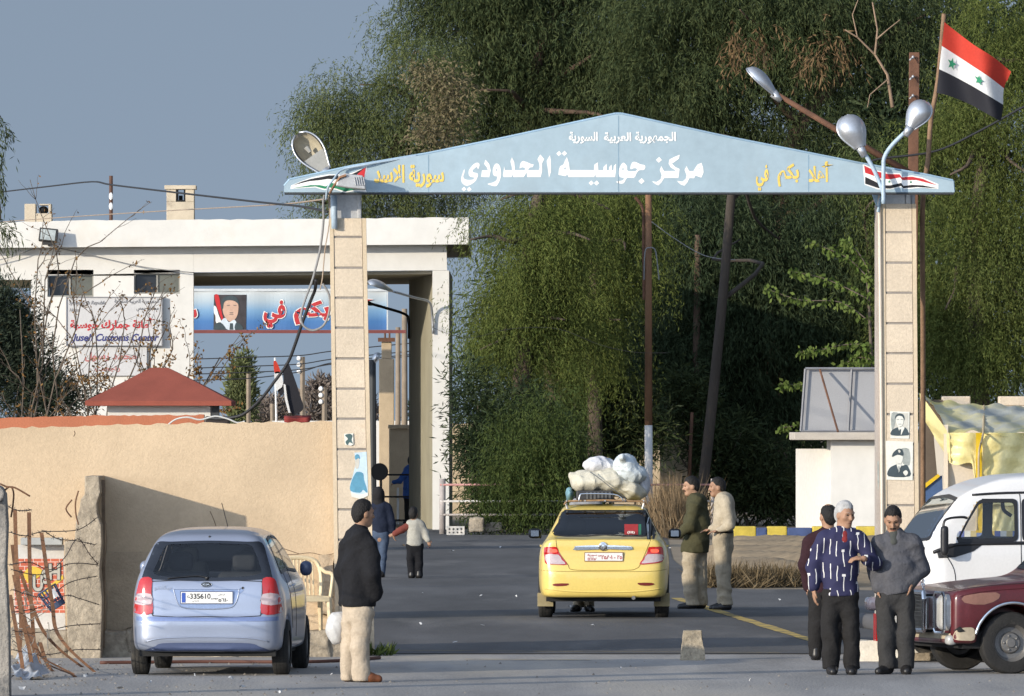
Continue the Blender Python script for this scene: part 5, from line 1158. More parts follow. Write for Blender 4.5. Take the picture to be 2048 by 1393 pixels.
# ------------------------------------------------------------------ things seen through the drive-through
mb = MB(); D_ = 250; mb.bb(x_(758, D_), x_(788, D_), D_, D_ + .45, 0, z_(718, D_)); mb.bb(x_(763, D_), x_(783, D_), D_ + .05, D_ + .4, z_(717.8, D_), z_(684, D_)); o = obj('gate_pillar', mb, mat('tan_stone', (.46, .36, .24), .9, .12, 2, .3, 20), bevel=.02, origin=P(773, 1031, D_)); tag(o, 'tall beige stone pillar seen through the drive-through', 'pillar')
mb = MB(); mb.bb(x_(756, D_), x_(790, D_), D_ - .05, D_ + .02, z_(684, D_), z_(676, D_)); mb.tube([P(770, 684, D_), P(770, 664, D_)], .03, 6); mb.tube([P(779, 684, D_), P(779, 664, D_)], .03, 6); obj('steel_bracket', mb, m_rust, o)
for lab, px, y0, r in (('left', 796, 655, .075), ('right', 809, 618, .085)):
    mb = MB(); mb.tube([P(px, 1000, 285), P(px, y0, 285)], [r * 1.3, r], 8); tag(obj('wooden_pole', mb, mat('grey_wood_pole', (.24, .19, .14), .9, .2, 3), smooth=True, origin=P(px, 1010, 285)), lab + ' one of two wooden poles seen just right of the beige pillar', 'pole', 'wooden poles beyond the drive-through')
t = thing('street_lamp', 'dark street lamp post with blue-grey head seen left of the beige pillar', 'street lamp', P(745, 1040, 238))
mb = MB(); mb.tube([P(745, 1045, 238), P(745, 720, 238)], [.11, .09], 8); obj('lamp_arm', mb, mat('dark_post', (.05, .055, .06), .7), t); lamp_head(t, P(746, 728, 238), P(758, 706, 238), Vector((-.3, -.5, 1)), .12, .1)
t = thing('street_lamp', 'bright curved lamp on a white arm fixed to the building pier', 'street lamp', P(866, 660, BD - .1))
mb = MB(); mb.tube([Vector(q) for q in spline([P(866, 668, BD - .06), P(864, 625, BD - .12), P(858, 604, BD - .4), P(830, 596, BD - 1), P(785, 583, BD - 1.6)], 4, False)], .03, 8); obj('lamp_arm', mb, m_alu, t, smooth=True)
lamp_head(t, P(778, 580, BD - 1.7), P(736, 566, BD - 2.2), Vector((-.2, -.6, .8)), .17, .14)
t = thing('street_lamp', 'dark curved lamp under the drive-through roof, below the bright one', 'street lamp', P(818, 676, BD + 8))
mb = MB(); mb.tube([Vector(q) for q in spline([P(818, 678, BD + 8), P(817, 640, BD + 8), P(808, 628, BD + 7.9), P(770, 616, BD + 7), P(742, 608, BD + 6.5)], 4, False)], .035, 8); obj('lamp_arm', mb, mat('black_housing', (.03, .03, .03), .6), t, smooth=True)
lamp_head(t, P(740, 608, BD + 6.5), P(706, 600, BD + 6), Vector((0, -.4, 1)), .15, .1, housing=MATS['black_housing'])
rs = thing('round_sign', 'round dark back of a road sign seen right of the left gate column', 'sign', P(760, 1050, 222))
mb = MB(); mb.lathe(P(759, 944, 222), [(0, -.02), (.205, -.02), (.215, 0), (.205, .02), (0, .02)], 28, 'y'); obj('disc', mb, mat('dark_sign_back', (.05, .047, .047), .7, .15, 4), rs)
mb = MB(); mb.tube([P(762, 1055, 222.05), P(762, 930, 222.05)], .03, 8); obj('post', mb, MATS['dark_post'], rs)
bg_ = thing('barrier_gate', 'dark barred barrier gate closing the drive-through', 'gate', P(790, 1050, 226))
for y in (950, 994, 1041): 
    mb = MB(); mb.tube([P(750, y, 226), P(842, y, 226)], .025, 6); obj('rail', mb, m_blk, bg_)
mb = MB(); mb.bb(x_(793.5, 226.1), x_(798, 226.1), 226.1, 226.16, 0, z_(976, 226)); obj('white_post', mb, m_white, bg_)
mb = MB(); mb.bb(x_(778, 233), x_(830, 233), 233, 233.3, 0, z_(858, 233)); mb.bb(x_(776, 233), x_(832, 233), 232.95, 233.35, z_(857.9, 233), z_(850, 233)); tag(obj('beige_wall', mb, MATS['tan_stone'], bevel=.02, origin=P(800, 1040, 233)), 'short beige wall with a coping inside the drive-through', 'wall')
mb = MB(); mb.bb(-8, x_(830, 300), 300, 300.3, 0, z_(842, 300)); tag(obj('white_wall', mb, m_wwall, origin=P(740, 1000, 300)), 'long low white wall far behind the drive-through', 'wall')
mb = MB(); mb.bb(x_(892, 262), x_(1425, 262), 255, 255.3, 0, z_(848, 262)); tag(obj('beige_wall', mb, MATS['tan_stone'], origin=P(1100, 1020, 255)), 'long beige wall behind the trees and bushes', 'wall')
mb = MB(); mb.bb(x_(1320, 226), x_(1402, 226), 226, 226.3, 0, z_(848, 226)); tag(obj('cream_hut', mb, mat('cream_paint', (.60, .50, .36), .9, .08, 1), origin=P(1360, 1040, 226)), 'cream wall end lit by the sun behind the dry reeds', 'wall')
# green verge behind gate
for px, y0, D_, lab in ((497, 748, 430, 'thin far post left of the small flag'), (605, 714, 380, 'far pole with white insulators right of the small flag'), (649, 775, 360, 'brown far pole near the left column'), (545, 808, 400, 'short far post below the small flag')):
    mb = MB(); mb.tube([P(px, 990, D_), P(px, y0, D_)], .12, 6); o = tag(obj('far_pole', mb, MATS['grey_wood_pole'], origin=P(px, 990, D_)), lab, 'pole', 'far power poles')
    if px in (605, 649):
        for k in range(3): mb = MB(); mb.ell(P(px - 7, y0 + 3 + k * 13, D_ - .1), (.1, .1, .1), 6); obj('insulator', mb, m_white, o)
# ------------------------------------------------------------------ railing, stones
RL = 205.0
rl = thing('pipe_railing', 'low pipe railing of faded red and white rails before the trees', 'railing', P(1000, 1067, RL))
for px in (885, 1147, 1300, 1425): mb = MB(); mb.tube([P(px, 1070, RL), P(px, 958, RL)], .075 if px == 885 else .04, 10); obj('post', mb, mat('grey_pipe', (.36, .32, .30), .7, .2, 6) , rl, smooth=True)
for y, m in ((970, mat('faded_red_pipe', (.40, .20, .19), .7, .3, 1.2)), (1003, mat('white_pipe', (.52, .50, .48), .7, .2, 2)), (1030, MATS['grey_pipe'])): mb = MB(); mb.tube([P(880, y, RL - .05), P(1425, y, RL - .05)], .024, 8); obj('rail', mb, m, rl, smooth=True)
BBD = 203.0
mb = MB(); a = P(893, 1046, BBD); b = P(929, 1064, BBD); w_ = b.x - a.x; h_ = a.z - 0
rows = [(0, .045), (.085, .04), (.165, .045)]
bb_ = MB(); bb_.bb(a.x, b.x, BBD + .1, BBD + .2, 0, .2)
for z0, dz in ((0, .045), (.08, .035), (.16, .045)): bb_.bb(a.x, b.x, BBD, BBD + .1, z0, z0 + dz)
for i in range(5):
    xx = a.x + (w_ - .05) * i / 4
    for z0, z1 in ((.0452, .0798), (.1152, .1598)): bb_.bb(xx, xx + .05, BBD, BBD + .1, z0, z1)
o = obj('breeze_block', bb_, mat('white_block', (.62, .58, .52), .85, .1, 4)); tag(o, 'white perforated breeze block at the foot of the railing', 'block')
mb = MB(); rough_block(mb, P(953, 1051, 203), (.30, .3, .30), 6, .035, 9); tag(obj('stone_block', mb, m_conc, smooth=True), 'squarish rough stone beside the perforated block', 'stone')
mb = MB(); rough_block(mb, P(985, 1056, 203.4), (.42, .3, .18), 6, .04, 19); tag(obj('stone_block', mb, m_conc, smooth=True), 'flat low stone right of the squarish stone by the railing', 'stone')
# rusty telegraph pole with white base
tp = thing('telegraph_pole', 'rusty telegraph pole with white painted base behind the taxi', 'telegraph pole', P(1297, 1060, 211))
mb = MB(); mb.tube([P(1297, 851, 211), P(1297, 330, 211)], [.095, .075], 10); obj('pole', mb, mat('orange_rust_pole', (.22, .115, .06), .9, .4, 1.2, .4, 30, stain=(.09, .05, .03), stain_scale=1.2, stretch=(1, 1, .3)), tp, smooth=True)
mb = MB(); mb.tube([P(1298, 1075, 211), P(1297, 851.2, 211)], [.10, .096], 10); obj('white_base', mb, mat('white_paint', (.60, .59, .58), .8, .08, 2), tp, smooth=True)
mb = MB(); mb.tube([Vector(q) for q in spline([P(1270, 395, 211), P(1286, 420, 211), P(1287, 480, 211), P(1288, 600, 211)], 4, False)], .04, 6); obj('conduit', mb, m_rust, tp)
mb = MB(); mb.tube([Vector(q) for q in spline([P(1288, 560, 210.8), P(1290, 505, 210.8), P(1298, 496, 210.8), P(1310, 500, 210.8), P(1315, 530, 210.8), P(1318, 560, 210.8)], 4, False)], .016, 6); obj('wire_loop', mb, m_wgrey, tp)
for lab, px, y0, y1, r, D_, m in (('cream and red', 1388, 470, 1030, .1, 224, m_barkred), ('thin red-brown', 1376, 825, 1010, .05, 221, m_rust)):
    mb = MB(); mb.tube([P(px, y1, D_), P(px + 4, (y0 + y1) / 2, D_), P(px + 8, y0, D_)], [r, r * .8], 8); tag(obj('slender_tree', mb, m, smooth=True, origin=P(px, y1, D_)), lab + ' bare upright tree stem between the reeds and the leaning trunk', 'tree')
# ------------------------------------------------------------------ bank, painted kerb, booth
mb = MB()
def bank(u, v):
    y = 137 + 46 * v; x = x_(1395, y) + 9.0 * u
    e = min(1, u / .06) * min(1, (1 - u) / .05) * min(1, v / .18) * min(1, (1 - v) / .1)
    return (x, y, .0 + .30 * e * (.75 + .25 * math.sin(x * 3.1 + y * .7)) + .03 * math.sin(x * 9 + y * 1.3) * e)
mb.grid(bank, 60, 50); struct(obj('dirt_bank', mb, mat('pale_sand', (.34, .25, .15), .95, .2, .8, .8, 8, var2=.15, scale2=5), smooth=True))
for i, (a_, b_, y_) in enumerate(((1466, 1512, 1), (1512.3, 1534, 0), (1534.3, 1574, 1), (1574.3, 1624, 0), (1624.3, 1665, 1), (1665.3, 1712, 0), (1712.3, 1760, 1))):
    mb = MB(); mb.bb(x_(a_, 184), x_(b_, 184), 184, 184.35, .02, z_(1053 if y_ else 1056, 184)); tag(obj('painted_kerb_block', mb, mat('kerb_yellow', (.50, .38, .06), .85, .2, 4, .3, 20) if y_ else mat('kerb_blue', (.05, .075, .17), .85, .25, 4, .3, 20), bevel=.03), ('yellow' if y_ else 'blue') + ' painted kerb block, ' + ['leftmost of the row', 'second from the left', 'third from the left', 'fourth, below the white booth', 'fifth, mostly behind the men', 'sixth, behind the striped shirt', 'last, by the stone column'][i], 'kerb block', 'painted kerb blocks behind the officers')
bo = thing('guard_booth', 'white guard booth with flat slab roof left of the right column', 'booth', P(1700, 1088, 188))
mb = MB(); mb.bb(x_(1662, 188), x_(1800, 188), 188, 190.5, 0, z_(881, 188)); obj('wall', mb, m_wwall, bo)
mb = MB(); mb.bb(x_(1592, 188.6), x_(1661, 188.6), 188.6, 188.75, 0, z_(898, 188.6)); o = obj('side_panel', mb, mat('chipped_white_panel', (.66, .63, .58), .8, .06, 1.2, stain=(.2, .19, .18), stain_scale=1.6, stain_lo=.66, stain_hi=.72, stretch=(1, 1, .25)), bo)
mb = MB(); mb.bb(x_(1588, 187.6), x_(1800, 187.6), 187.6, 190.8, z_(880.5, 187.6), z_(865, 187.6)); obj('roof_slab', mb, mat('slab_concrete', (.46, .41, .35), .9, .12, 2, .3, 20), bo, bevel=.02)
fr = thing('sign_back', 'grey sheet-metal back of a sign standing on the booth roof', 'sign', P(1690, 864, 188.6))
o = flat('metal_sheet', [[(1611, 738), (1790, 738), (1790, 863), (1602, 863)]], mat('grey_sheet', (.30, .30, .31), .6, .06, 1), fr, 189.2, .03)
for a_, b_, r in (((1611, 738), (1790, 738), .03), ((1611, 738), (1602, 863), .028), ((1704, 738), (1697, 863), .028), ((1602, 863), (1790, 863), .026)):
    mb = MB(); mb.tube([P(*a_, 189.1), P(*b_, 189.1)], r, 4); obj('frame_bar', mb, mat('frame_grey', (.20, .20, .21), .6), fr)
mb = MB(); mb.tube([P(1640, 740, 189.0), P(1676, 864, 188.0)], .025, 6); obj('brace', mb, m_rust, fr)
# ------------------------------------------------------------------ tarpaulin kiosk
KD = 102.0
ks = thing('tarpaulin_kiosk', 'market kiosk draped in yellow plastic sheeting behind the white van', 'kiosk', P(1960, 1280, KD))
mb = MB(); mb.bb(x_(1888, KD), x_(2160, KD), KD, KD + .06, 0, z_(868, KD)); o = obj('front_panel', mb, mat('cream_panel', (.60, .52, .42), .8, .06, 1.2), ks)
mb = MB(); mb.bb(x_(1838, KD + 1.6), x_(1886, KD + 1.6), KD + 1.55, KD + 1.6, 0, z_(800, KD + 1.6)); obj('back_panel', mb, mat('brown_board', (.13, .10, .075), .9, .15, 2), ks)
m_tarp = mat('yellow_plastic', (.82, .70, .30), .34, .10, 1.6, .5, 14, spec=.5, trans=.15, coat=.2)
m_clear = mat('milky_plastic', (.44, .45, .40), .36, .15, 2.2, .5, 8, spec=.8, coat=.4, stain=(.62, .54, .22), stain_scale=1.0, stain_lo=.42, stain_hi=.56)
def wr(x, y): return .018 * math.sin(11 * x + 5 * y) + .012 * math.sin(23 * x - 9 * y + 1) + .01 * math.sin(37 * y + 3 * x)
def hang(u, v):   # front valance
    px = 1899 + 260 * u; top = 866; bot = 926 + 3 * math.sin(u * 9) + 86 * min(1, max(0, (px - 1944) / 14)) + 3 * math.sin(u * 31)
    py = top + (bot - top) * v; q = P(px, py, KD - .12 - .04 * v); return q + Vector((0, wr(q.x, q.z), 0))
mb = MB(); mb.grid(hang, 70, 16); obj('valance', mb, m_tarp, ks, smooth=True)
def roof(u, v):   # sloping roof sheet
    xl = 1840 + 59 * v ** .8; px = xl + (2160 - xl) * u
    yt = 785 + 25 * min(1, u * 4.2) ** .6 + 3 * math.sin(u * 14); py = yt + (868 - yt) * v
    D_ = KD + 1.7 * (1 - v) - .13; q = P(px, py, D_); return q + Vector((0, 0, 1.2 * wr(q.x, D_)))
mb = MB(); mb.grid(roof, 70, 22); obj('roof_sheet', mb, m_clear, ks, smooth=True)
def sidep(u, v):
    a_ = [(1839, 786), (1843, 832), (1862, 862), (1872, 880), (1888, 905), (1900, 926)]; k = v * 5; i = min(4, int(k)); f = k - i
    l = [a_[i][j] + (a_[i + 1][j] - a_[i][j]) * f for j in (0, 1)]; r = [1899 + 2 * v, 868 + 58 * v]
    D_ = KD + 1.55 * (1 - v) - .1; q = P(l[0] + (r[0] - l[0]) * u, l[1] + (r[1] - l[1]) * u, D_ - (D_ - KD + .13) * u); return q + Vector((0, wr(q.x * 2, q.z * 2), 0))
mb = MB(); mb.grid(sidep, 14, 20); obj('side_fold', mb, m_tarp, ks, smooth=True)
mb = MB(); mb.grid(lambda u, v: P(1866 + 30 * u + 14 * v * (1 - u), 850 + 175 * v, KD + 1.0 * (1 - u) - .05) + Vector((0, .03 * math.sin(v * 9 + u * 5), 0)), 8, 20); obj('side_cloth', mb, mat('cream_cloth', (.62, .55, .45), .85, .06, 2, trans=.2), ks, smooth=True)
mb = MB(); mb.grid(lambda u, v: P(1952 + 190 * u, 955 + 135 * v, KD - .1 + .0 * u) + Vector((0, wr(u * 6, v * 3), 0)), 40, 20); obj('hanging_sheet', mb, m_tarp, ks, smooth=True)
mb = MB(); mb.tube([Vector(q) for q in spline([P(1968, 812, KD + 1.5), P(1966, 868, KD - .2), P(1958, 905, KD - .25), P(1957, 960, KD - .25), P(1953, 1060, KD - .2)], 4, False)], .012, 6); obj('rope', mb, mat('tan_rope', (.45, .36, .22), .9), ks)
mb = MB(); mb.grid(lambda u, v: P(1952 + 12 * u, 866 + 200 * v, KD - .2) + Vector((0, .02 * math.sin(v * 20), 0)), 4, 20); obj('yellow_strip', mb, mat('strong_yellow', (.70, .47, .02), .4, .1, 3, trans=.2), ks, smooth=True)
cols = [(.62, .42, .1), (.10, .12, .30), (.60, .58, .52), (.45, .36, .16), (.14, .18, .32), (.62, .48, .2)]
for i in range(11):
    mb = MB(); x0 = 1905 + i * 12; mb.bb(x_(x0, KD - .16), x_(x0 + 11.6, KD - .16), KD - .18, KD - .165, z_(1092, KD), z_(1062, KD)); obj('curtain_stripe', mb, mat('curtain_%d' % (i % 6), cols[i % 6], .85), ks)
# blue sheet with yellow edge inside, stone parapet behind
bp_ = flat('blue_board', [[(1843, 978), (1876, 952), (1900, 952), (1900, 1160), (1843, 1160)]], mat('blue_board_paint', (.045, .09, .20), .7, .15, 2), None, KD + .5, .03); tag(bp_, 'blue board with slanting yellow edge standing in the kiosk opening', 'board')
flat('yellow_edge', [[(1841, 984), (1841, 974), (1876, 948), (1880, 953)]], MATS['strong_yellow'], bp_, KD + .5, .02, lift=.035)
mb = MB(); WD = 113.0; mb.bb(x_(1846, WD), x_(2160, WD), WD, WD + .3, 0, z_(812, WD))
for a_, b_ in ((1885, 1941), (1998, 2060)): mb.bb(x_(a_, WD), x_(b_, WD), WD, WD + .3, z_(811.8, WD), z_(793, WD))
tag(obj('stone_parapet', mb, m_stone, bevel=.015, origin=P(2000, 1240, WD)), 'cream stone wall with raised merlons above the kiosk roof', 'wall')
# ------------------------------------------------------------------ small things on the ground
def taper_block(name, label, cx, yb, wb, wt, hh, m, seed, cat='block', dep=.26):
    D_ = gd(yb); s = D_ / F; mb = MB(); x = (cx - 1024) * s; n = 9; bm = bmesh.new(); bmesh.ops.create_cube(bm, size=1); bmesh.ops.subdivide_edges(bm, edges=bm.edges, cuts=7, use_grid_fill=True)
    from mathutils import noise as ns
    for v in bm.verts:
        t = v.co.z + .5; w = (wb + (wt - wb) * t) * s; q = Vector((x + v.co.x * w, D_ + .13 + v.co.y * dep * (1 - .15 * t), t * hh * s))
        k = ns.noise_vector(q * 9 + Vector((seed, 0, 0))) * .012 + ns.noise_vector(q * 31) * .006; q += k; q.z = max(0, q.z); v.co = q
    bm.verts.index_update(); mb.add([v.co.copy() for v in bm.verts], [tuple(v.index for v in f.verts) for f in bm.faces]); bm.free()
    return tag(obj(name, mb, m, auto=40, origin=(x, D_ + .13, 0)), label, cat)
m_blk2 = mat('tan_concrete', (.43, .36, .26), .95, .2, 5, .8, 40, var2=.2, scale2=30)
taper_block('concrete_block', 'tapered tan concrete block standing alone on the road', 1385.5, 1322, 49, 35, 60, m_blk2, 1)
m_wblk = mat('white_washed_block', (.66, .60, .50), .9, .08, 4, .4, 30)
taper_block('whitewashed_block', 'whitewashed block between the two men at right', 1738, 1324, 44, 42, 42, m_wblk, 4)
taper_block('whitewashed_block', 'whitewashed block behind the legs of the man in grey fleece', 1784, 1326, 36, 34, 44, m_wblk, 5)
taper_block('whitewashed_block', 'whitewashed block by the bumper of the dark red car', 1822, 1316, 36, 34, 36, m_wblk, 6)
mb = MB(); rough_block(mb, (G(1860, 1322).x, 92.9, .03), (1.0, .5, .09), 7, .02, 31); tag(obj('kerb_stone', mb, m_conc, smooth=True), 'low dusty kerb under the dark red car', 'kerb')
# monobloc chair on the ledge
cd = Vector((x_(606, 94.25), 94.25, .232)); ch = thing('plastic_chair', 'cream plastic garden chair on the ledge against the beige wall', 'chair', cd, rz=math.radians(14))
m_pl = mat('cream_plastic', (.64, .52, .33), .45, .05, 3, spec=.5)
def cobj(name, mb): 
    o = obj(name, mb, m_pl, None, smooth=False, bevel=.006); o.parent = ch; return o
mb = MB(); mb.bb(-.23, .23, -.24, .2, .385, .41); mb.bb(-.23, .23, -.25, -.235, .35, .40); cobj('seat', mb)
for sx in (-1, 1):
    for sy in (-1, 1):
        mb = MB(); mb.tube([(sx * .245, -.23 if sy < 0 else .24, 0), (sx * .225, -.215 if sy < 0 else .19, .40)], [.022, .032], 6); cobj('leg', mb)
    mb = MB(); mb.tube([Vector(q) for q in spline([(sx * .24, -.22, .38), (sx * .265, -.23, .60), (sx * .27, -.12, .645), (sx * .265, .12, .655), (sx * .235, .21, .70)], 4, False)], .021, 6); cobj('armrest', mb)
mb = MB(); mb.tube([Vector(q) for q in spline([(-.235, .19, .40), (-.245, .23, .62), (-.2, .26, .76), (-.08, .275, .80), (.08, .275, .80), (.2, .26, .76), (.245, .23, .62), (.235, .19, .40)], 4, False)], .026, 6)
cobj('back_frame', mb)
for i in range(9):
    x = -.16 + .04 * i; mb = MB(); mb.tube([(x, .2, .41), (x * 1.02, .245, .60), (x * .98, .268, .785)], .011, 5); cobj('back_slat', mb)
# dark hose lying along the ledge
mb = MB(); mb.tube([Vector(q) for q in spline([(x, y, .02) for x, y in ((G(200, 1330).x, 91.2), (G(300, 1330).x, 91.4), (G(420, 1328).x, 91.6), (G(600, 1328).x, 91.5), (G(700, 1324).x, 92.2), (G(760, 1318).x, 93.2))], 5, False)], .02, 6)
tag(obj('hose', mb, mat('dark_red_hose', (.12, .05, .035), .7), smooth=True), 'dark red hose lying along the ground under the silver hatchback', 'hose')
mb = MB(); V = []
for i in range(90): 
    b0 = Vector((x_(752, 94.6) + rnd.uniform(-.16, .16), 94.65 + rnd.uniform(-.1, .1), 0)); V.append(b0)
B = np.array(V); Dr = R.normal(size=(90, 3)) * .6; Dr[:, 2] = 1
wd = raw('weed', leaf_quads(B, Dr, .07 + .12 * R.random(90), .03), np.arange(360).reshape(-1, 4), leafmat('weed_leaf', (.06, .09, .025), (.12, .15, .04)), None, False, origin=(x_(752, 94.6), 94.65, 0)); tag(wd, 'small green weed at the foot of the left column', 'weed')
# scraps of litter, each its own piece
m_scrap = mat('litter_paper', (.55, .54, .52), .8, .1, 20); m_scrapr = mat('litter_red', (.42, .07, .06), .7); m_scrapo = mat('litter_orange', (.50, .25, .06), .7)
lit = [(1185, 1257, 12, 0), (664, 1357, 10, 0), (240, 1385, 16, 0), (560, 1392, 10, 0), (807, 1094, 8, 2), (858, 1099, 10, 1), (905, 1106, 10, 0), (1000, 1098, 6, 0), (845, 1192, 6, 0), (842, 1253, 8, 0), (965, 1258, 10, 0), (962, 1196, 8, 0), (910, 1292, 12, 0), (462, 1363, 14, 0), (485, 1381, 16, 0), (30, 1352, 30, 0), (45, 1385, 22, 0), (115, 1338, 12, 0), (170, 1360, 10, 0), (1033, 1197, 5, 0), (1088, 1110, 6, 0), (1140, 1218, 8, 0), (700, 1338, 7, 0), (1240, 1345, 5, 0), (390, 1358, 6, 0), (300, 1372, 8, 0), (560, 1340, 6, 0), (1500, 1368, 6, 0), (1560, 1205, 8, 0), (1340, 1100, 6, 0)]
where = ['in front of the taxi', 'between the hatchback and the man in black', 'at the bottom left edge', 'near the bottom edge below the hatchback', 'orange, near the boy', 'red, right of the boy', 'right of the red scrap', 'at the far road edge', 'below the boy', 'on the road left of the taxi', 'on the road nearer the taxi', 'level with the taxi bumper', 'in the shaded band behind the gate', 'just below the hatchback', 'at the bottom below the hatchback', 'large, at the foot of the rusty bars', 'large, at the lower left corner', 'among the ends of the rusty bars', 'right of the rusty bars', 'just left of the taxi tail lamp', 'far left of the taxi roof', 'beneath the taxi', 'behind the shoes of the man in black', 'in the empty forecourt centre', 'below the hatchback plate', 'left below the hatchback wheel', 'right of the hatchback wheel', 'in the forecourt under the concrete block', 'right of the officers', 'beyond the taxi mirror']
for (px, py, w_, c_), wh in zip(lit, where):
    g = G(px, py); s = w_ * g.y / F; mb = MB(); n_ = 6; L = []
    for k in range(n_): a_ = 2 * math.pi * k / n_; r_ = s * .5 * rnd.uniform(.6, 1.1); L.append((g.x + r_ * math.cos(a_), g.y + r_ * 3 * math.sin(a_), .02 + rnd.uniform(0, .035)))
    mb.add(L + [(g.x, g.y, .05)], [(i, (i + 1) % n_, n_) for i in range(n_)])
    tag(obj('paper_scrap', mb, (m_scrap, m_scrapr, m_scrapo)[c_], origin=(g.x, g.y, .02)), 'scrap of litter ' + wh, 'litter', 'scraps of litter on the ground')
# pebbles and grit around the foot of the wall
Vg = []; Fg = []
for i in range(1300):
    px = rnd.choice([rnd.uniform(0, 260), rnd.uniform(100, 700), rnd.uniform(0, 2048)]); py = 1322 + 70 * rnd.random() ** 1.3; g = G(px, py); r_ = .005 + .016 * rnd.random() ** 4
    k = len(Vg); Vg += [(g.x - r_, g.y - r_, 0), (g.x + r_, g.y - r_, 0), (g.x + r_, g.y + r_, 0), (g.x - r_, g.y + r_, 0), (g.x + rnd.uniform(-.5, .5) * r_, g.y, r_ * 1.3)]; Fg += [(k, k + 1, k + 4), (k + 1, k + 2, k + 4), (k + 2, k + 3, k + 4), (k + 3, k, k + 4)]
o = raw('grit', Vg, Fg, mat('grit_stone', (.17, .15, .13), .95, .3, 3, island=(.30, .27, .23)), None, False); tag(o, 'loose grit and pebbles on the forecourt', 'gravel', kind='stuff')
# ================================================================== vehicles
m_tyre = mat('tyre_rubber', (.022, .021, .020), .85, .25, 9, .3, 60, stain=(.09, .08, .065), stain_scale=4, stain_lo=.55, stain_hi=.75)
m_rim = mat('steel_rim', (.20, .19, .18), .5, .2, 6, metal=.5)
m_under = mat('underbody_black', (.012, .012, .012), .8)
m_trimb = mat('black_trim', (.016, .016, .018), .45)
m_chrome = mat('chrome', (.75, .75, .76), .12, .02, metal=1.0)
m_seat = mat('dark_seat_cloth', (.03, .032, .036), .9, .2, 8)
m_lampred = mat('red_lamp_lens', (.42, .012, .010), .15, .12, 8, spec=.7, coat=.5); m_lampclear = mat('clear_lamp_lens', (.46, .36, .36), .12, .1, 10, spec=.8, coat=.5)
m_platew = mat('plate_white', (.72, .71, .68), .5, .05); m_plateb = mat('plate_blue', (.03, .08, .35), .5); m_plater = mat('plate_red', (.40, .04, .04), .5)
g_rear = glass('tinted_pane', (.95, .96, .95), .04); g_dark = glass('dark_tinted_pane', (.20, .24, .26), .12)
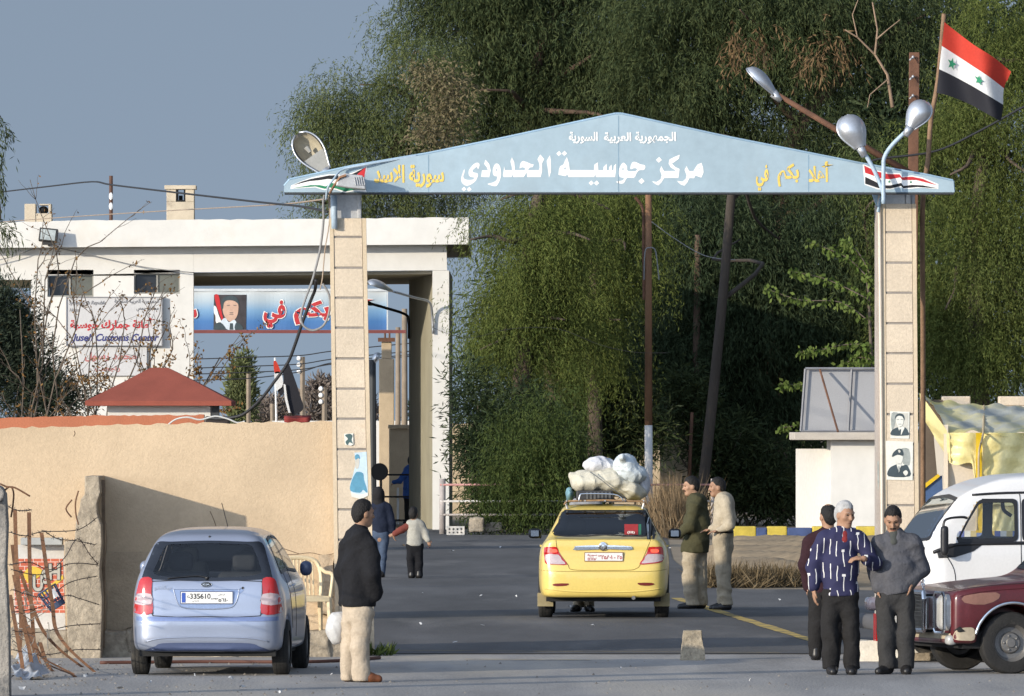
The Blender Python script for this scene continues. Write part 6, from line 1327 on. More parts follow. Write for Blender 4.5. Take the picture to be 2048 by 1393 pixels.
class Car:
    """shell from three outlines, in a local frame: x right, y forward from the tail, z up"""
    def __init__(s, name, label, cat, loc, rz, rear, side, top, paint, h=.024, k=.10, wheels=(), wr=.28, arch=.34, half=.7, extra=None, relax=2, cut_in=.42):
        s.root = thing(name, label, cat, loc, rz=rz)
        rear = spline(rear + [(-x, z) for x, z in rear[::-1] if abs(x) > 1e-6], 4); side = spline(side, 4); top = spline(top + [(-x, y) for x, y in top[::-1] if abs(x) > 1e-6], 4)
        def fn(X, Y, Z):
            d = smax(smax(polysd(rear, X, Z), polysd(side, Y, Z), k), polysd(top, X, Y), k)
            if extra: d = extra(d, X, Y, Z)
            for y, z in wheels:
                c = np.sqrt((Y - y) ** 2 + (Z - z) ** 2) - arch; d = smax(d, -np.maximum(c, cut_in - np.abs(X)), .015)
            return d
        xm = max(abs(p[0]) for p in rear) + .06; ys = [p[0] for p in side]; zs = [p[1] for p in side]
        V, Q = snet(fn, (-xm, min(ys) - .06, min(zs) - .06), (xm, max(ys) + .06, max(zs) + .06), h)
        for _ in range(relax):
            acc = np.zeros_like(V); c = np.zeros(len(V))
            for i in range(4):
                for j in (1, 3): np.add.at(acc, Q[:, i], V[Q[:, (i + j) % 4]]); np.add.at(c, Q[:, i], 1)
            V = V * .45 + .55 * acc / np.maximum(c, 1)[:, None]
        s.V, s.Q = V, Q; s.paint = paint
        s.bvh = BVHTree.FromPolygons([tuple(v) for v in V], [tuple(int(i) for i in q) for q in Q])
        a, b, c_ = V[Q[:, 0]], V[Q[:, 1]], V[Q[:, 2]]; s.N = np.cross(b - a, c_ - a); s.N /= np.linalg.norm(s.N, axis=1, keepdims=True) + 1e-12
        s.C = V[Q].mean(1); s.keep = np.ones(len(Q), bool)
    def ray(s, view, u, v):
        """local surface point seen from 'rear', 'front', 'left', 'right' or 'top'"""
        o, d = {'rear': ((u, -3, v), (0, 1, 0)), 'front': ((u, 9, v), (0, -1, 0)), 'left': ((-4, u, v), (1, 0, 0)), 'right': ((4, u, v), (-1, 0, 0)), 'top': ((u, v, 5), (0, 0, -1))}[view]
        hit = s.bvh.ray_cast(Vector(o), Vector(d))
        if hit[0] is None:
            n = s.bvh.find_nearest(Vector(o) + Vector(d) * 3); return n[0], -Vector(d)
        return hit[0], -Vector(d)
    def cut(s, view, poly):
        ax = {'rear': (0, 2), 'front': (0, 2), 'left': (1, 2), 'right': (1, 2), 'top': (0, 1)}[view]; nd = {'rear': (1, -1), 'front': (1, 1), 'left': (0, -1), 'right': (0, 1), 'top': (2, 1)}[view]
        ins = polysd(poly, s.C[:, ax[0]], s.C[:, ax[1]]) < .013; s.keep &= ~(ins & (s.N[:, nd[0]] * nd[1] > .12))
    def put(s, o):
        o.parent = s.root; return o
    def local(s, name, mb, m, parent=None, smooth=False, bevel=0.0, auto=None):
        o = obj(name, mb, m, None, smooth, None, bevel, 2, auto); o.parent = parent or s.root; return o
    def drape(s, name, view, loops, m, lift=.004, parent=None, cell=.04, smooth=True, thick=0.0):
        me = flat_mesh(loops, 0.0); bm = bmesh.new(); bm.from_mesh(me)
        co = [v.co for v in bm.verts]; x0, x1 = min(c.x for c in co), max(c.x for c in co); y0, y1 = min(c.y for c in co), max(c.y for c in co)
        for ax, lo, hi in ((0, x0, x1), (1, y0, y1)):
            k = int((hi - lo) / cell)
            for i in range(1, k + 1):
                p = Vector((0, 0, 0)); p[ax] = lo + (hi - lo) * i / (k + 1); n = Vector((0, 0, 0)); n[ax] = 1
                bmesh.ops.bisect_plane(bm, geom=bm.verts[:] + bm.edges[:] + bm.faces[:], plane_co=p, plane_no=n)
        for v in bm.verts:
            p, d = s.ray(view, v.co.x, v.co.y); v.co = p + d * lift
        bmesh.ops.recalc_face_normals(bm, faces=bm.faces)
        want = {'rear': Vector((0, -1, 0)), 'front': Vector((0, 1, 0)), 'left': Vector((-1, 0, 0)), 'right': Vector((1, 0, 0)), 'top': Vector((0, 0, 1))}[view]
        sm = sum((f.normal.dot(want) * f.calc_area() for f in bm.faces), 0.0)
        if sm < 0: bmesh.ops.reverse_faces(bm, faces=bm.faces)
        bm.to_mesh(me); bm.free()
        if smooth: me.shade_smooth()
        o = bpy.data.objects.new(name, me); COL.objects.link(o); me.materials.append(m); o.parent = parent or s.root; return o
    def line(s, name, view, pts, r, m, parent=None, lift=.0, closed=False, n=6, sp=5):
        L = spline(pts, sp, closed); q = [s.ray(view, *p) for p in L]; q = [a + d * lift for a, d in q]
        if closed: q.append(q[0])
        mb = MB(); mb.tube(q, r, n); return s.local(name, mb, m, parent, True)
    def window(s, view, poly, pane, frame=.022, m=None, name='window', inner=None):
        """cut an opening, rim it and glaze it"""
        poly = rounded(poly, .05); s.cut(view, poly)
        cx = sum(p[0] for p in poly) / len(poly); cy = sum(p[1] for p in poly) / len(poly)
        w = max(p[0] for p in poly) - min(p[0] for p in poly); h = max(p[1] for p in poly) - min(p[1] for p in poly)
        sc = lambda k: [(cx + (x - cx) * (1 + 2 * k / w), cy + (y - cy) * (1 + 2 * k / h)) for x, y in poly]
        g = s.drape(name, view, [sc(.012)], pane, .004)
        s.drape('window_rim', view, [sc(.02), inner or sc(-frame * .6)], m or m_trimb, .008, g)
        return g
    def body(s, name='body'):
        used, inv = np.unique(s.Q[s.keep], return_inverse=True)
        o = raw(name, s.V[used], inv.reshape(-1, 4), s.paint, None, True); o.parent = s.root; return o
    def wheel(s, x, y, z, r, w, rim=None, cover=False):
        g = 1 if x > 0 else -1; mb = MB()
        prof = [(r * .60, -w * .46), (r * .80, -w * .5), (r * .95, -w * .44), (r, -w * .30), (r, w * .30), (r * .95, w * .44), (r * .80, w * .5), (r * .60, w * .46)]
        mb.lathe((x, y, z), prof, 32, 'x', None, False); t = s.local('wheel', MB().add(mb.v, mb.f), m_tyre, None, auto=35)
        mb = MB()
        mb.lathe((x, y, z), [(r * .61, g * w * .40), (r * .58, g * w * .30), (r * .50, g * w * .12), (r * .36, g * w * .10), (r * .30, g * w * .26), (r * .17, g * w * .28), (r * .14, g * w * .36), (.0, g * w * .37)], 28, 'x', None, False)
        s.local('rim', mb, rim or m_rim, t, auto=35)
        mb = MB()
        for k in range(5):
            a = 2 * math.pi * k / 5; mb.ell((x + g * w * .29, y + r * .23 * math.cos(a), z + r * .23 * math.sin(a)), (.012, .014, .014), 6)
        mb2 = MB()
        for k in range(3): a = math.pi * 2 * k / 40; 
        s.local('wheel_nuts', mb, m_rim, t)
        # tread grooves
        mb = MB()
        for off in (-.22, 0, .22): mb.lathe((x, y, z), [(r * 1.002, w * off - .004), (r * 1.002, w * off + .004)], 32, 'x', None, False)
        s.local('tread_groove', mb, m_under, t); return t
def soft_box(c, d, r):
    return lambda X, Y, Z: np.sqrt(np.maximum(np.abs(X - c[0]) - d[0] / 2 + r, 0) ** 2 + np.maximum(np.abs(Y - c[1]) - d[1] / 2 + r, 0) ** 2 + np.maximum(np.abs(Z - c[2]) - d[2] / 2 + r, 0) ** 2) - r
def rbox(name, car, c, d, r, m, h=.03, parent=None):
    V, Q = snet(soft_box(c, d, r), [c[i] - d[i] / 2 - .05 for i in range(3)], [c[i] + d[i] / 2 + .05 for i in range(3)], h)
    o = raw(name, V, Q, m, None, True); o.parent = parent or car.root; return o

# ------------------------------------------------------------------ silver-blue hatchback
KS = F / 87.1; kx = lambda px: (px - 414) / KS; kz = lambda py: (1352 - py) / KS
K = lambda L: [(kx(a), kz(b)) for a, b in L]
m_silver = mat('silver_blue_paint', (.315, .345, .425), .32, .03, 3, metal=.55, spec=.6, coat=.6, var2=.02, inside=(.02, .02, .022))
k_rear = [(0, 1.455), (.30, 1.44), (.455, 1.385), (.525, 1.30), (.60, 1.16), (.655, 1.03), (.715, .90), (.765, .78), (.785, .60), (.785, .42), (.76, .26), (.66, .21), (0, .20)]
k_side = [(.02, .30), (.0, .42), (.0, .55), (.045, .60), (.06, .75), (.10, .92), (.24, 1.13), (.37, 1.32), (.48, 1.385), (.80, 1.43), (1.35, 1.455), (1.95, 1.43), (2.35, 1.24), (2.80, .98), (3.2, .86), (3.42, .70), (3.49, .50), (3.46, .28), (3.3, .21), (.2, .21)]
k_top = [(0, -.005), (.35, .0), (.58, .035), (.69, .13), (.745, .32), (.785, .75), (.79, 1.4), (.79, 2.5), (.76, 3.0), (.66, 3.3), (.4, 3.46), (0, 3.49)]
kia = Car('hatchback_car', 'silver-blue hatchback parked tail towards the viewer beside the beige wall', 'car', Vector(((414 - 1024) * 87.1 / F, 86.85, 0)), math.radians(-3.0), k_rear, k_side, k_top, m_silver, wheels=((.60, .27), (2.95, .27)), wr=.27, arch=.31)
kw_out = K([(309, 1086), (340, 1084), (415, 1082), (490, 1084), (519, 1086), (532, 1115), (543, 1150), (540, 1156), (500, 1160), (414, 1162), (330, 1160), (288, 1156), (284, 1150), (296, 1115)])
kw_in = K([(332, 1091), (360, 1089), (415, 1087.5), (470, 1089), (496, 1091), (507, 1104), (518, 1130), (522, 1143), (512, 1150), (470, 1154), (414, 1155), (355, 1154), (316, 1151), (306, 1143), (311, 1130), (321, 1104)])
kwi = spline(kw_in, 4); kia.cut('rear', kwi)
pane = kia.drape('rear_window', 'rear', [spline(kw_in, 4)], g_rear, .003)
kia.drape('window_rim', 'rear', [spline(kw_out, 4), kwi], mat('black_glass_edge', (.012, .014, .020), .12, .02, spec=.7), .006, pane)
for sd_, vw in ((-1, 'left'), (1, 'right')):
    kia.window(vw, [(.62, 1.00), (.72, 1.20), (.84, 1.305), (1.38, 1.335), (1.42, 1.02)], g_dark, name='side_window')
    kia.window(vw, [(1.50, 1.02), (1.47, 1.335), (1.90, 1.315), (2.28, 1.14), (2.46, .99)], g_dark, name='side_window')
kia.window('front', [(-.60, 1.00), (-.47, 1.37), (0, 1.40), (.47, 1.37), (.60, 1.00), (0, .985)], glass('clear_pane', (.94, .95, .94), .05), name='windscreen')
kia.body()
kia.drape('hatch_seam', 'rear', [spline(K([(303, 1162), (524, 1162), (523, 1200), (522, 1232), (414, 1233.5), (306, 1232), (304, 1200)]), 2), spline(K([(305, 1163.5), (522, 1163.5), (521, 1200), (520.3, 1230.6), (414, 1232), (307.7, 1230.6), (306, 1200)]), 2)], m_trimb, .003)
def tail(L):
    a = kia.drape('tail_lamp', 'rear', [spline(K(L[0]), 3)], m_lampred, .010)
    kia.drape('indicator_lens', 'rear', [spline(K(L[1]), 2)], m_lampclear, .014, a); kia.drape('lamp_seam', 'rear', [K(L[2])], m_trimb, .009, a)
tail(([(281, 1157), (303, 1157), (303, 1185), (305, 1226), (268, 1226), (267, 1210), (273, 1180)], [(273, 1188), (302, 1188), (303, 1208), (269, 1208)], [(301, 1157), (304.5, 1157), (304.5, 1185), (307, 1228), (303, 1228), (302, 1185)]))
tail(([(548, 1157), (526, 1157), (526, 1185), (523.5, 1226), (561, 1226), (562, 1210), (556, 1180)], [(556, 1188), (526, 1188), (525, 1208), (560, 1208)], [(528, 1157), (524, 1157), (524, 1185), (521.5, 1228), (525, 1228), (526, 1185)]))
rec = kia.drape('plate_recess', 'rear', [spline(K([(347, 1177), (479, 1177), (477, 1190), (469, 1210), (455, 1216), (414, 1218), (373, 1216), (359, 1210), (350, 1190)]), 3)], mat('silver_recess', (.24, .30, .44), .35, .03, metal=.5, coat=.5), .005)
kia.line('recess_edge', 'rear', K([(347, 1177), (352, 1195), (359, 1210), (373, 1216), (414, 1218), (455, 1216), (469, 1210), (476, 1195), (479, 1177)]), .006, m_silver, rec, .004)
kia.drape('recess_shadow_lip', 'rear', [K([(345, 1175), (481, 1175), (480, 1178.5), (346, 1178.5)])], m_silver, .014, rec)
yk = kia.ray('rear', 0, kz(1195))[0].y - .02
def kplate(car, x0, x1, z0, z1, y, frame):
    mb = MB(); mb.bb(x0, x1, y, y + .012, z0, z1); p = car.local('number_plate', mb, m_platew, bevel=.003)
    mb = MB(); mb.bb(x0 - .008, x1 + .008, y + .003, y + .02, z0 - .008, z1 + .008); car.local('plate_frame', mb, frame, p); return p
pl = kplate(kia, kx(363), kx(466), kz(1206.5), kz(1184), yk, mat('plate_frame_blue', (.08, .10, .18), .4))
def ltext(car, s_, m, par, x0, x1, z0, z1, y, bold=.02, ar=False, shear=0.0):
    o = text('lettering', s_, m, None, x0, x1, z0, z1, y, bold, ar, shear); o.parent = par; return o
mb = MB(); mb.bb(kx(364.5), kx(372), yk - .003, yk, kz(1205), kz(1185.5)); kia.local('blue_band', mb, m_plateb, pl)
ltext(kia, '335610', m_trimb, pl, kx(381), kx(422), kz(1197.5), kz(1187), yk - .002, .015)
ltext(kia, '٣٣٥٦١٠', m_trimb, pl, kx(423), kx(457), kz(1203.5), kz(1195), yk - .002, .02)
ltext(kia, 'لبنان', m_trimb, pl, kx(437), kx(450), kz(1191), kz(1187), yk - .002, .01, True)
ltext(kia, 'G', m_trimb, pl, kx(375), kx(380), kz(1196), kz(1191), yk - .002, .01)
ltext(kia, 'خصوصي', m_trimb, pl, kx(386), kx(399), kz(1204), kz(1200), yk - .002, .01, True)
mb = MB(); yb_ = kia.ray('rear', 0, kz(1169))[0].y - .006; mb.lathe((kx(413), yb_, kz(1169)), [(0, -.004), (.05, -.003), (.052, .004)], 24, 'y')
mb.v = [(x, y, kz(1169) + (z - kz(1169)) * .46) for x, y, z in mb.v]; bd = kia.local('badge', mb, m_trimb)
ltext(kia, 'KIA', m_chrome, bd, kx(406), kx(420), kz(1170.8), kz(1167), yb_ - .006, .02)
kia.line('badge_ring', 'rear', [(kx(413) + .052 * math.cos(a), kz(1169) + .024 * math.sin(a)) for a in [k * math.pi / 8 for k in range(16)]], .003, m_chrome, bd, .008, True, sp=2)
mb = MB(); q = kia.ray('rear', kx(486), kz(1176))[0]; mb.lathe((q.x, q.y - .004, q.z), [(0, -.002), (.006, -.002), (.012, -.004), (.013, .002)], 14, 'y'); kia.local('key_lock', mb, m_trimb)
ltext(kia, 'بيكانتو', mat('dull_script', (.30, .34, .44), .5), kia.root, kx(308), kx(343), kz(1181), kz(1170), kia.ray('rear', kx(325), kz(1175))[0].y - .012, .0, True)
# bumper details
kia.drape('bumper_step', 'rear', [spline(K([(266, 1233), (414, 1235), (562, 1233), (564, 1241), (414, 1242), (264, 1241)]), 3)], mat('silver_blue_step', (.20, .25, .42), .35, .03, metal=.5, coat=.4), .006)
kia.drape('dark_valance', 'rear', [spline(K([(312, 1292), (322, 1287), (345, 1285.5), (414, 1285), (483, 1285.5), (506, 1287), (518, 1292), (528, 1306), (300, 1306)]), 3)], mat('dark_blue_valance', (.055, .075, .15), .5, .05), .007)
kia.line('bumper_crease', 'rear', K([(292, 1283), (330, 1276), (414, 1274), (500, 1276), (538, 1283)]), .008, m_silver, None, .0)
wp = kia.line('rear_wiper', 'rear', K([(412, 1155), (395, 1152), (365, 1154), (335, 1157)]), .006, m_trimb, None, .014)
mb = MB(); q = kia.ray('rear', 0, kz(1156))[0]; mb.ell((q.x, q.y - .012, q.z), (.02, .02, .016), 8); kia.local('wiper_hub', mb, m_trimb, wp)
mb = MB(); q = kia.ray('rear', 0, kz(1074))[0]; mb.ell((q.x, q.y - .006, q.z), (.012, .01, .009), 8); kia.local('roof_nozzle', mb, m_trimb)
mb = MB(); mb.tube([(.05, 1.9, 1.43), (.02, 1.55, 1.66)], .004, 5); kia.local('aerial', mb, m_trimb)
mb = MB(); mb.bb(-.66, .66, .15, 3.3, .19, .30); kia.local('underbody', mb, m_under)
mb = MB(); mb.bb(-.62, .62, .2, 2.7, .35, .55); kia.local('cabin_floor', mb, m_under)
for sx in (-1, 1):
    for y in (.60, 2.95): kia.wheel(sx * .685, y, .27, .272, .165)
    mb = MB()
    rbox('rear_headrest', kia, (sx * .31, .78, 1.10), (.24, .12, .19), .05, m_seat); rbox('rear_seat', kia, (sx * .33, .80, .74), (.58, .18, .52), .07, m_seat)
    rbox('front_headrest', kia, (sx * .33, 1.62, 1.13), (.25, .12, .20), .05, m_seat); rbox('front_seat', kia, (sx * .34, 1.62, .78), (.46, .18, .62), .07, m_seat)
    rbox('wing_mirror', kia, (sx * .795, 2.28, 1.01), (.12, .16, .15), .055, m_silver if sx < 0 else mat('dark_mirror_shell', (.06, .08, .15), .3, coat=.4), .02)
    mb = MB(); mb.tube([(sx * .74, 2.32, .98), (sx * .84, 2.30, .99)], .022, 6); kia.local('mirror_stalk', mb, m_trimb)
    kia.line('door_seam', 'right' if sx > 0 else 'left', [(1.46, 1.33), (1.45, 1.0), (1.44, .7), (1.42, .36)], .004, m_trimb, None, 0)
    kia.line('door_seam', 'right' if sx > 0 else 'left', [(.86, 1.0), (.84, .8), (.90, .6), (.98, .45)], .004, m_trimb, None, 0)
    mb = MB(); q = kia.ray('right' if sx > 0 else 'left', 1.3, .86)[0]; mb.tube([(q.x + sx * .015, 1.22, .862), (q.x + sx * .02, 1.38, .866)], .014, 6); kia.local('door_handle', mb, m_silver)
rbox('inner_mirror', kia, (.05, 2.12, 1.27), (.22, .05, .065), .02, m_trimb, .015)
rbox('dashboard', kia, (0, 2.55, .86), (1.2, .35, .22), .08, m_trimb)

# ------------------------------------------------------------------ yellow taxi
TD = 113.3; TS = F / TD; tx = lambda px: (px - 1206) / TS; tz = lambda py: (1238 - py) / TS
T = lambda L: [(tx(a), tz(b)) for a, b in L]
TC = lambda L: [(tx(1000 + a / 2.855), tz(860 + b / 2.855)) for a, b in L]
m_taxi = mat('yellow_taxi_paint', (.68, .51, .135), .35, .05, 2, spec=.5, coat=.5, var2=.04, inside=(.02, .02, .022), stain=(.55, .45, .22), stain_scale=1.3, stain_lo=.6, stain_hi=.8)
t_rear = [(0, 1.455), (.30, 1.45), (.50, 1.41), (.57, 1.30), (.67, 1.10), (.735, .99), (.80, .90), (.835, .76), (.845, .60), (.835, .42), (.79, .30), (.70, .25), (0, .25)]
t_side = [(.03, .28), (.0, .38), (.0, .60), (.045, .66), (.075, .80), (.08, .985), (.14, 1.005), (.45, 1.02), (.66, 1.06), (.95, 1.27), (1.18, 1.40), (1.45, 1.445), (1.9, 1.455), (2.4, 1.41), (2.85, 1.18), (3.2, 1.0), (3.9, .88), (4.2, .74), (4.3, .52), (4.27, .26), (.2, .25)]
t_top = [(0, -.005), (.35, .0), (.62, .03), (.75, .13), (.805, .35), (.84, .8), (.845, 1.6), (.845, 3.2), (.80, 3.8), (.66, 4.15), (.4, 4.28), (0, 4.3)]
def boot(d, X, Y, Z): return d
taxi = Car('taxi_car', 'yellow saloon taxi seen from behind with bundles tied on its roof', 'taxi', Vector(((1206 - 1024) * TD / F, TD - .3, 0)), math.radians(-1.0), t_rear, t_side, t_top, m_taxi, wheels=((.95, .29), (3.40, .29)), wr=.29, arch=.33, k=.09)
tw_out = TC([(345, 465), (430, 461), (595, 460), (765, 461), (850, 465), (866, 530), (880, 606), (595, 610), (308, 606), (326, 530)])
tw_in = spline(TC([(356, 472), (430, 468), (595, 467), (765, 468), (840, 472), (855, 530), (866, 599), (595, 603), (322, 599), (338, 530)]), 3)
taxi.cut('rear', tw_in)
g_taxi = glass('blue_tinted_pane', (.30, .36, .42), .16)
pane = taxi.drape('rear_window', 'rear', [tw_in], g_taxi, .003); taxi.drape('window_rim', 'rear', [spline(tw_out, 3), tw_in], m_trimb, .006, pane)
for vw in ('left', 'right'):
    taxi.window(vw, [(1.02, 1.06), (1.2, 1.28), (1.38, 1.36), (1.86, 1.37), (1.88, 1.06)], g_dark, name='side_window')
    taxi.window(vw, [(1.98, 1.06), (1.96, 1.37), (2.35, 1.345), (2.75, 1.14), (2.88, 1.03)], g_dark, name='side_window')
taxi.window('front', [(-.64, 1.02), (-.52, 1.37), (0, 1.41), (.52, 1.37), (.64, 1.02), (0, 1.0)], glass('clear_pane', (.94, .95, .94), .05), name='windscreen')
taxi.body()
lid = [(318, 628), (330, 690), (385, 765), (415, 797), (595, 801), (740, 799), (775, 790), (800, 765), (858, 628)]
taxi.line('boot_seam', 'rear', TC(lid), .005, mat('seam_ochre', (.25, .18, .04), .6), None, 0)
taxi.drape('boot_edge', 'rear', [TC([(320, 612), (595, 605), (862, 612), (858, 630), (595, 626), (322, 630)])], mat('dusty_boot_edge', (.42, .36, .20), .6, .2, 5), .004)
for L, Cc in (([(250, 672), (290, 668), (322, 668), (332, 692), (355, 730), (383, 768), (320, 768), (262, 764), (252, 735)], [(256, 712), (332, 712), (352, 742), (372, 764), (300, 764), (266, 758)]), ([(925, 668), (890, 667), (848, 668), (838, 695), (820, 728), (793, 766), (850, 764), (925, 752), (932, 712)], [(928, 712), (840, 710), (822, 740), (806, 760), (850, 758), (922, 746)])):
    a_ = taxi.drape('tail_lamp', 'rear', [spline(TC(L), 2)], m_lampred, .009); taxi.drape('indicator_lens', 'rear', [spline(TC(Cc), 2)], m_lampclear, .013, a_)
m_brake = bpy.data.materials.new('lit_lamp'); m_brake.use_nodes = True; b_ = m_brake.node_tree.nodes['Principled BSDF']; b_.inputs['Base Color'].default_value = (.6, .05, .03, 1); b_.inputs['Emission Color'].default_value = (1, .10, .05, 1); b_.inputs['Emission Strength'].default_value = .8
for Cc in ([(285, 682), (318, 680), (326, 696), (300, 700), (284, 695)], [(862, 680), (900, 682), (902, 697), (868, 700), (858, 690)]): taxi.drape('lit_brake_lamp', 'rear', [spline(TC(Cc), 3)], m_brake, .016)
ch_ = taxi.drape('chrome_strip', 'rear', [spline(TC([(425, 672), (440, 662), (595, 657), (735, 663), (753, 672), (740, 684), (595, 680), (430, 686)]), 3)], m_chrome, .016)
mb = MB(); q = taxi.ray('rear', *TC([(586, 664)])[0])[0]; mb.lathe((q.x, q.y - .022, q.z), [(0, -.006), (.03, -.006), (.052, -.002), (.056, .006)], 22, 'y'); em_ = taxi.local('badge', mb, m_chrome, auto=40)
mb = MB(); mb.v = []; 
for rr_, rz_ in ((.040, .018), (.018, .036)): 
    pts = [(q.x + rr_ * math.cos(a), q.y - .031, q.z + rz_ * math.sin(a)) for a in [2 * math.pi * k / 16 for k in range(17)]]; mb.tube(pts, .003, 4)
taxi.local('badge_rings', mb, m_alud, em_)
(px0, pz1), (px1, pz0) = TC([(480, 697)])[0], TC([(703, 751)])[0]; yp = taxi.ray('rear', 0, (pz0 + pz1) / 2)[0].y - .02
pl = kplate(taxi, px0 + .01, px1 - .01, pz0 + .01, pz1 - .01, yp, mat('plate_frame_brown', (.16, .06, .04), .5))
A_ = lambda a, b: TC([(a, b)])[0]
ltext(taxi, '٣٢٥٨٠١ - ٢٥', m_plater, pl, A_(560, 0)[0], A_(695, 0)[0], A_(0, 738)[1], A_(0, 708)[1], yp - .002, .03)
ltext(taxi, 'سورية', m_plater, pl, A_(497, 0)[0], A_(553, 0)[0], A_(0, 722)[1], A_(0, 706)[1], yp - .002, .02, True)
ltext(taxi, '٤٤٦٢٥٨', m_plater, pl, A_(499, 0)[0], A_(552, 0)[0], A_(0, 744)[1], A_(0, 727)[1], yp - .002, .03)
for Cc in ([(298, 884), (315, 876), (390, 875), (378, 888), (320, 891)], [(784, 872), (862, 871), (879, 880), (850, 888), (800, 886)]): taxi.drape('bumper_reflector', 'rear', [spline(TC(Cc), 2)], mat('dark_red_reflector', (.16, .02, .015), .3), .006)
taxi.line('bumper_crease', 'rear', TC([(258, 905), (400, 920), (595, 925), (780, 920), (915, 905)]), .010, m_taxi, None, -.002)
taxi.line('bumper_top', 'rear', TC([(222, 800), (330, 806), (595, 808), (860, 806), (950, 795)]), .004, MATS['seam_ochre'], None, 0)
taxi.drape('wet_window_sticker', 'rear', [TC([(707, 541), (785, 541), (785, 600), (707, 600)])], mat('red_sticker', (.32, .03, .03), .5), .010); taxi.drape('green_sticker', 'rear', [TC([(788, 541), (803, 541), (803, 600), (788, 600)])], mat('green_sticker_print', (.03, .14, .08), .5), .010)
q0 = taxi.ray('rear', *TC([(745, 590)])[0])[0]
text_o = text('lettering', '(III)', m_platew, None, A_(724, 0)[0], A_(766, 0)[0], A_(0, 597)[1], A_(0, 580)[1], q0.y - .07, .02); text_o.parent = taxi.root
mb = MB(); mb.bb(-.72, .72, .25, 4.05, .22, .34); taxi.local('underbody', mb, m_under)
mb = MB(); mb.bb(-.66, .66, .9, 3.2, .36, .56); taxi.local('cabin_floor', mb, m_under)
mb = MB(); mb.tube([(.38, -.02, .27), (.38, .5, .27)], .025, 8); taxi.local('exhaust_pipe', mb, m_rim)
for sx in (-1, 1):
    for y in (.95, 3.40): taxi.wheel(sx * .735, y, .29, .292, .185)
    mb = MB(); mb.bb(sx * .735 - .10, sx * .735 + .10, .60, .615, .15, .32); taxi.local('mud_flap', mb, mat('dusty_rubber', (.30, .25, .14), .8, .2, 4), bevel=.004)
    rbox('rear_seat', taxi, (sx * .33, 1.15, .84), (.60, .18, .40), .07, m_seat); rbox('front_headrest', taxi, (sx * .36, 2.05, 1.16), (.26, .11, .18), .05, m_seat); rbox('front_seat', taxi, (sx * .36, 2.08, .80), (.50, .18, .60), .07, m_seat)
    rbox('wing_mirror', taxi, (sx * .90, 2.78, 1.045), (.165, .12, .125), .045, m_trimb, .02)
    mb = MB(); mb.bb(sx * .90 - .05, sx * .90 + .05, 2.712, 2.718, 1.01, 1.085); taxi.local('mirror_glass', mb, mat('grey_mirror', (.22, .23, .25), .15, .05, metal=1.0))
    mb = MB(); mb.tube([(sx * .82, 2.82, 1.0), (sx * .90, 2.80, 1.02)], .024, 6); taxi.local('mirror_stalk', mb, m_trimb)
    vw = 'right' if sx > 0 else 'left'
    taxi.line('door_seam', vw, [(1.92, 1.37), (1.91, 1.0), (1.9, .7), (1.88, .36)], .004, MATS['seam_ochre'], None, 0)
    mb = MB(); q = taxi.ray(vw, 1.75, .9)[0]; mb.tube([(q.x + sx * .015, 1.68, .9), (q.x + sx * .02, 1.84, .905)], .014, 6); taxi.local('door_handle', mb, m_taxi)
rbox('dashboard', taxi, (0, 2.95, .90), (1.3, .35, .22), .08, m_trimb); rbox('inner_mirror', taxi, (0, 2.45, 1.30), (.22, .05, .065), .02, m_trimb, .015)
# roof rack and what is tied on it
RY = TD - .3 + 1.55
rk = thing('roof_rack', 'rusty tubular roof rack carrying the bundles on the taxi', 'roof rack', P(1210, 1008, RY))
for y in (RY - .45, RY + .35):
    mb = MB(); mb.tube([P(1128, 1010, y), P(1133, 1003, y), P(1210, 1001, y), P(1287, 1003, y), P(1292, 1010, y)], .014, 6); obj('cross_bar', mb, mat('rusty_tube', (.30, .18, .09), .7, .3, 9), rk, smooth=True)
for px in (1133, 1170, 1210, 1250, 1287): mb = MB(); mb.tube([P(px, 1002, RY - .47), P(px, 1002, RY + .4)], .011, 6); obj('long_bar', mb, m_alud, rk)
mb = MB(); mb.tube([Vector(q) for q in spline([P(1158, 1003, RY - .5), P(1160, 992, RY - .5), P(1168, 988, RY - .5), P(1225, 989, RY - .5), P(1243, 996, RY - .5), P(1246, 1003, RY - .5)], 4, False)], .009, 6); obj('front_loop', mb, m_chrome, rk, smooth=True)
for px in (1131, 1289): mb = MB(); mb.tube([P(px, 1004, RY - .4), P(px + (4 if px < 1200 else -4), 1018, RY - .4)], .016, 6); obj('foot', mb, m_alud, rk)
mb = MB(); mb.bb(x_(1152, RY), x_(1226, RY), RY - .3, RY + .3, z_(1001, RY), z_(981, RY)); sc_ = tag(obj('suitcase', mb, mat('black_suitcase', (.03, .03, .032), .6, .2, 6), bevel=.025), 'black suitcase lying flat on the taxi roof rack under the sacks', 'suitcase')
mb = MB()
for i in range(7): px = 1172 + i * 7.5; mb.bb(x_(px, RY), x_(px + 4, RY), RY - .31, RY - .296, z_(998, RY), z_(984, RY))
obj('ribbed_side', mb, mat('suitcase_grey', (.10, .10, .10), .6), sc_)
def sackfn(base, seed, amp, fr):
    return lambda X, Y, Z: base((X, Y, Z)) + wob((X, Y, Z), fr, amp, seed) + .5 * wob((X, Z * 1.3, Y), fr * 2.3, amp, seed + 2) - folds((X, Y, Z), fr * 1.7, amp * 1.6, seed, .9)
c = P(1213, 965, RY); h_ = 36 * RY / F
V_ = lambda px, py, o=0: P(px, py, RY + o)
a1, a2, a3, a4 = V_(1163, 963), V_(1225, 962), V_(1262, 978), V_(1278, 986)
big = lambda p: union([cone(p, a1, a2, .145, .165, 1.9), cone(p, a2, a3, .165, .135, 1.9), cone(p, a3, a4, .135, .10, 1.9), cone(p, V_(1142, 948), a1, .03, .1)], .05)
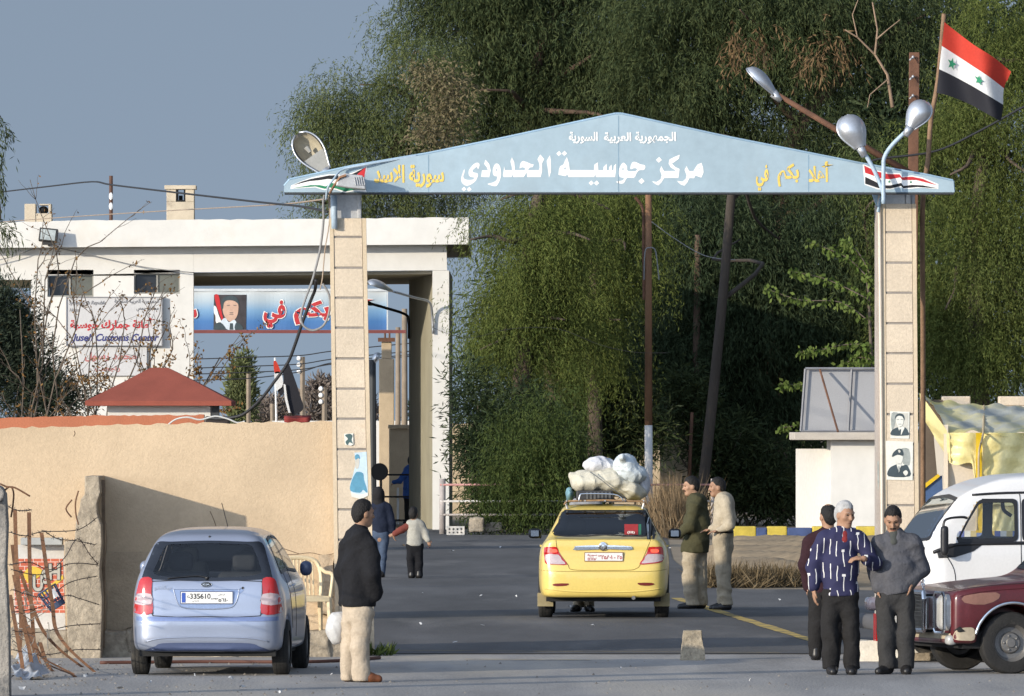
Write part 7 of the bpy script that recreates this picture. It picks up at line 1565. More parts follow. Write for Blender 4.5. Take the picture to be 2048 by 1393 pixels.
o = soft('sack', sackfn(big, 1.3, .008, 15), (c.x - .6, RY - .55, c.z - .32), (c.x + .6, RY + .55, c.z + .3), .018, mat('cream_sacking', (.50, .47, .38), .75, .1, 5, .5, 26, spec=.5)); tag(o, 'large bulging cream sack tied across the taxi roof', 'sack')
c2 = V_(1197, 931, .05); b2 = lambda p: smin(elp(p, c2, (.20, .25, .115)), elp(p, V_(1220, 938, .05), (.12, .2, .09)), .05)
o = soft('bundle', sackfn(b2, 4.1, .007, 19), (c2.x - .35, RY - .35, c2.z - .25), (c2.x + .4, RY + .45, c2.z + .25), .016, mat('white_cloth_bundle', (.56, .56, .58), .75, .06, 5, .5, 26)); tag(o, 'low white cloth bundle on top of the sack, left of the knotted bag', 'bundle')
c3 = V_(1251, 934, -.12); b3 = lambda p: union([elp(p, c3, (.165, .2, .165)), elp(p, V_(1267, 948, -.1), (.17, .2, .13)), cone(p, V_(1247, 921, -.28), V_(1244, 914, -.36), .03, .045)], .05)
o = soft('plastic_bag', sackfn(b3, 2.2, .007, 21), (c3.x - .32, RY - .6, c3.z - .32), (c3.x + .42, RY + .25, c3.z + .27), .015, mat('bluish_white_plastic', (.54, .59, .61), .4, .06, 6, .5, 30, spec=.6)); tag(o, 'knotted bluish white plastic bag on top of the load, at its right', 'bag')
mb = MB(); mb.tube([Vector(q) for q in spline([V_(1180, 944, -.30), V_(1200, 958, -.36), V_(1225, 978, -.38), V_(1246, 993, -.36), V_(1252, 1002, -.4)], 5, False)], .006, 5); tag(obj('rope', mb, mat('dark_rope', (.10, .11, .12), .8)), 'dark rope slung over the big sack on the taxi', 'rope')
o = soft('bundle', sackfn(lambda p: elp(p, V_(1287, 968, .1), (.09, .2, .16)), 3.3, .006, 20), tuple(V_(1287, 968, .1) - Vector((.15, .3, .24))), tuple(V_(1287, 968, .1) + Vector((.15, .3, .24))), .016, MATS['white_cloth_bundle']); tag(o, 'white bundle wedged at the right end of the roof load', 'bundle')
o = soft('bundle', sackfn(lambda p: elp(p, V_(1139, 990, 0), (.05, .15, .10)), 5.3, .006, 22), tuple(V_(1139, 990, 0) - Vector((.1, .22, .16))), tuple(V_(1139, 990, 0) + Vector((.1, .22, .16))), .014, mat('teal_plastic', (.14, .26, .30), .5, .3, 14)); tag(o, 'small blue-green plastic bundle at the left end of the rack', 'bundle')

# ------------------------------------------------------------------ white van (facing left)
VD = 92.0; va = math.radians(9); VS = F / VD
m_van = mat('white_van_paint', (.68, .67, .66), .35, .03, 2, coat=.4, inside=(.03, .03, .03), var2=.03)
v_rear = [(0, 1.985), (.45, 1.97), (.66, 1.92), (.74, 1.82), (.80, 1.30), (.835, 1.05), (.845, .70), (.83, .36), (.76, .26), (0, .25)]
v_side = [(.0, .35), (-.02, .9), (.03, 1.5), (.12, 1.88), (.35, 1.96), (1.6, 1.965), (2.6, 1.96), (3.28, 1.93), (3.53, 1.885), (3.78, 1.80), (3.94, 1.715), (4.05, 1.62), (4.33, 1.25), (4.385, 1.05), (4.40, .75), (4.40, .40), (4.3, .27), (.1, .26)]
v_top = [(0, -.03), (.6, -.02), (.80, .06), (.845, .3), (.845, 3.9), (.82, 4.2), (.68, 4.35), (.3, 4.40), (0, 4.41)]
# local point of the near front corner must land at px 1838
fwd = Vector((-math.cos(va), -math.sin(va), 0)); left = Vector((math.sin(va), -math.cos(va), 0))
corner = P(1840, 1325.6, VD); corner.z = 0
vroot = corner - fwd * 4.36 - left * .55
van = Car('white_van', 'white minibus van facing left behind the dark red car', 'van', vroot, math.radians(90) + va, v_rear, v_side, v_top, m_van, h=.03, wheels=((.9, .31), (3.55, .31)), arch=.37, k=.08)
van.window('front', [(-.73, 1.27), (-.66, 1.67), (0, 1.70), (.66, 1.67), (.73, 1.27), (0, 1.24)], glass('sky_pane', (.60, .68, .74), .6), name='windscreen')
VL = lambda L: [(y, z) for y, z in L]
van.window('left', [(4.02, 1.245), (3.93, 1.42), (3.79, 1.65), (3.41, 1.655), (3.41, 1.26)], g_rear, name='door_window', frame=.03, m=m_trimb)
van.window('right', [(4.02, 1.245), (3.93, 1.42), (3.79, 1.65), (3.41, 1.655), (3.41, 1.26)], glass('clear_pane', (.94, .95, .94), .05), name='door_window')
for vw in ('left', 'right'): van.window(vw, [(3.33, 1.26), (3.33, 1.66), (2.2, 1.68), (2.2, 1.25)], g_rear if vw == 'right' else g_dark, name='side_window')
van.body()
van.line('belt_trim', 'left', [(4.27, 1.13), (4.1, 1.19), (3.9, 1.215), (3.0, 1.225), (2.2, 1.225)], .020, m_trimb, None, 0)
van.drape('black_quarter', 'left', [[(4.24, 1.16), (4.10, 1.22), (3.92, 1.22), (3.76, 1.21), (3.86, 1.14), (4.05, 1.08), (4.22, 1.07)]], m_trimb, .006)
van.line('door_seam', 'left', [(3.37, 1.72), (3.36, 1.66), (3.36, 1.2), (3.36, .5)], .005, m_trimb, None, 0)
van.line('door_seam', 'left', [(4.16, 1.12), (4.06, .95), (4.04, .70)], .005, m_trimb, None, 0)
van.line('gutter', 'left', [(3.86, 1.715), (3.5, 1.735), (2.8, 1.745), (2.0, 1.75)], .014, m_trimb, None, 0)
mb = MB(); q = van.ray('left', 3.30, .98)[0]; mb.ell((q.x - .015, 3.30, .98), (.02, .07, .035), 10); van.local('door_handle', mb, m_trimb, smooth=True)
rbox('wing_mirror', van, (-.96, 4.19, 1.25), (.10, .08, .31), .035, m_trimb, .02)
mb = MB(); mb.tube([Vector(q) for q in spline([(-.84, 4.14, 1.10), (-.95, 4.19, 1.10), (-.96, 4.2, 1.24), (-.96, 4.2, 1.42), (-.95, 4.15, 1.475), (-.92, 4.0, 1.49), (-.82, 3.93, 1.48)], 4, False)], .014, 6); van.local('mirror_arm', mb, m_trimb)
mb = MB(); mb.tube([Vector((-.38 + .18 * math.cos(a), 3.92 + .07 * math.sin(a), 1.22 + .15 * math.sin(a))) for a in [2 * math.pi * k / 20 for k in range(21)]], .014, 6); van.local('steering_wheel', mb, m_trimb)
mb = MB(); mb.tube([Vector(q) for q in spline([(-.60, 3.42, 1.50), (-.62, 3.50, 1.56), (-.64, 3.52, 1.66)], 4, False)], .02, 6); van.local('grab_handle', mb, m_trimb)
for sx in (-1, 1):
    for y in (.9, 3.55): van.wheel(sx * .74, y, .31, .312, .18)
    rbox('seat', van, (sx * .42, 2.98, 1.05), (.5, .16, .62), .07, m_seat); rbox('headrest', van, (sx * .42, 2.97, 1.46), (.26, .12, .20), .05, m_seat)
rbox('dashboard', van, (0, 4.1, 1.10), (1.3, .35, .18), .06, m_trimb)
mb = MB(); mb.bb(-.75, .75, .1, 4.2, .24, .5); van.local('underbody', mb, m_under)
mb = MB(); mb.bb(-.83, .83, 4.30, 4.46, .34, .56); van.local('front_bumper', mb, mat('grey_bumper', (.10, .10, .105), .6), bevel=.03)
for sx in (-1, 1): mb = MB(); mb.bb(sx * .56 - .14, sx * .56 + .14, 4.38, 4.42, .66, .84); van.local('headlight', mb, m_lampclear, bevel=.01)

# ------------------------------------------------------------------ dark red old saloon (facing left)
MD_ = 87.7; ma = math.radians(16); MS = F / MD_
m_maroon = mat('dull_maroon_paint', (.095, .013, .016), .34, .15, 2.5, spec=.5, coat=.25, inside=(.02, .02, .02), var2=.1, stain=(.13, .06, .05), stain_scale=1.4, stain_lo=.60, stain_hi=.64)
m_primer = mat('beige_primer', (.42, .35, .25), .85, .15, 4, .2, 30)
m_rear_ = [(0, 1.44), (.35, 1.43), (.55, 1.36), (.66, 1.10), (.74, .93), (.82, .88), (.875, .80), (.885, .62), (.86, .40), (.80, .28), (0, .26)]
m_side_ = [(.0, .40), (-.02, .7), (.02, .86), (.4, .93), (1.0, .95), (1.35, 1.22), (1.7, 1.40), (2.3, 1.44), (2.85, 1.36), (3.15, 1.10), (3.35, .945), (3.7, .905), (4.15, .85), (4.36, .81), (4.44, .75), (4.45, .55), (4.42, .36), (4.30, .29), (.2, .28)]
m_top_ = [(0, -.02), (.7, .0), (.86, .1), (.885, .5), (.885, 3.9), (.87, 4.28), (.82, 4.40), (.5, 4.45), (0, 4.465)]
fwd = Vector((-math.cos(ma), -math.sin(ma), 0)); left = Vector((math.sin(ma), -math.cos(ma), 0))
wc = P(2018, 1349, MD_); wc.z = 0            # ground under the near front wheel
mroot = wc - fwd * 3.80 - left * .74
red = Car('dark_red_car', 'old dark red saloon with battered front wing and no bumper at the right edge', 'car', mroot, math.radians(90) + ma, m_rear_, m_side_, m_top_, m_maroon, h=.026, wheels=((1.05, .31), (3.80, .31)), arch=.365, k=.05)
for vw in ('left', 'right'):
    red.window(vw, [(3.0, .99), (2.78, 1.28), (2.2, 1.33), (2.2, .99)], g_dark, name='side_window'); red.window(vw, [(2.1, .99), (2.1, 1.33), (1.65, 1.28), (1.3, 1.0)], g_dark, name='side_window')
red.window('front', [(-.62, 1.03), (-.50, 1.34), (0, 1.37), (.50, 1.34), (.62, 1.03), (0, 1.01)], glass('clear_pane', (.94, .95, .94), .05), name='windscreen')
red.body()
gr = MB(); gr.prism([(-.30, .40), (.30, .40), (.31, .72), (.27, .775), (-.27, .775), (-.31, .72)], 4.42, 4.52, 'xz'); g0 = red.local('grille', gr, m_under)
mb = MB()
gp = [(-.31, 4.53, .42), (-.325, 4.53, .73), (-.28, 4.52, .79), (.28, 4.52, .79), (.325, 4.53, .73), (.31, 4.53, .42), (-.31, 4.53, .42)]
mb.tube(gp, .026, 6); mb.bb(-.345, -.30, 4.38, 4.52, .43, .75); mb.bb(.30, .345, 4.38, 4.52, .43, .75); red.local('grille_frame', mb, m_chrome, g0, bevel=.004)
mb = MB()
for i in range(9): mb.bb(-.29, .29, 4.52, 4.528, .45 + i * .037, .455 + i * .037)
for i in range(17): mb.bb(-.285 + i * .0355, -.279 + i * .0355, 4.521, 4.532, .43, .76)
mb.bb(-.008, .008, 4.52, 4.545, .42, .77); red.local('grille_slats', mb, mat('dull_chrome', (.50, .47, .42), .35, .1, 8, metal=.7), g0)
st_ = MB(); st_.tube([(0, 4.42, .79), (0, 4.43, .84)], .012, 6); st_.tube([(.04 * math.cos(a), 4.43, .875 + .04 * math.sin(a)) for a in [2 * math.pi * k / 18 for k in range(19)]], .0045, 5)
for k in range(3): a = math.pi / 2 + 2 * math.pi * k / 3; st_.tube([(0, 4.43, .875), (.04 * math.cos(a), 4.43, .875 + .04 * math.sin(a))], .0045, 4)
red.local('hood_ornament', st_, m_chrome)
for sx in (-1, 1):
    h0 = rbox('headlight', red, (sx * .645, 4.385, .60), (.27, .22, .36), .08, mat('headlight_glass', (.42, .41, .39), .15, .15, 9, spec=.8, coat=.5), .02)
    mb = MB(); L = [(sx * .645 + .15 * a, 4.485, .60 + .195 * b) for a, b in ((-1, -.8), (-1, .8), (-.7, 1), (.7, 1), (1, .8), (1, -.8), (.7, -1), (-.7, -1), (-1, -.8))]; mb.tube(L, .016, 6); red.local('headlight_rim', mb, m_chrome, h0)
    for y in (1.05, 3.80): red.wheel(sx * .745, y, .305, .305, .175)
    vw = 'left' if sx < 0 else 'right'
    red.line('arch_trim', vw, [(3.80 + .392 * math.cos(a), .305 + .392 * math.sin(a)) for a in [math.pi * (.07 + .88 * k / 12) for k in range(13)]], .017, m_chrome, None, .003)
    red.line('wing_crease', vw, [(4.36, .76), (4.0, .82), (3.2, .85), (1.5, .85)], .007, m_maroon, None, .002)
    red.drape('primer_patch', vw, [spline([(4.40, .37), (4.37, .44), (4.26, .46), (4.20, .44), (4.20, .34), (4.30, .33), (4.38, .34)], 3)], m_primer, .006)
red.drape('primer_patch', 'front', [[(-.78, .345), (-.78, .40), (-.4, .41), (.4, .41), (.78, .40), (.78, .345)]], m_primer, .008)
red.drape('dull_patch', 'left', [spline([(4.30, .70), (4.30, .77), (3.98, .80), (3.95, .74), (4.1, .68)], 2)], mat('brown_filler', (.24, .12, .09), .7, .12, 4), .004)
red.drape('torn_hole', 'left', [[(4.40, .43), (4.35, .47), (4.29, .42), (4.35, .41)]], m_under, .009)
rbox('indicator_lamp', red, (-.74, 4.40, .335), (.13, .10, .10), .035, MATS['headlight_glass'], .016)
mb = MB(); mb.bb(-.75, .75,   .15, 4.28, .25, .42); red.local('underbody', mb, m_under)
red.line('hood_edge', 'top', [(-.80, 3.3), (-.80, 3.9), (-.76, 4.28), (-.6, 4.38)], .005, m_under, None, .0)
# front corner of another silver car behind the two men
m_sil2 = mat('plain_silver_paint', (.40, .41, .43), .35, .05, 3, metal=.5, coat=.4, inside=(.02, .02, .02))
sroot = P(1786, 1330, 91.2); sroot.z = 0
a2 = math.radians(6); fwd = Vector((-math.cos(a2), -math.sin(a2), 0)); left = Vector((math.sin(a2), -math.cos(a2), 0))
sil = Car('silver_car', 'silver car half hidden behind the two men at right, its dented front corner showing', 'car', sroot - fwd * 4.1 - left * .55 + Vector((0, .9, 0)), math.radians(90) + a2, [(x * .93, z * .93) for x, z in m_rear_], [(y * .9, z * .86) for y, z in m_side_], [(x * .93, y * .9) for x, y in m_top_], m_sil2, h=.03, wheels=((.95, .29), (3.42, .29)), arch=.34, k=.07)
for vw in ('left', 'right'): sil.window(vw, [(2.72, .87), (2.5, 1.10), (1.5, 1.10), (1.2, .87)], g_dark, name='side_window')
sil.body()
for sx in (-1, 1):
    for y in (.95, 3.42): sil.wheel(sx * .70, y, .29, .29, .17)
    rbox('headlight', sil, (sx * .58, 4.10, .58), (.26, .16, .14), .04, m_lampclear, .02)
rbox('front_bumper', sil, (0, 4.16, .40), (1.6, .18, .16), .05, mat('grey_bumper', (.10, .10, .105), .6), .03)
mb = MB(); mb.bb(-.70, -.58, 4.20, 4.26, .22, .50); mb.bb(-.57, -.53, 4.20, 4.262, .22, .50); sil.local('warning_strip', mb, m_lampred)
mb = MB(); mb.bb(-.7, .7, .15, 4.0, .22, .38); sil.local('underbody', mb, m_under)
# ================================================================== people
m_skin = mat('tan_skin', (.33, .185, .115), .6, .06, 6, .1, 80, spec=.35); m_skin2 = mat('olive_skin', (.40, .235, .15), .6, .06, 6, .1, 80, spec=.35)
m_hairk = mat('black_hair', (.012, .010, .009), .55, .3, 30, .6, 120, spec=.3); m_hairg = mat('grey_hair', (.42, .41, .40), .6, .2, 30, .6, 120)
m_eye = mat('dark_eye', (.02, .015, .012), .2)
def cloth(name, col, bump=.35, var=.12, scale=5, **k): return mat(name, col, .9, var, scale, bump * 1.6, 18, spec=.2, **k)
def hframe(psi, nod, roll=0.0):
    f = Vector((math.sin(psi), -math.cos(psi), 0)); z = Vector((0, 0, 1)); x = Vector((math.cos(psi), math.sin(psi), 0))
    f2 = f * math.cos(nod) - z * math.sin(nod); u = z * math.cos(nod) + f * math.sin(nod)
    if roll: x, u = x * math.cos(roll) + u * math.sin(roll), u * math.cos(roll) - x * math.sin(roll)
    return x, f2, u
def loc(p, c, fr):
    X, Y, Z = p; x, y, z = X - c[0], Y - c[1], Z - c[2]
    return tuple(a[0] * x + a[1] * y + a[2] * z for a in fr)
def head_sdf(p, c, fr, k=1.0):
    q = loc(p, c, fr); S = lambda v: tuple(a * k for a in v)
    E = lambda a, r: elp(q, S(a), S(r))
    d = smin(E((0, -.012, .028), (.074, .096, .098)), E((0, .018, -.045), (.058, .072, .082)), .04 * k)
    d = smin(d, E((0, .062, -.098), (.030, .028, .024)), .03 * k)
    d = smin(d, E((0, .078, .032), (.050, .018, .013)), .02 * k)
    d = smin(d, cone(q, S((0, .086, .018)), S((0, .108, -.024)), .009 * k, .0155 * k), .012 * k)
    d = smin(d, E((0, .082, -.062), (.024, .014, .013)), .012 * k)
    for s in (-1, 1):
        d = smin(d, E((s * .044, .062, -.018), (.022, .018, .02)), .02 * k)
        d = smax(d, -E((s * .030, .096, .010), (.015, .013, .010)), .012 * k)
        d = smin(d, E((s * .076, -.008, -.012), (.010, .024, .032)), .008 * k)
    return d
def hair_sdf(p, c, fr, k, front=.035, side=-.03, bald=0.0, back=-.09, scarf=False):
    q = loc(p, c, fr); S = lambda v: tuple(a * k for a in v); x, y, z = q
    d = elp(q, S((0, -.012, .028)), S((.074, .096, .098))); d = smin(d, elp(q, S((0, .018, -.045)), S((.058, .072, .082))), .04 * k)
    d = smin(d, elp(q, S((0, -.050, -.03)), S((.060, .052, .085))), .03 * k)
    line = front * k + .022 * k - np.clip((.062 * k - y) * 1.05, 0, .20 * k) + .012 * k * np.exp(-((np.abs(x) - .045 * k) / (.016 * k)) ** 2) * (y > .02)
    line = np.maximum(line, back * k) + .004 * np.sin(x * 150 + y * 70) + .003 * np.sin(x * 330 - y * 200)
    t = np.clip((z - line) / (.050 * k), -1, 1) * .0095 * k
    if bald: t = t - .02 * np.exp(-((x / .045) ** 2 + ((y - .0) / .075) ** 2)) * (z > .05)
    return d - t + .0028 * np.sin(x * 210 + 3 * np.sin(z * 90)) * np.sin(z * 190 + y * 130)
def capcone(p, L, k=.04): return union([cone(p, *a) for a in L], k)
def hand(p, wrist, d, palm, k=1.0, curl=.35, thumb=1):
    """palm plus five bent fingers; d points from wrist to fingers, palm is the palm normal"""
    w = Vector(wrist); d = Vector(d).normalized(); n = Vector(palm); n = (n - d * n.dot(d)).normalized(); s = d.cross(n) * thumb
    c = w + d * .050 * k
    X, Y, Z = p
    fr = (s, d, n); q = loc(p, c, fr)
    o = elp(q, (0, 0, 0), (.040 * k, .052 * k, .018 * k))
    for i, (off, L) in enumerate(((-.029, .060), (-.010, .074), (.010, .078), (.028, .070))):
        a = c + s * off * k + d * .036 * k; b = a + d * L * .5 * k + n * curl * .02 * k; e = b + (d * (1 - curl) + n * curl).normalized() * L * .5 * k
        o = smin(o, smin(cone(p, a, b, .0095 * k, .0085 * k), cone(p, b, e, .0085 * k, .0072 * k), .004), .006)
    a = c + s * .034 * k - d * .02 * k; b = a + (s * .8 + d * .7).normalized() * .034 * k; e = b + (d + n * .4).normalized() * .030 * k
    return smin(o, smin(cone(p, a, b, .012 * k, .010 * k), cone(p, b, e, .010 * k, .0085 * k), .004), .010)
def bounds(pts, pad): return tuple(min(p[i] for p in pts) - pad for i in range(3)), tuple(max(p[i] for p in pts) + pad for i in range(3))
class Person:
    def __init__(s, label, D, feet_py, skin=None, group=None):
        s.D, s.s = D, F / D; s.label = label; s.skin = skin or m_skin; s.fz = feet_py; s.group = group; s.prims = []; s.pts = []; s.parts = []
    def J(s, px, py, dy=0.0):
        D = s.D + dy; v = P(px, py, s.D); return Vector((v.x, D, v.z))
    def head(s, px, py, psi, nod=0.0, k=1.0, hair=None, roll=0.0, neck=None, face=True, dy=0.0, **hk):
        c = s.J(px, py, dy); fr = hframe(math.radians(psi), math.radians(nod), math.radians(roll)); s.hc, s.fr, s.k = c, fr, k
        s.prims.append(lambda p: head_sdf(p, c, fr, k)); s.pts += [c + Vector((a, b, e)) * .14 for a in (-1, 1) for b in (-1, 1) for e in (-1, 1)]
        nb = neck; s.prims.append(lambda p: cone(p, c + fr[2] * -.05 * k + fr[1] * -.02 * k, nb, .052 * k, .062 * k))
        if hair: s.parts.append(('hair', lambda p: hair_sdf(p, c, fr, k, **hk), (c - Vector((.15,) * 3), c + Vector((.15,) * 3)), .0065, hair))
        s.face = face
    def add(s, L, k=.04): s.prims.append(lambda p: capcone(p, L, k)); s.pts += [Vector(q) for a in L for q in (a[0], a[1])]
    def garment(s, name, L, m, k=.05, hem=None, top=None, h=.013, wob_=(14, .006, 0.0), extra=None, pad=.22, cut=None):
        lo, hi = bounds([Vector(q) for a in L for q in (a[0], a[1])], pad)
        def fn(X, Y, Z):
            p = (X, Y, Z); d = capcone(p, L, k) + wob(p, wob_[0], wob_[1] * .6, wob_[2]) - (folds(p, 21, min(.016, wob_[1] * 1.5), wob_[2] + 1, .55) if wob_[0] > 5 else 0)
            if extra: d = extra(d, p)
            if hem is not None: d = smax(d, hem - Z, .012)
            if top is not None: d = smax(d, Z - top, .012)
            if cut: d = cut(d, p)
            return d
        s.parts.append((name, lambda p: fn(*p), (lo, hi), h, m))
    def shoe(s, heel, toe, m, w=.050):
        a, b = Vector(heel), Vector(toe)
        def fn(p):
            d = union([cone(p, (a.x, a.y, .05), (a.x * .6 + b.x * .4, a.y * .6 + b.y * .4, .048), .046, .052), cone(p, (a.x * .6 + b.x * .4, a.y * .6 + b.y * .4, .045), (b.x, b.y, .034), .052, .040), cone(p, (a.x, a.y, .06), (a.x, a.y, .11), .044, .046)], .03)
            return smax(d, .004 - p[2], .006)
        lo, hi = bounds([a, b], .09); s.parts.append(('shoe', fn, ((lo[0], lo[1], -.02), (hi[0], hi[1], .2)), .010, m))
    def build(s, h=.0095):
        lo, hi = bounds(s.pts, .13)
        def fn(X, Y, Z):
            p = (X, Y, Z); d = s.prims[0](p)
            for f in s.prims[1:]: d = smin(d, f(p), .018)
            return d
        g = Vector((s.hc.x, s.D, 0))
        o = soft('person', fn, lo, hi, h, s.skin, None, g, relax=0); tag(o, s.label, 'person', s.group)
        for name, f, (lo, hi), hh, m in s.parts: soft(name, lambda X, Y, Z, f=f: f((X, Y, Z)), lo, hi, hh, m, o, relax=1)
        if s.face:
            k = s.k
            for sx in (-1, 1):
                q = s.hc + s.fr[0] * (sx * .030 * k) + s.fr[1] * .083 * k + s.fr[2] * .010 * k
                mb = MB(); mb.ell(q, (.011 * k, .008, .006 * k), 8); obj('eye', mb, m_eye, o, smooth=True)
                a = s.hc + s.fr[0] * (sx * .014 * k) + s.fr[1] * .094 * k + s.fr[2] * .029 * k; b = s.hc + s.fr[0] * (sx * .048 * k) + s.fr[1] * .078 * k + s.fr[2] * .032 * k
                mb = MB(); mb.tube([a, (a + b) / 2 + s.fr[2] * .005 + s.fr[1] * .003, b], .0052, 5); obj('eyebrow', mb, s.brow if hasattr(s, 'brow') else m_hairk, o)
            a = s.hc + s.fr[1] * .096 * k - s.fr[2] * .062 * k; mb = MB(); mb.tube([a - s.fr[0] * .02, a + s.fr[1] * .004, a + s.fr[0] * .02], .0042, 5); obj('mouth', mb, mat('lip', (.22, .09, .07), .5), o)
            if getattr(s, 'moustache', False):
                a = s.hc + s.fr[1] * .098 * k - s.fr[2] * .046 * k; mb = MB(); mb.tube([a - s.fr[0] * .028 - s.fr[1] * .014 - s.fr[2] * .008, a + s.fr[1] * .003, a + s.fr[0] * .028 - s.fr[1] * .014 - s.fr[2] * .008], .0075, 6); obj('moustache', mb, m_hairk, o)
        return o
m_shoek = mat('black_shoe', (.014, .013, .013), .4, .2, 6); m_shoeb = mat('brown_shoe', (.17, .06, .025), .4, .2, 6)
# -- man in the black jacket, seen from behind, turned right
p = Person('man in black jacket and beige trousers standing turned away, white bag in hand', 84.8, 1365); J = p.J
p.head(727, 1027, 118, 6, 1.0, m_hairk, neck=J(721, 1062), face=True, front=.045, back=-.075, dy=0); p.moustache = False
p.add([(J(718, 1085), J(718, 1200), .095, .10, 1.1)]); sh1, el1, wr1 = J(694, 1092, .08), J(684, 1150, .16), J(690, 1208, .16)
p.add([(sh1, el1, .042, .036), (el1, wr1, .034, .028)], .02)
sh2, el2, wr2 = J(740, 1090, -.16), J(748, 1145, -.22), J(752, 1192, -.12)
p.add([(sh2, el2, .042, .036), (el2, wr2, .034, .028)], .02)
p.prims.append(lambda q: hand(q, wr1, (0, .0, -1), (1, 0, 0), 1.0, .7)); p.pts.append(wr1 - Vector((0, 0, .16)))
for hp, kn, an in ((J(706, 1225, .08), J(699, 1290, .08), J(697, 1350, .08)), (J(724, 1225, -.08), J(720, 1290, -.1), J(723, 1350, -.12))): p.add([(hp, kn, .065, .048), (kn, an, .05, .04)], .03)
blkj = cloth('black_wool', (.012, .012, .014), .4)
p.garment('jacket', [(J(718, 1082), J(717, 1140), .125, .15, 1.25), (J(717, 1140), J(718, 1205), .155, .168, 1.15), (J(736, 1110), J(743, 1170), .095, .095, 1.2), (J(708, 1076, .12), J(722, 1074, -.14), .095, .085), (sh1, el1, .078, .07), (el1, wr1, .07, .062), (sh2, el2, .08, .074), (el2, wr2, .07, .062), (J(718, 1066), J(721, 1058), .075, .068)], blkj, .06, hem=J(0, 1214).z, h=.013, wob_=(13, .010, .4))
beige = cloth('beige_trouser', (.44, .36, .27), .4)
p.garment('trousers', [(J(713, 1205, .05), J(720, 1230, -.02), .135, .135, 1.15), (J(705, 1225, .08), J(699, 1295, .08), .10, .082), (J(699, 1295, .08), J(697, 1362, .08), .082, .074), (J(725, 1225, -.08), J(720, 1292, -.1), .10, .084), (J(720, 1292, -.1), J(724, 1362, -.12), .084, .088)], beige, .035, hem=.015, h=.013, wob_=(17, .010, 1.1))
p.shoe((J(726, 0, -.12).x, p.D - .12, 0), (J(757, 0).x, p.D - .10, 0), m_shoeb); p.shoe((J(693, 0).x, p.D + .08, 0), (J(712, 0).x, p.D + .16, 0), m_shoeb)
p.build()
c = J(672, 1252, .16)
o = soft('plastic_bag', lambda X, Y, Z: union([elp((X, Y, Z), c - Vector((0, 0, .03)), (.098, .12, .15)), cone((X, Y, Z), c + Vector((.03, 0, .06)), wr1 - Vector((0, 0, .08)), .075, .02)], .05) + wob((X, Y, Z), 22, .006, 1.0) + .4 * wob((Y, Z, X), 47, .005, .3), (c.x - .2, c.y - .22, c.z - .25), (c.x + .25, c.y + .22, c.z + .32), .010, mat('white_plastic_bag', (.72, .71, .69), .35, .05, 8, .4, 30, trans=.3, spec=.5)); tag(o, 'white plastic bag hanging from the hand of the man in black jacket', 'bag')
# -- man in the striped shirt
p = Person('grey-haired man in navy striped shirt and dark trousers looking down to his left', 87.4, 1350); J = p.J
p.brow = m_hairg; p.head(1690, 1030, 34, 10, 1.03, m_hairg, neck=J(1684, 1066), front=.048, back=-.07); p.moustache = False
p.add([(J(1682, 1085), J(1680, 1190), .13, .125, .8)])
shl, ell, wrl = J(1645, 1080), J(1628, 1130, .02), J(1628, 1180, -.02); shr, elr, wrr = J(1722, 1082), J(1747, 1126, -.05), J(1726, 1117, -.24)
for a, b, c_ in ((shl, ell, wrl), (shr, elr, wrr)): p.add([(a, b, .05, .042), (b, c_, .042, .03)], .03)
p.prims.append(lambda q: hand(q, wrl, (.05, 0, -1), (1, .2, 0), 1.0, .45, 1)); p.pts.append(wrl - Vector((0, 0, .2)))
p.prims.append(lambda q: hand(q, wrr, (-1, -.25, .02), (0, .3, -1), 1.0, .6, -1)); p.pts.append(wrr - Vector((.2, .1, 0)))
for hp, kn, an in ((J(1662, 1200), J(1661, 1270), J(1662, 1335)), (J(1697, 1200), J(1701, 1270), J(1703, 1335))): p.add([(hp, kn, .075, .05), (kn, an, .05, .04)], .03)
# printed stripes: broken white lines and small pale squares on navy
ms = bpy.data.materials.new('navy_striped_print'); ms.use_nodes = True; t_ = ms.node_tree; N = t_.nodes; Lk = t_.links
def mth(op, a, b=None):
    n = N.new('ShaderNodeMath'); n.operation = op
    for i, v in enumerate((a, b)):
        if v is None: continue
        if isinstance(v, (int, float)): n.inputs[i].default_value = v
        else: Lk.new(v, n.inputs[i])
    return n.outputs[0]
tcn = N.new('ShaderNodeTexCoord'); sp = N.new('ShaderNodeSeparateXYZ'); Lk.new(tcn.outputs['Object'], sp.inputs[0])
nz = N.new('ShaderNodeTexNoise'); nz.inputs['Scale'].default_value = 4; Lk.new(tcn.outputs['Object'], nz.inputs['Vector'])
xx = mth('MULTIPLY', mth('ADD', sp.outputs['X'], mth('MULTIPLY', nz.outputs['Fac'], .09)), 15.0); zz = mth('MULTIPLY', sp.outputs['Z'], 4.2)
cell = mth('FLOOR', xx); fx = mth('FRACT', xx); wn = N.new('ShaderNodeTexWhiteNoise'); wn.noise_dimensions = '1D'; Lk.new(cell, wn.inputs['W'])
zo = mth('ADD', zz, mth('MULTIPLY', wn.outputs['Value'], 1.0)); fz = mth('FRACT', zo)
line = mth('MULTIPLY', mth('LESS_THAN', mth('ABSOLUTE', mth('SUBTRACT', fx, .5)), .062), mth('LESS_THAN', fz, .62))
sq = mth('MULTIPLY', mth('LESS_THAN', mth('ABSOLUTE', mth('SUBTRACT', fx, .5)), .24), mth('MULTIPLY', mth('GREATER_THAN', fz, .60), mth('LESS_THAN', fz, .70)))
mk = mth('MAXIMUM', line, mth('MULTIPLY', sq, mth('GREATER_THAN', wn.outputs['Value'], .4)))
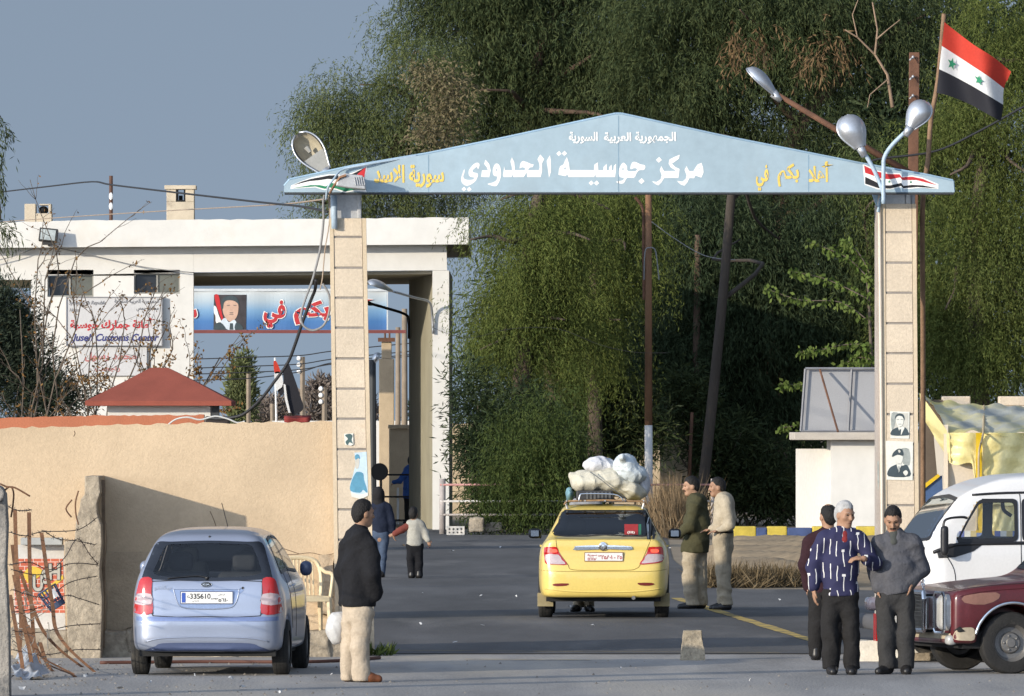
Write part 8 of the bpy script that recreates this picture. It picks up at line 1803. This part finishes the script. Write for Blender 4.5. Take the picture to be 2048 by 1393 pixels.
mx = N.new('ShaderNodeMix'); mx.data_type = 'RGBA'; Lk.new(mk, mx.inputs[0]); mx.inputs[6].default_value = (.013, .013, .052, 1); mx.inputs[7].default_value = (.62, .60, .58, 1); Lk.new(mx.outputs[2], N['Principled BSDF'].inputs['Base Color']); N['Principled BSDF'].inputs['Roughness'].default_value = .85
p.garment('shirt', [(J(1682, 1084), J(1681, 1130), .15, .165, .72), (J(1681, 1130), J(1681, 1188), .168, .178, .75), (J(1653, 1075), J(1714, 1076), .080, .080), (shl, ell, .078, .07), (ell, wrl + Vector((0, 0, .03)), .07, .06), (shr, elr, .078, .072), (elr, wrr + (elr - wrr) * .25, .068, .058), (J(1684, 1070), J(1686, 1062), .075, .066)], ms, .045, hem=J(0, 1193).z, h=.012, wob_=(16, .008, .9), cut=lambda d, q: smax(d, -elp(q, J(1690, 1066, -.14), (.030, .09, .045)), .012))
p.garment('undershirt', [(J(1686, 1069, -.01), J(1688, 1080, -.05), .066, .06)], cloth('red_vest', (.22, .03, .03)), .02, h=.009, pad=.1, wob_=(1, 0, 0))
dk = cloth('charcoal_trouser', (.018, .017, .017), .4)
p.garment('trousers', [(J(1669, 1188), J(1692, 1188), .12, .12, .9), (J(1680, 1195), J(1681, 1212), .11, .08), (J(1661, 1200), J(1661, 1270), .098, .088), (J(1661, 1270), J(1662, 1334), .088, .084), (J(1698, 1200), J(1702, 1270), .098, .085), (J(1702, 1270), J(1704, 1336), .085, .08)], dk, .03, hem=.055, h=.013, wob_=(17, .009, 2.1))
p.shoe((J(1663, 0).x, p.D + .03, 0), (J(1665, 0).x, p.D - .17, 0), m_shoek); p.shoe((J(1703, 0).x, p.D + .03, 0), (J(1702, 0).x, p.D - .17, 0), m_shoek)
p.build()
# -- man in the grey fleece
p = Person('dark-haired man in grey zip fleece looking down, hand in pocket', 87.5, 1350); J = p.J
p.head(1786, 1040, -4, 26, 1.03, m_hairk, neck=J(1788, 1074), front=.05, back=-.07); p.moustache = True
p.add([(J(1790, 1095), J(1790, 1190), .13, .125, .8)])
shl, ell, wrl = J(1758, 1090), J(1750, 1135, .03), J(1756, 1180, -.03); shr, elr, wrr = J(1828, 1090), J(1843, 1138, .05), J(1822, 1168, -.06)
for a, b, c_ in ((shl, ell, wrl), (shr, elr, wrr)): p.add([(a, b, .05, .042), (b, c_, .042, .03)], .03)
p.prims.append(lambda q: hand(q, wrr, (-.3, -.1, -1), (-1, 0, 0), 1.0, .3)); p.prims.append(lambda q: hand(q, wrl, (.1, -.1, -1), (1, 0, 0), 1.0, .5)); p.pts += [wrr - Vector((0, 0, .2)), wrl - Vector((0, 0, .2))]
for hp, kn, an in ((J(1772, 1200), J(1773, 1270), J(1775, 1335)), (J(1808, 1200), J(1811, 1270), J(1812, 1335))): p.add([(hp, kn, .075, .05), (kn, an, .05, .04)], .03)
gf = cloth('grey_fleece', (.085, .085, .095), .5, .1)
p.garment('fleece', [(J(1791, 1092), J(1792, 1140), .155, .18, .72), (J(1792, 1140), J(1792, 1182), .182, .178, .75), (J(1764, 1084), J(1821, 1084), .082, .082), (shl, ell, .085, .078), (ell, wrl + Vector((0, 0, .03)), .075, .065), (shr, elr, .088, .082), (elr, wrr + (elr - wrr) * .2, .08, .062), (J(1790, 1080, .03), J(1790, 1068, .05), .088, .084)], gf, .05, hem=None, h=.012, wob_=(15, .010, 2.7), cut=lambda d, q: smax(smax(d, J(0, 1189).z + (q[0] - J(1790, 0).x) * .15 - q[2], .015), -elp(q, J(1786, 1062, -.10), (.045, .09, .075)), .012))
p.garment('undershirt', [(J(1788, 1072, -.01), J(1787, 1084, -.06), .064, .055)], cloth('grey_green_tee', (.065, .068, .062)), .02, h=.009, pad=.12, wob_=(1, 0, 0))
mb = MB(); mb.tube([J(1787, 1078, -.135), J(1784, 1094, -.140)], .006, 5)
tr = cloth('dark_grey_trouser', (.038, .037, .037), .4)
p.garment('trousers', [(J(1779, 1188), J(1805, 1188), .125, .12, .9), (J(1791, 1195), J(1792, 1212), .11, .08), (J(1771, 1200), J(1773, 1270), .100, .092), (J(1773, 1270), J(1775, 1332), .092, .088), (J(1809, 1200), J(1812, 1270), .100, .088), (J(1812, 1270), J(1812, 1332), .088, .082)], tr, .03, hem=.055, h=.013, wob_=(17, .010, 3.3))
p.shoe((J(1778, 0).x, p.D + .03, 0), (J(1756, 0).x, p.D - .13, 0), m_shoek); p.shoe((J(1812, 0).x, p.D + .03, 0), (J(1812, 0).x, p.D - .16, 0), m_shoek)
p.build()
# -- man behind, seen from his back
p = Person('balding man in dark maroon jacket standing behind the striped shirt, facing away', 92.8, 1322); J = p.J
p.head(1656, 1033, 205, 5, 1.0, m_hairk, neck=J(1656, 1066), face=True, front=.05, back=-.07, bald=1)
p.add([(J(1650, 1085), J(1650, 1185), .13, .12, .8)])
shl, ell, wrl = J(1620, 1085), J(1612, 1130), J(1616, 1172, .05); shr, elr, wrr = J(1685, 1085), J(1692, 1130), J(1690, 1175)
for a, b, c_ in ((shl, ell, wrl), (shr, elr, wrr)): p.add([(a, b, .05, .042), (b, c_, .042, .03)], .03); p.prims.append(lambda q, c_=c_: hand(q, c_, (0, 0, -1), (1, 0, 0), 1.0, .5)); p.pts.append(c_ - Vector((0, 0, .2)))
for hp, kn, an in ((J(1636, 1190), J(1633, 1250), J(1632, 1306)), (J(1664, 1190), J(1667, 1250), J(1668, 1306))): p.add([(hp, kn, .075, .05), (kn, an, .05, .04)], .03)
p.garment('jacket', [(J(1652, 1085), J(1650, 1185), .155, .165, .72), (J(1628, 1080), J(1678, 1080), .075, .075), (shl, ell, .08, .075), (ell, wrl, .072, .062), (shr, elr, .08, .075), (elr, wrr, .072, .062), (J(1655, 1072), J(1656, 1064), .075, .066)], cloth('dark_maroon_wool', (.030, .012, .016)), .045, hem=J(0, 1190).z, wob_=(14, .006, .2))
p.garment('trousers', [(J(1640, 1186), J(1660, 1186), .12, .12, .9), (J(1650, 1190), J(1650, 1206), .11, .08), (J(1636, 1195), J(1632, 1250), .10, .085), (J(1632, 1250), J(1631, 1306), .085, .075), (J(1664, 1195), J(1667, 1250), .10, .085), (J(1667, 1250), J(1668, 1306), .085, .075)], dk, .03, hem=.04)
for x in (1632, 1668): p.shoe((J(x, 0).x, p.D - .03, 0), (J(x, 0).x, p.D + .16, 0), m_shoek)
p.build()
# -- two officers by the taxi
p = Person('man in olive green jacket leaning towards the taxi window, facing left', 119.3, 1219, m_skin2); J = p.J
p.head(1382, 973, -78, 8, 1.0, m_hairk, neck=J(1392, 998), front=.045, back=-.07); p.moustache = True
p.add([(J(1394, 1010), J(1392, 1095), .12, .125, 1.2)])
shl, ell, wrl = J(1388, 1015, -.16), J(1380, 1052, -.20), J(1360, 1068, -.20); shr, elr, wrr = J(1402, 1012, .16), J(1396, 1050, .2), J(1370, 1066, .12)
for a, b, c_ in ((shl, ell, wrl), (shr, elr, wrr)): p.add([(a, b, .05, .042), (b, c_, .042, .03)], .03); p.prims.append(lambda q, c_=c_: hand(q, c_, (-1, 0, -.15), (0, 0, -1), 1.0, .3)); p.pts.append(c_ - Vector((.2, 0, 0)))
for hp, kn, an in ((J(1380, 1110, -.05), J(1380, 1165, -.05), J(1385, 1212, -.05)), (J(1400, 1110, .05), J(1402, 1165, .06), J(1404, 1210, .08))): p.add([(hp, kn, .075, .05), (kn, an, .05, .04)], .03)
og = cloth('olive_jacket', (.062, .058, .030), .4)
p.garment('jacket', [(J(1394, 1008), J(1394, 1050), .145, .175, 1.15), (J(1394, 1050), J(1390, 1100), .178, .19, 1.05), (J(1394, 1004, -.13), J(1400, 1004, .13), .085, .085), (shl, ell, .085, .08), (ell, wrl, .078, .062), (shr, elr, .085, .08), (elr, wrr, .078, .062), (J(1393, 1000), J(1391, 994), .075, .066)], og, .05, hem=J(0, 1106).z, wob_=(15, .010, 1.9))
kh = cloth('khaki_trouser', (.36, .30, .215), .4)
p.garment('trousers', [(J(1388, 1100, -.04), J(1392, 1100, .04), .13, .13), (J(1381, 1110, -.05), J(1380, 1165, -.05), .112, .10), (J(1380, 1165, -.05), J(1386, 1214, -.05), .10, .095), (J(1398, 1110, .05), J(1401, 1165, .06), .105, .092), (J(1401, 1165, .06), J(1404, 1214, .08), .092, .085)], kh, .035, hem=.05, wob_=(17, .010, .6))
p.shoe((J(1387, 0).x, p.D - .05, 0), (J(1360, 0).x, p.D - .06, 0), m_shoek); p.shoe((J(1405, 0).x, p.D + .08, 0), (J(1380, 0).x, p.D + .06, 0), m_shoek)
p.build()
p = Person('man in khaki shirt and trousers standing behind the olive jacket, facing left', 118.5, 1218, m_skin); J = p.J
p.head(1434, 975, -80, 4, 1.0, m_hairk, neck=J(1444, 998), front=.05, back=-.07); p.moustache = True
p.add([(J(1448, 1008), J(1446, 1065), .12, .12, 1.2)])
shl, ell, wrl = J(1452, 1012, -.17), J(1458, 1050, -.22), J(1438, 1062, -.20); shr, elr, wrr = J(1445, 1010, .17), J(1440, 1046, .2), J(1424, 1060, .12)
for a, b, c_ in ((shl, ell, wrl), (shr, elr, wrr)): p.add([(a, b, .05, .042), (b, c_, .042, .03)], .03); p.prims.append(lambda q, c_=c_: hand(q, c_, (-1, 0, -.1), (0, 0, -1), 1.0, .4)); p.pts.append(c_ - Vector((.2, 0, 0)))
for hp, kn, an in ((J(1440, 1075, -.06), J(1444, 1140, -.06), J(1452, 1206, -.06)), (J(1452, 1075, .06), J(1448, 1140, .06), J(1440, 1206, .08))): p.add([(hp, kn, .075, .05), (kn, an, .05, .04)], .03)
ks_ = cloth('khaki_shirt', (.40, .34, .25), .4)
p.garment('shirt', [(J(1448, 1004), J(1449, 1035), .135, .145, 1.2), (J(1449, 1035), J(1446, 1058), .145, .135, 1.15), (J(1450, 1003, -.14), J(1446, 1003, .14), .08, .08), (shl, ell, .078, .07), (ell, wrl, .066, .052), (shr, elr, .078, .07), (elr, wrr, .066, .052), (J(1446, 1000), J(1444, 994), .07, .064)], ks_, .045, hem=J(0, 1064).z, wob_=(16, .006, 3.1))
p.garment('trousers', [(J(1445, 1062, -.05), J(1446, 1062, .05), .135, .13), (J(1441, 1075, -.06), J(1445, 1140, -.06), .115, .095), (J(1445, 1140, -.06), J(1453, 1208, -.06), .095, .085), (J(1452, 1075, .06), J(1449, 1140, .06), .11, .09), (J(1449, 1140, .06), J(1446, 1208, .08), .09, .082)], kh, .035, hem=.07, wob_=(17, .010, 4.4))
p.shoe((J(1456, 0).x, p.D - .06, 0), (J(1430, 0).x, p.D - .07, 0), m_shoek); p.shoe((J(1446, 0).x, p.D + .08, 0), (J(1424, 0).x, p.D + .07, 0), m_shoek)
p.garment('belt', [(J(1446, 1063, -.05), J(1446, 1063, .05), .142, .138)], m_shoek, .02, hem=J(0, 1067).z, top=J(0, 1060).z, wob_=(1, 0, 0))
p.build()
# -- boy and woman walking away hand in hand
p = Person('small boy in pale grey jacket with red sleeves walking away hand in hand', 143.8, 1158); J = p.J
p.head(827, 1028, 165, 0, .86, m_hairk, neck=J(829, 1046), face=True, front=.03, back=-.085)
p.add([(J(830, 1055), J(830, 1095), .10, .10, .8)])
shl, ell, wrl = J(818, 1052), J(803, 1060), J(790, 1068); shr, elr, wrr = J(843, 1052), J(851, 1068), J(856, 1080, -.05)
for a, b, c_, dd in ((shl, ell, wrl, (-1, 0, -.4)), (shr, elr, wrr, (.3, -.3, -1))): p.add([(a, b, .036, .03), (b, c_, .03, .022)], .02); p.prims.append(lambda q, c_=c_, dd=dd: hand(q, c_, dd, (0, 1, 0), .72, .5)); p.pts.append(c_ + Vector(dd) * .13)
for hp, kn, an in ((J(822, 1098), J(822, 1128), J(823, 1152)), (J(838, 1098), J(838, 1128), J(838, 1150))): p.add([(hp, kn, .05, .038), (kn, an, .038, .03)], .02)
p.garment('jacket', [(J(830, 1052), J(830, 1090), .12, .135, .75), (J(820, 1048), J(840, 1048), .065, .065), (shr, elr, .065, .06), (elr, wrr, .058, .05)], cloth('pale_grey_jacket', (.35, .335, .29)), .035, hem=J(0, 1093).z, pad=.18, wob_=(16, .005, .3))
p.garment('red_sleeve', [(shl + Vector((.01, 0, .01)), ell, .06, .056), (ell, wrl, .055, .048)], cloth('red_sleeve_cloth', (.15, .04, .03)), .03, pad=.12)
p.garment('collar', [(J(829, 1046), J(829, 1041), .058, .056)], MATS['red_sleeve_cloth'], .02, pad=.1, h=.01)
p.garment('trousers', [(J(825, 1092), J(835, 1092), .10, .10, .9), (J(830, 1098), J(830, 1108), .085, .06), (J(822, 1098), J(822, 1130), .075, .065), (J(822, 1130), J(823, 1153), .065, .062), (J(838, 1098), J(838, 1130), .075, .065), (J(838, 1130), J(838, 1151), .065, .062)], cloth('black_trouser', (.010, .010, .012)), .025, hem=.03, pad=.14)
for x in (823, 838): p.shoe((J(x, 0).x, p.D - .02, 0), (J(x, 0).x, p.D + .11, 0), m_shoek)
p.build(.010)
p = Person('woman in black headscarf and blue denim walking away beside the boy', 144.6, 1158); J = p.J
p.head(757, 990, 170, 0, .95, None, neck=J(758, 1012), face=True)
p.parts.append(('headscarf', lambda q, c=p.hc, fr=p.fr: union([elp(q, c + Vector((0, .0, .01)), (.098, .115, .125)), cone(q, c - Vector((0, 0, .06)), c - Vector((0, -.01, .20)), .085, .14, .8)], .05), (p.hc - Vector((.25, .25, .4)), p.hc + Vector((.25, .25, .2))), .012, cloth('black_scarf', (.018, .017, .018))))
p.add([(J(760, 1020), J(760, 1075), .12, .12, .8)])
shl, ell, wrl = J(742, 1020), J(738, 1048), J(742, 1072); shr, elr, wrr = J(777, 1020), J(783, 1046), J(786, 1067)
for a, b, c_, dd in ((shl, ell, wrl, (0, 0, -1)), (shr, elr, wrr, (.2, 0, -1))): p.add([(a, b, .045, .038), (b, c_, .038, .028)], .025); p.prims.append(lambda q, c_=c_, dd=dd: hand(q, c_, dd, (1, 0, 0), .9, .5)); p.pts.append(c_ + Vector(dd) * .17)
for hp, kn, an in ((J(751, 1075), J(750, 1115), J(750, 1150)), (J(768, 1075), J(764, 1115), J(763, 1150))): p.add([(hp, kn, .07, .048), (kn, an, .048, .036)], .03)
p.garment('denim_jacket', [(J(760, 1018), J(760, 1062), .14, .155, .75), (J(746, 1014), J(774, 1014), .07, .07), (shl, ell, .07, .062), (ell, wrl, .06, .052), (shr, elr, .07, .062), (elr, wrr, .06, .05)], cloth('navy_denim', (.014, .019, .036)), .04, hem=J(0, 1067).z, pad=.18)
p.garment('jeans', [(J(755, 1066), J(764, 1066), .12, .12, .9), (J(759, 1070), J(759, 1084), .10, .07), (J(751, 1075), J(750, 1115), .09, .07), (J(750, 1115), J(750, 1150), .07, .062), (J(768, 1075), J(764, 1115), .09, .07), (J(764, 1115), J(763, 1150), .07, .062)], cloth('blue_jean', (.065, .09, .14)), .03, hem=.03, pad=.15)
for x in (750, 763): p.shoe((J(x, 0).x, p.D - .02, 0), (J(x, 0).x, p.D + .13, 0), m_shoek)
p.build(.011)
# -- someone beyond the taxi (only shoes show), and a figure in blue by the barrier
p = Person('person beyond the taxi whose trousers and dark shoes show under its bumper', 117.4, 1224); J = p.J
p.head(1172, 972, 180, 10, .95, m_hairk, neck=J(1172, 1000), face=True); p.add([(J(1172, 1015), J(1170, 1090), .14, .13, .8), (J(1150, 1012), J(1152, 1070), .055, .04), (J(1193, 1012), J(1190, 1070), .055, .04)])
for x in (1156, 1178): p.add([(J(x, 1100), J(x, 1212), .08, .05)])
p.garment('shirt', [(J(1172, 1012), J(1171, 1095), .15, .15, .75), (J(1154, 1008), J(1190, 1008), .07, .07), (J(1150, 1012), J(1150, 1068), .075, .06), (J(1194, 1012), J(1194, 1068), .075, .06)], cloth('grey_shirt', (.25, .25, .26)), .04, hem=J(0, 1098).z)
p.garment('trousers', [(J(1164, 1096), J(1174, 1096), .12, .12, .85), (J(1156, 1105), J(1156, 1212), .09, .07), (J(1178, 1105), J(1178, 1212), .09, .07)], kh, .03, hem=.06)
p.shoe((J(1156, 0).x, p.D + .02, 0), (J(1146, 0).x, p.D - .14, 0), m_shoek); p.shoe((J(1176, 0).x, p.D + .02, 0), (J(1184, 0).x, p.D - .12, 0), m_shoek); p.build(.012)
p = Person('person in bright blue jacket half hidden behind the white pier, arm on the barrier', 228, 1048); J = p.J
p.head(824, 922, 60, 0, 1.0, m_hairk, neck=J(822, 935), face=True); p.add([(J(820, 945), J(820, 990), .13, .13, .9)])
shl, ell, wrl = J(812, 945, -.1), J(800, 962, -.2), J(788, 965, -.2); shr, elr, wrr = J(830, 945), J(834, 965), J(832, 985)
for a, b, c_ in ((shl, ell, wrl), (shr, elr, wrr)): p.add([(a, b, .05, .042), (b, c_, .042, .03)], .03); p.prims.append(lambda q, c_=c_: hand(q, c_, (-.7, 0, -.7), (0, 0, -1), 1.0, .5)); p.pts.append(c_ - Vector((.2, 0, .1)))
for x in (815, 826): p.add([(J(x, 992), J(x, 1042), .08, .05)])
p.garment('jacket', [(J(820, 942), J(819, 990), .16, .17, .8), (J(814, 940), J(828, 940), .08, .08), (shl, ell, .08, .07), (ell, wrl, .068, .055), (shr, elr, .08, .07), (elr, wrr, .068, .055)], cloth('bright_blue_jacket', (.05, .12, .36)), .04, hem=J(0, 998).z, h=.016)
p.garment('trousers', [(J(817, 994), J(824, 994), .12, .12, .9), (J(815, 998), J(815, 1042), .09, .075), (J(826, 998), J(826, 1042), .09, .075)], dk, .03, hem=.05, h=.016)
for x in (815, 826): p.shoe((J(x, 0).x, p.D + .02, 0), (J(x, 0).x - .08, p.D - .12, 0), m_shoek)
p.build(.014)
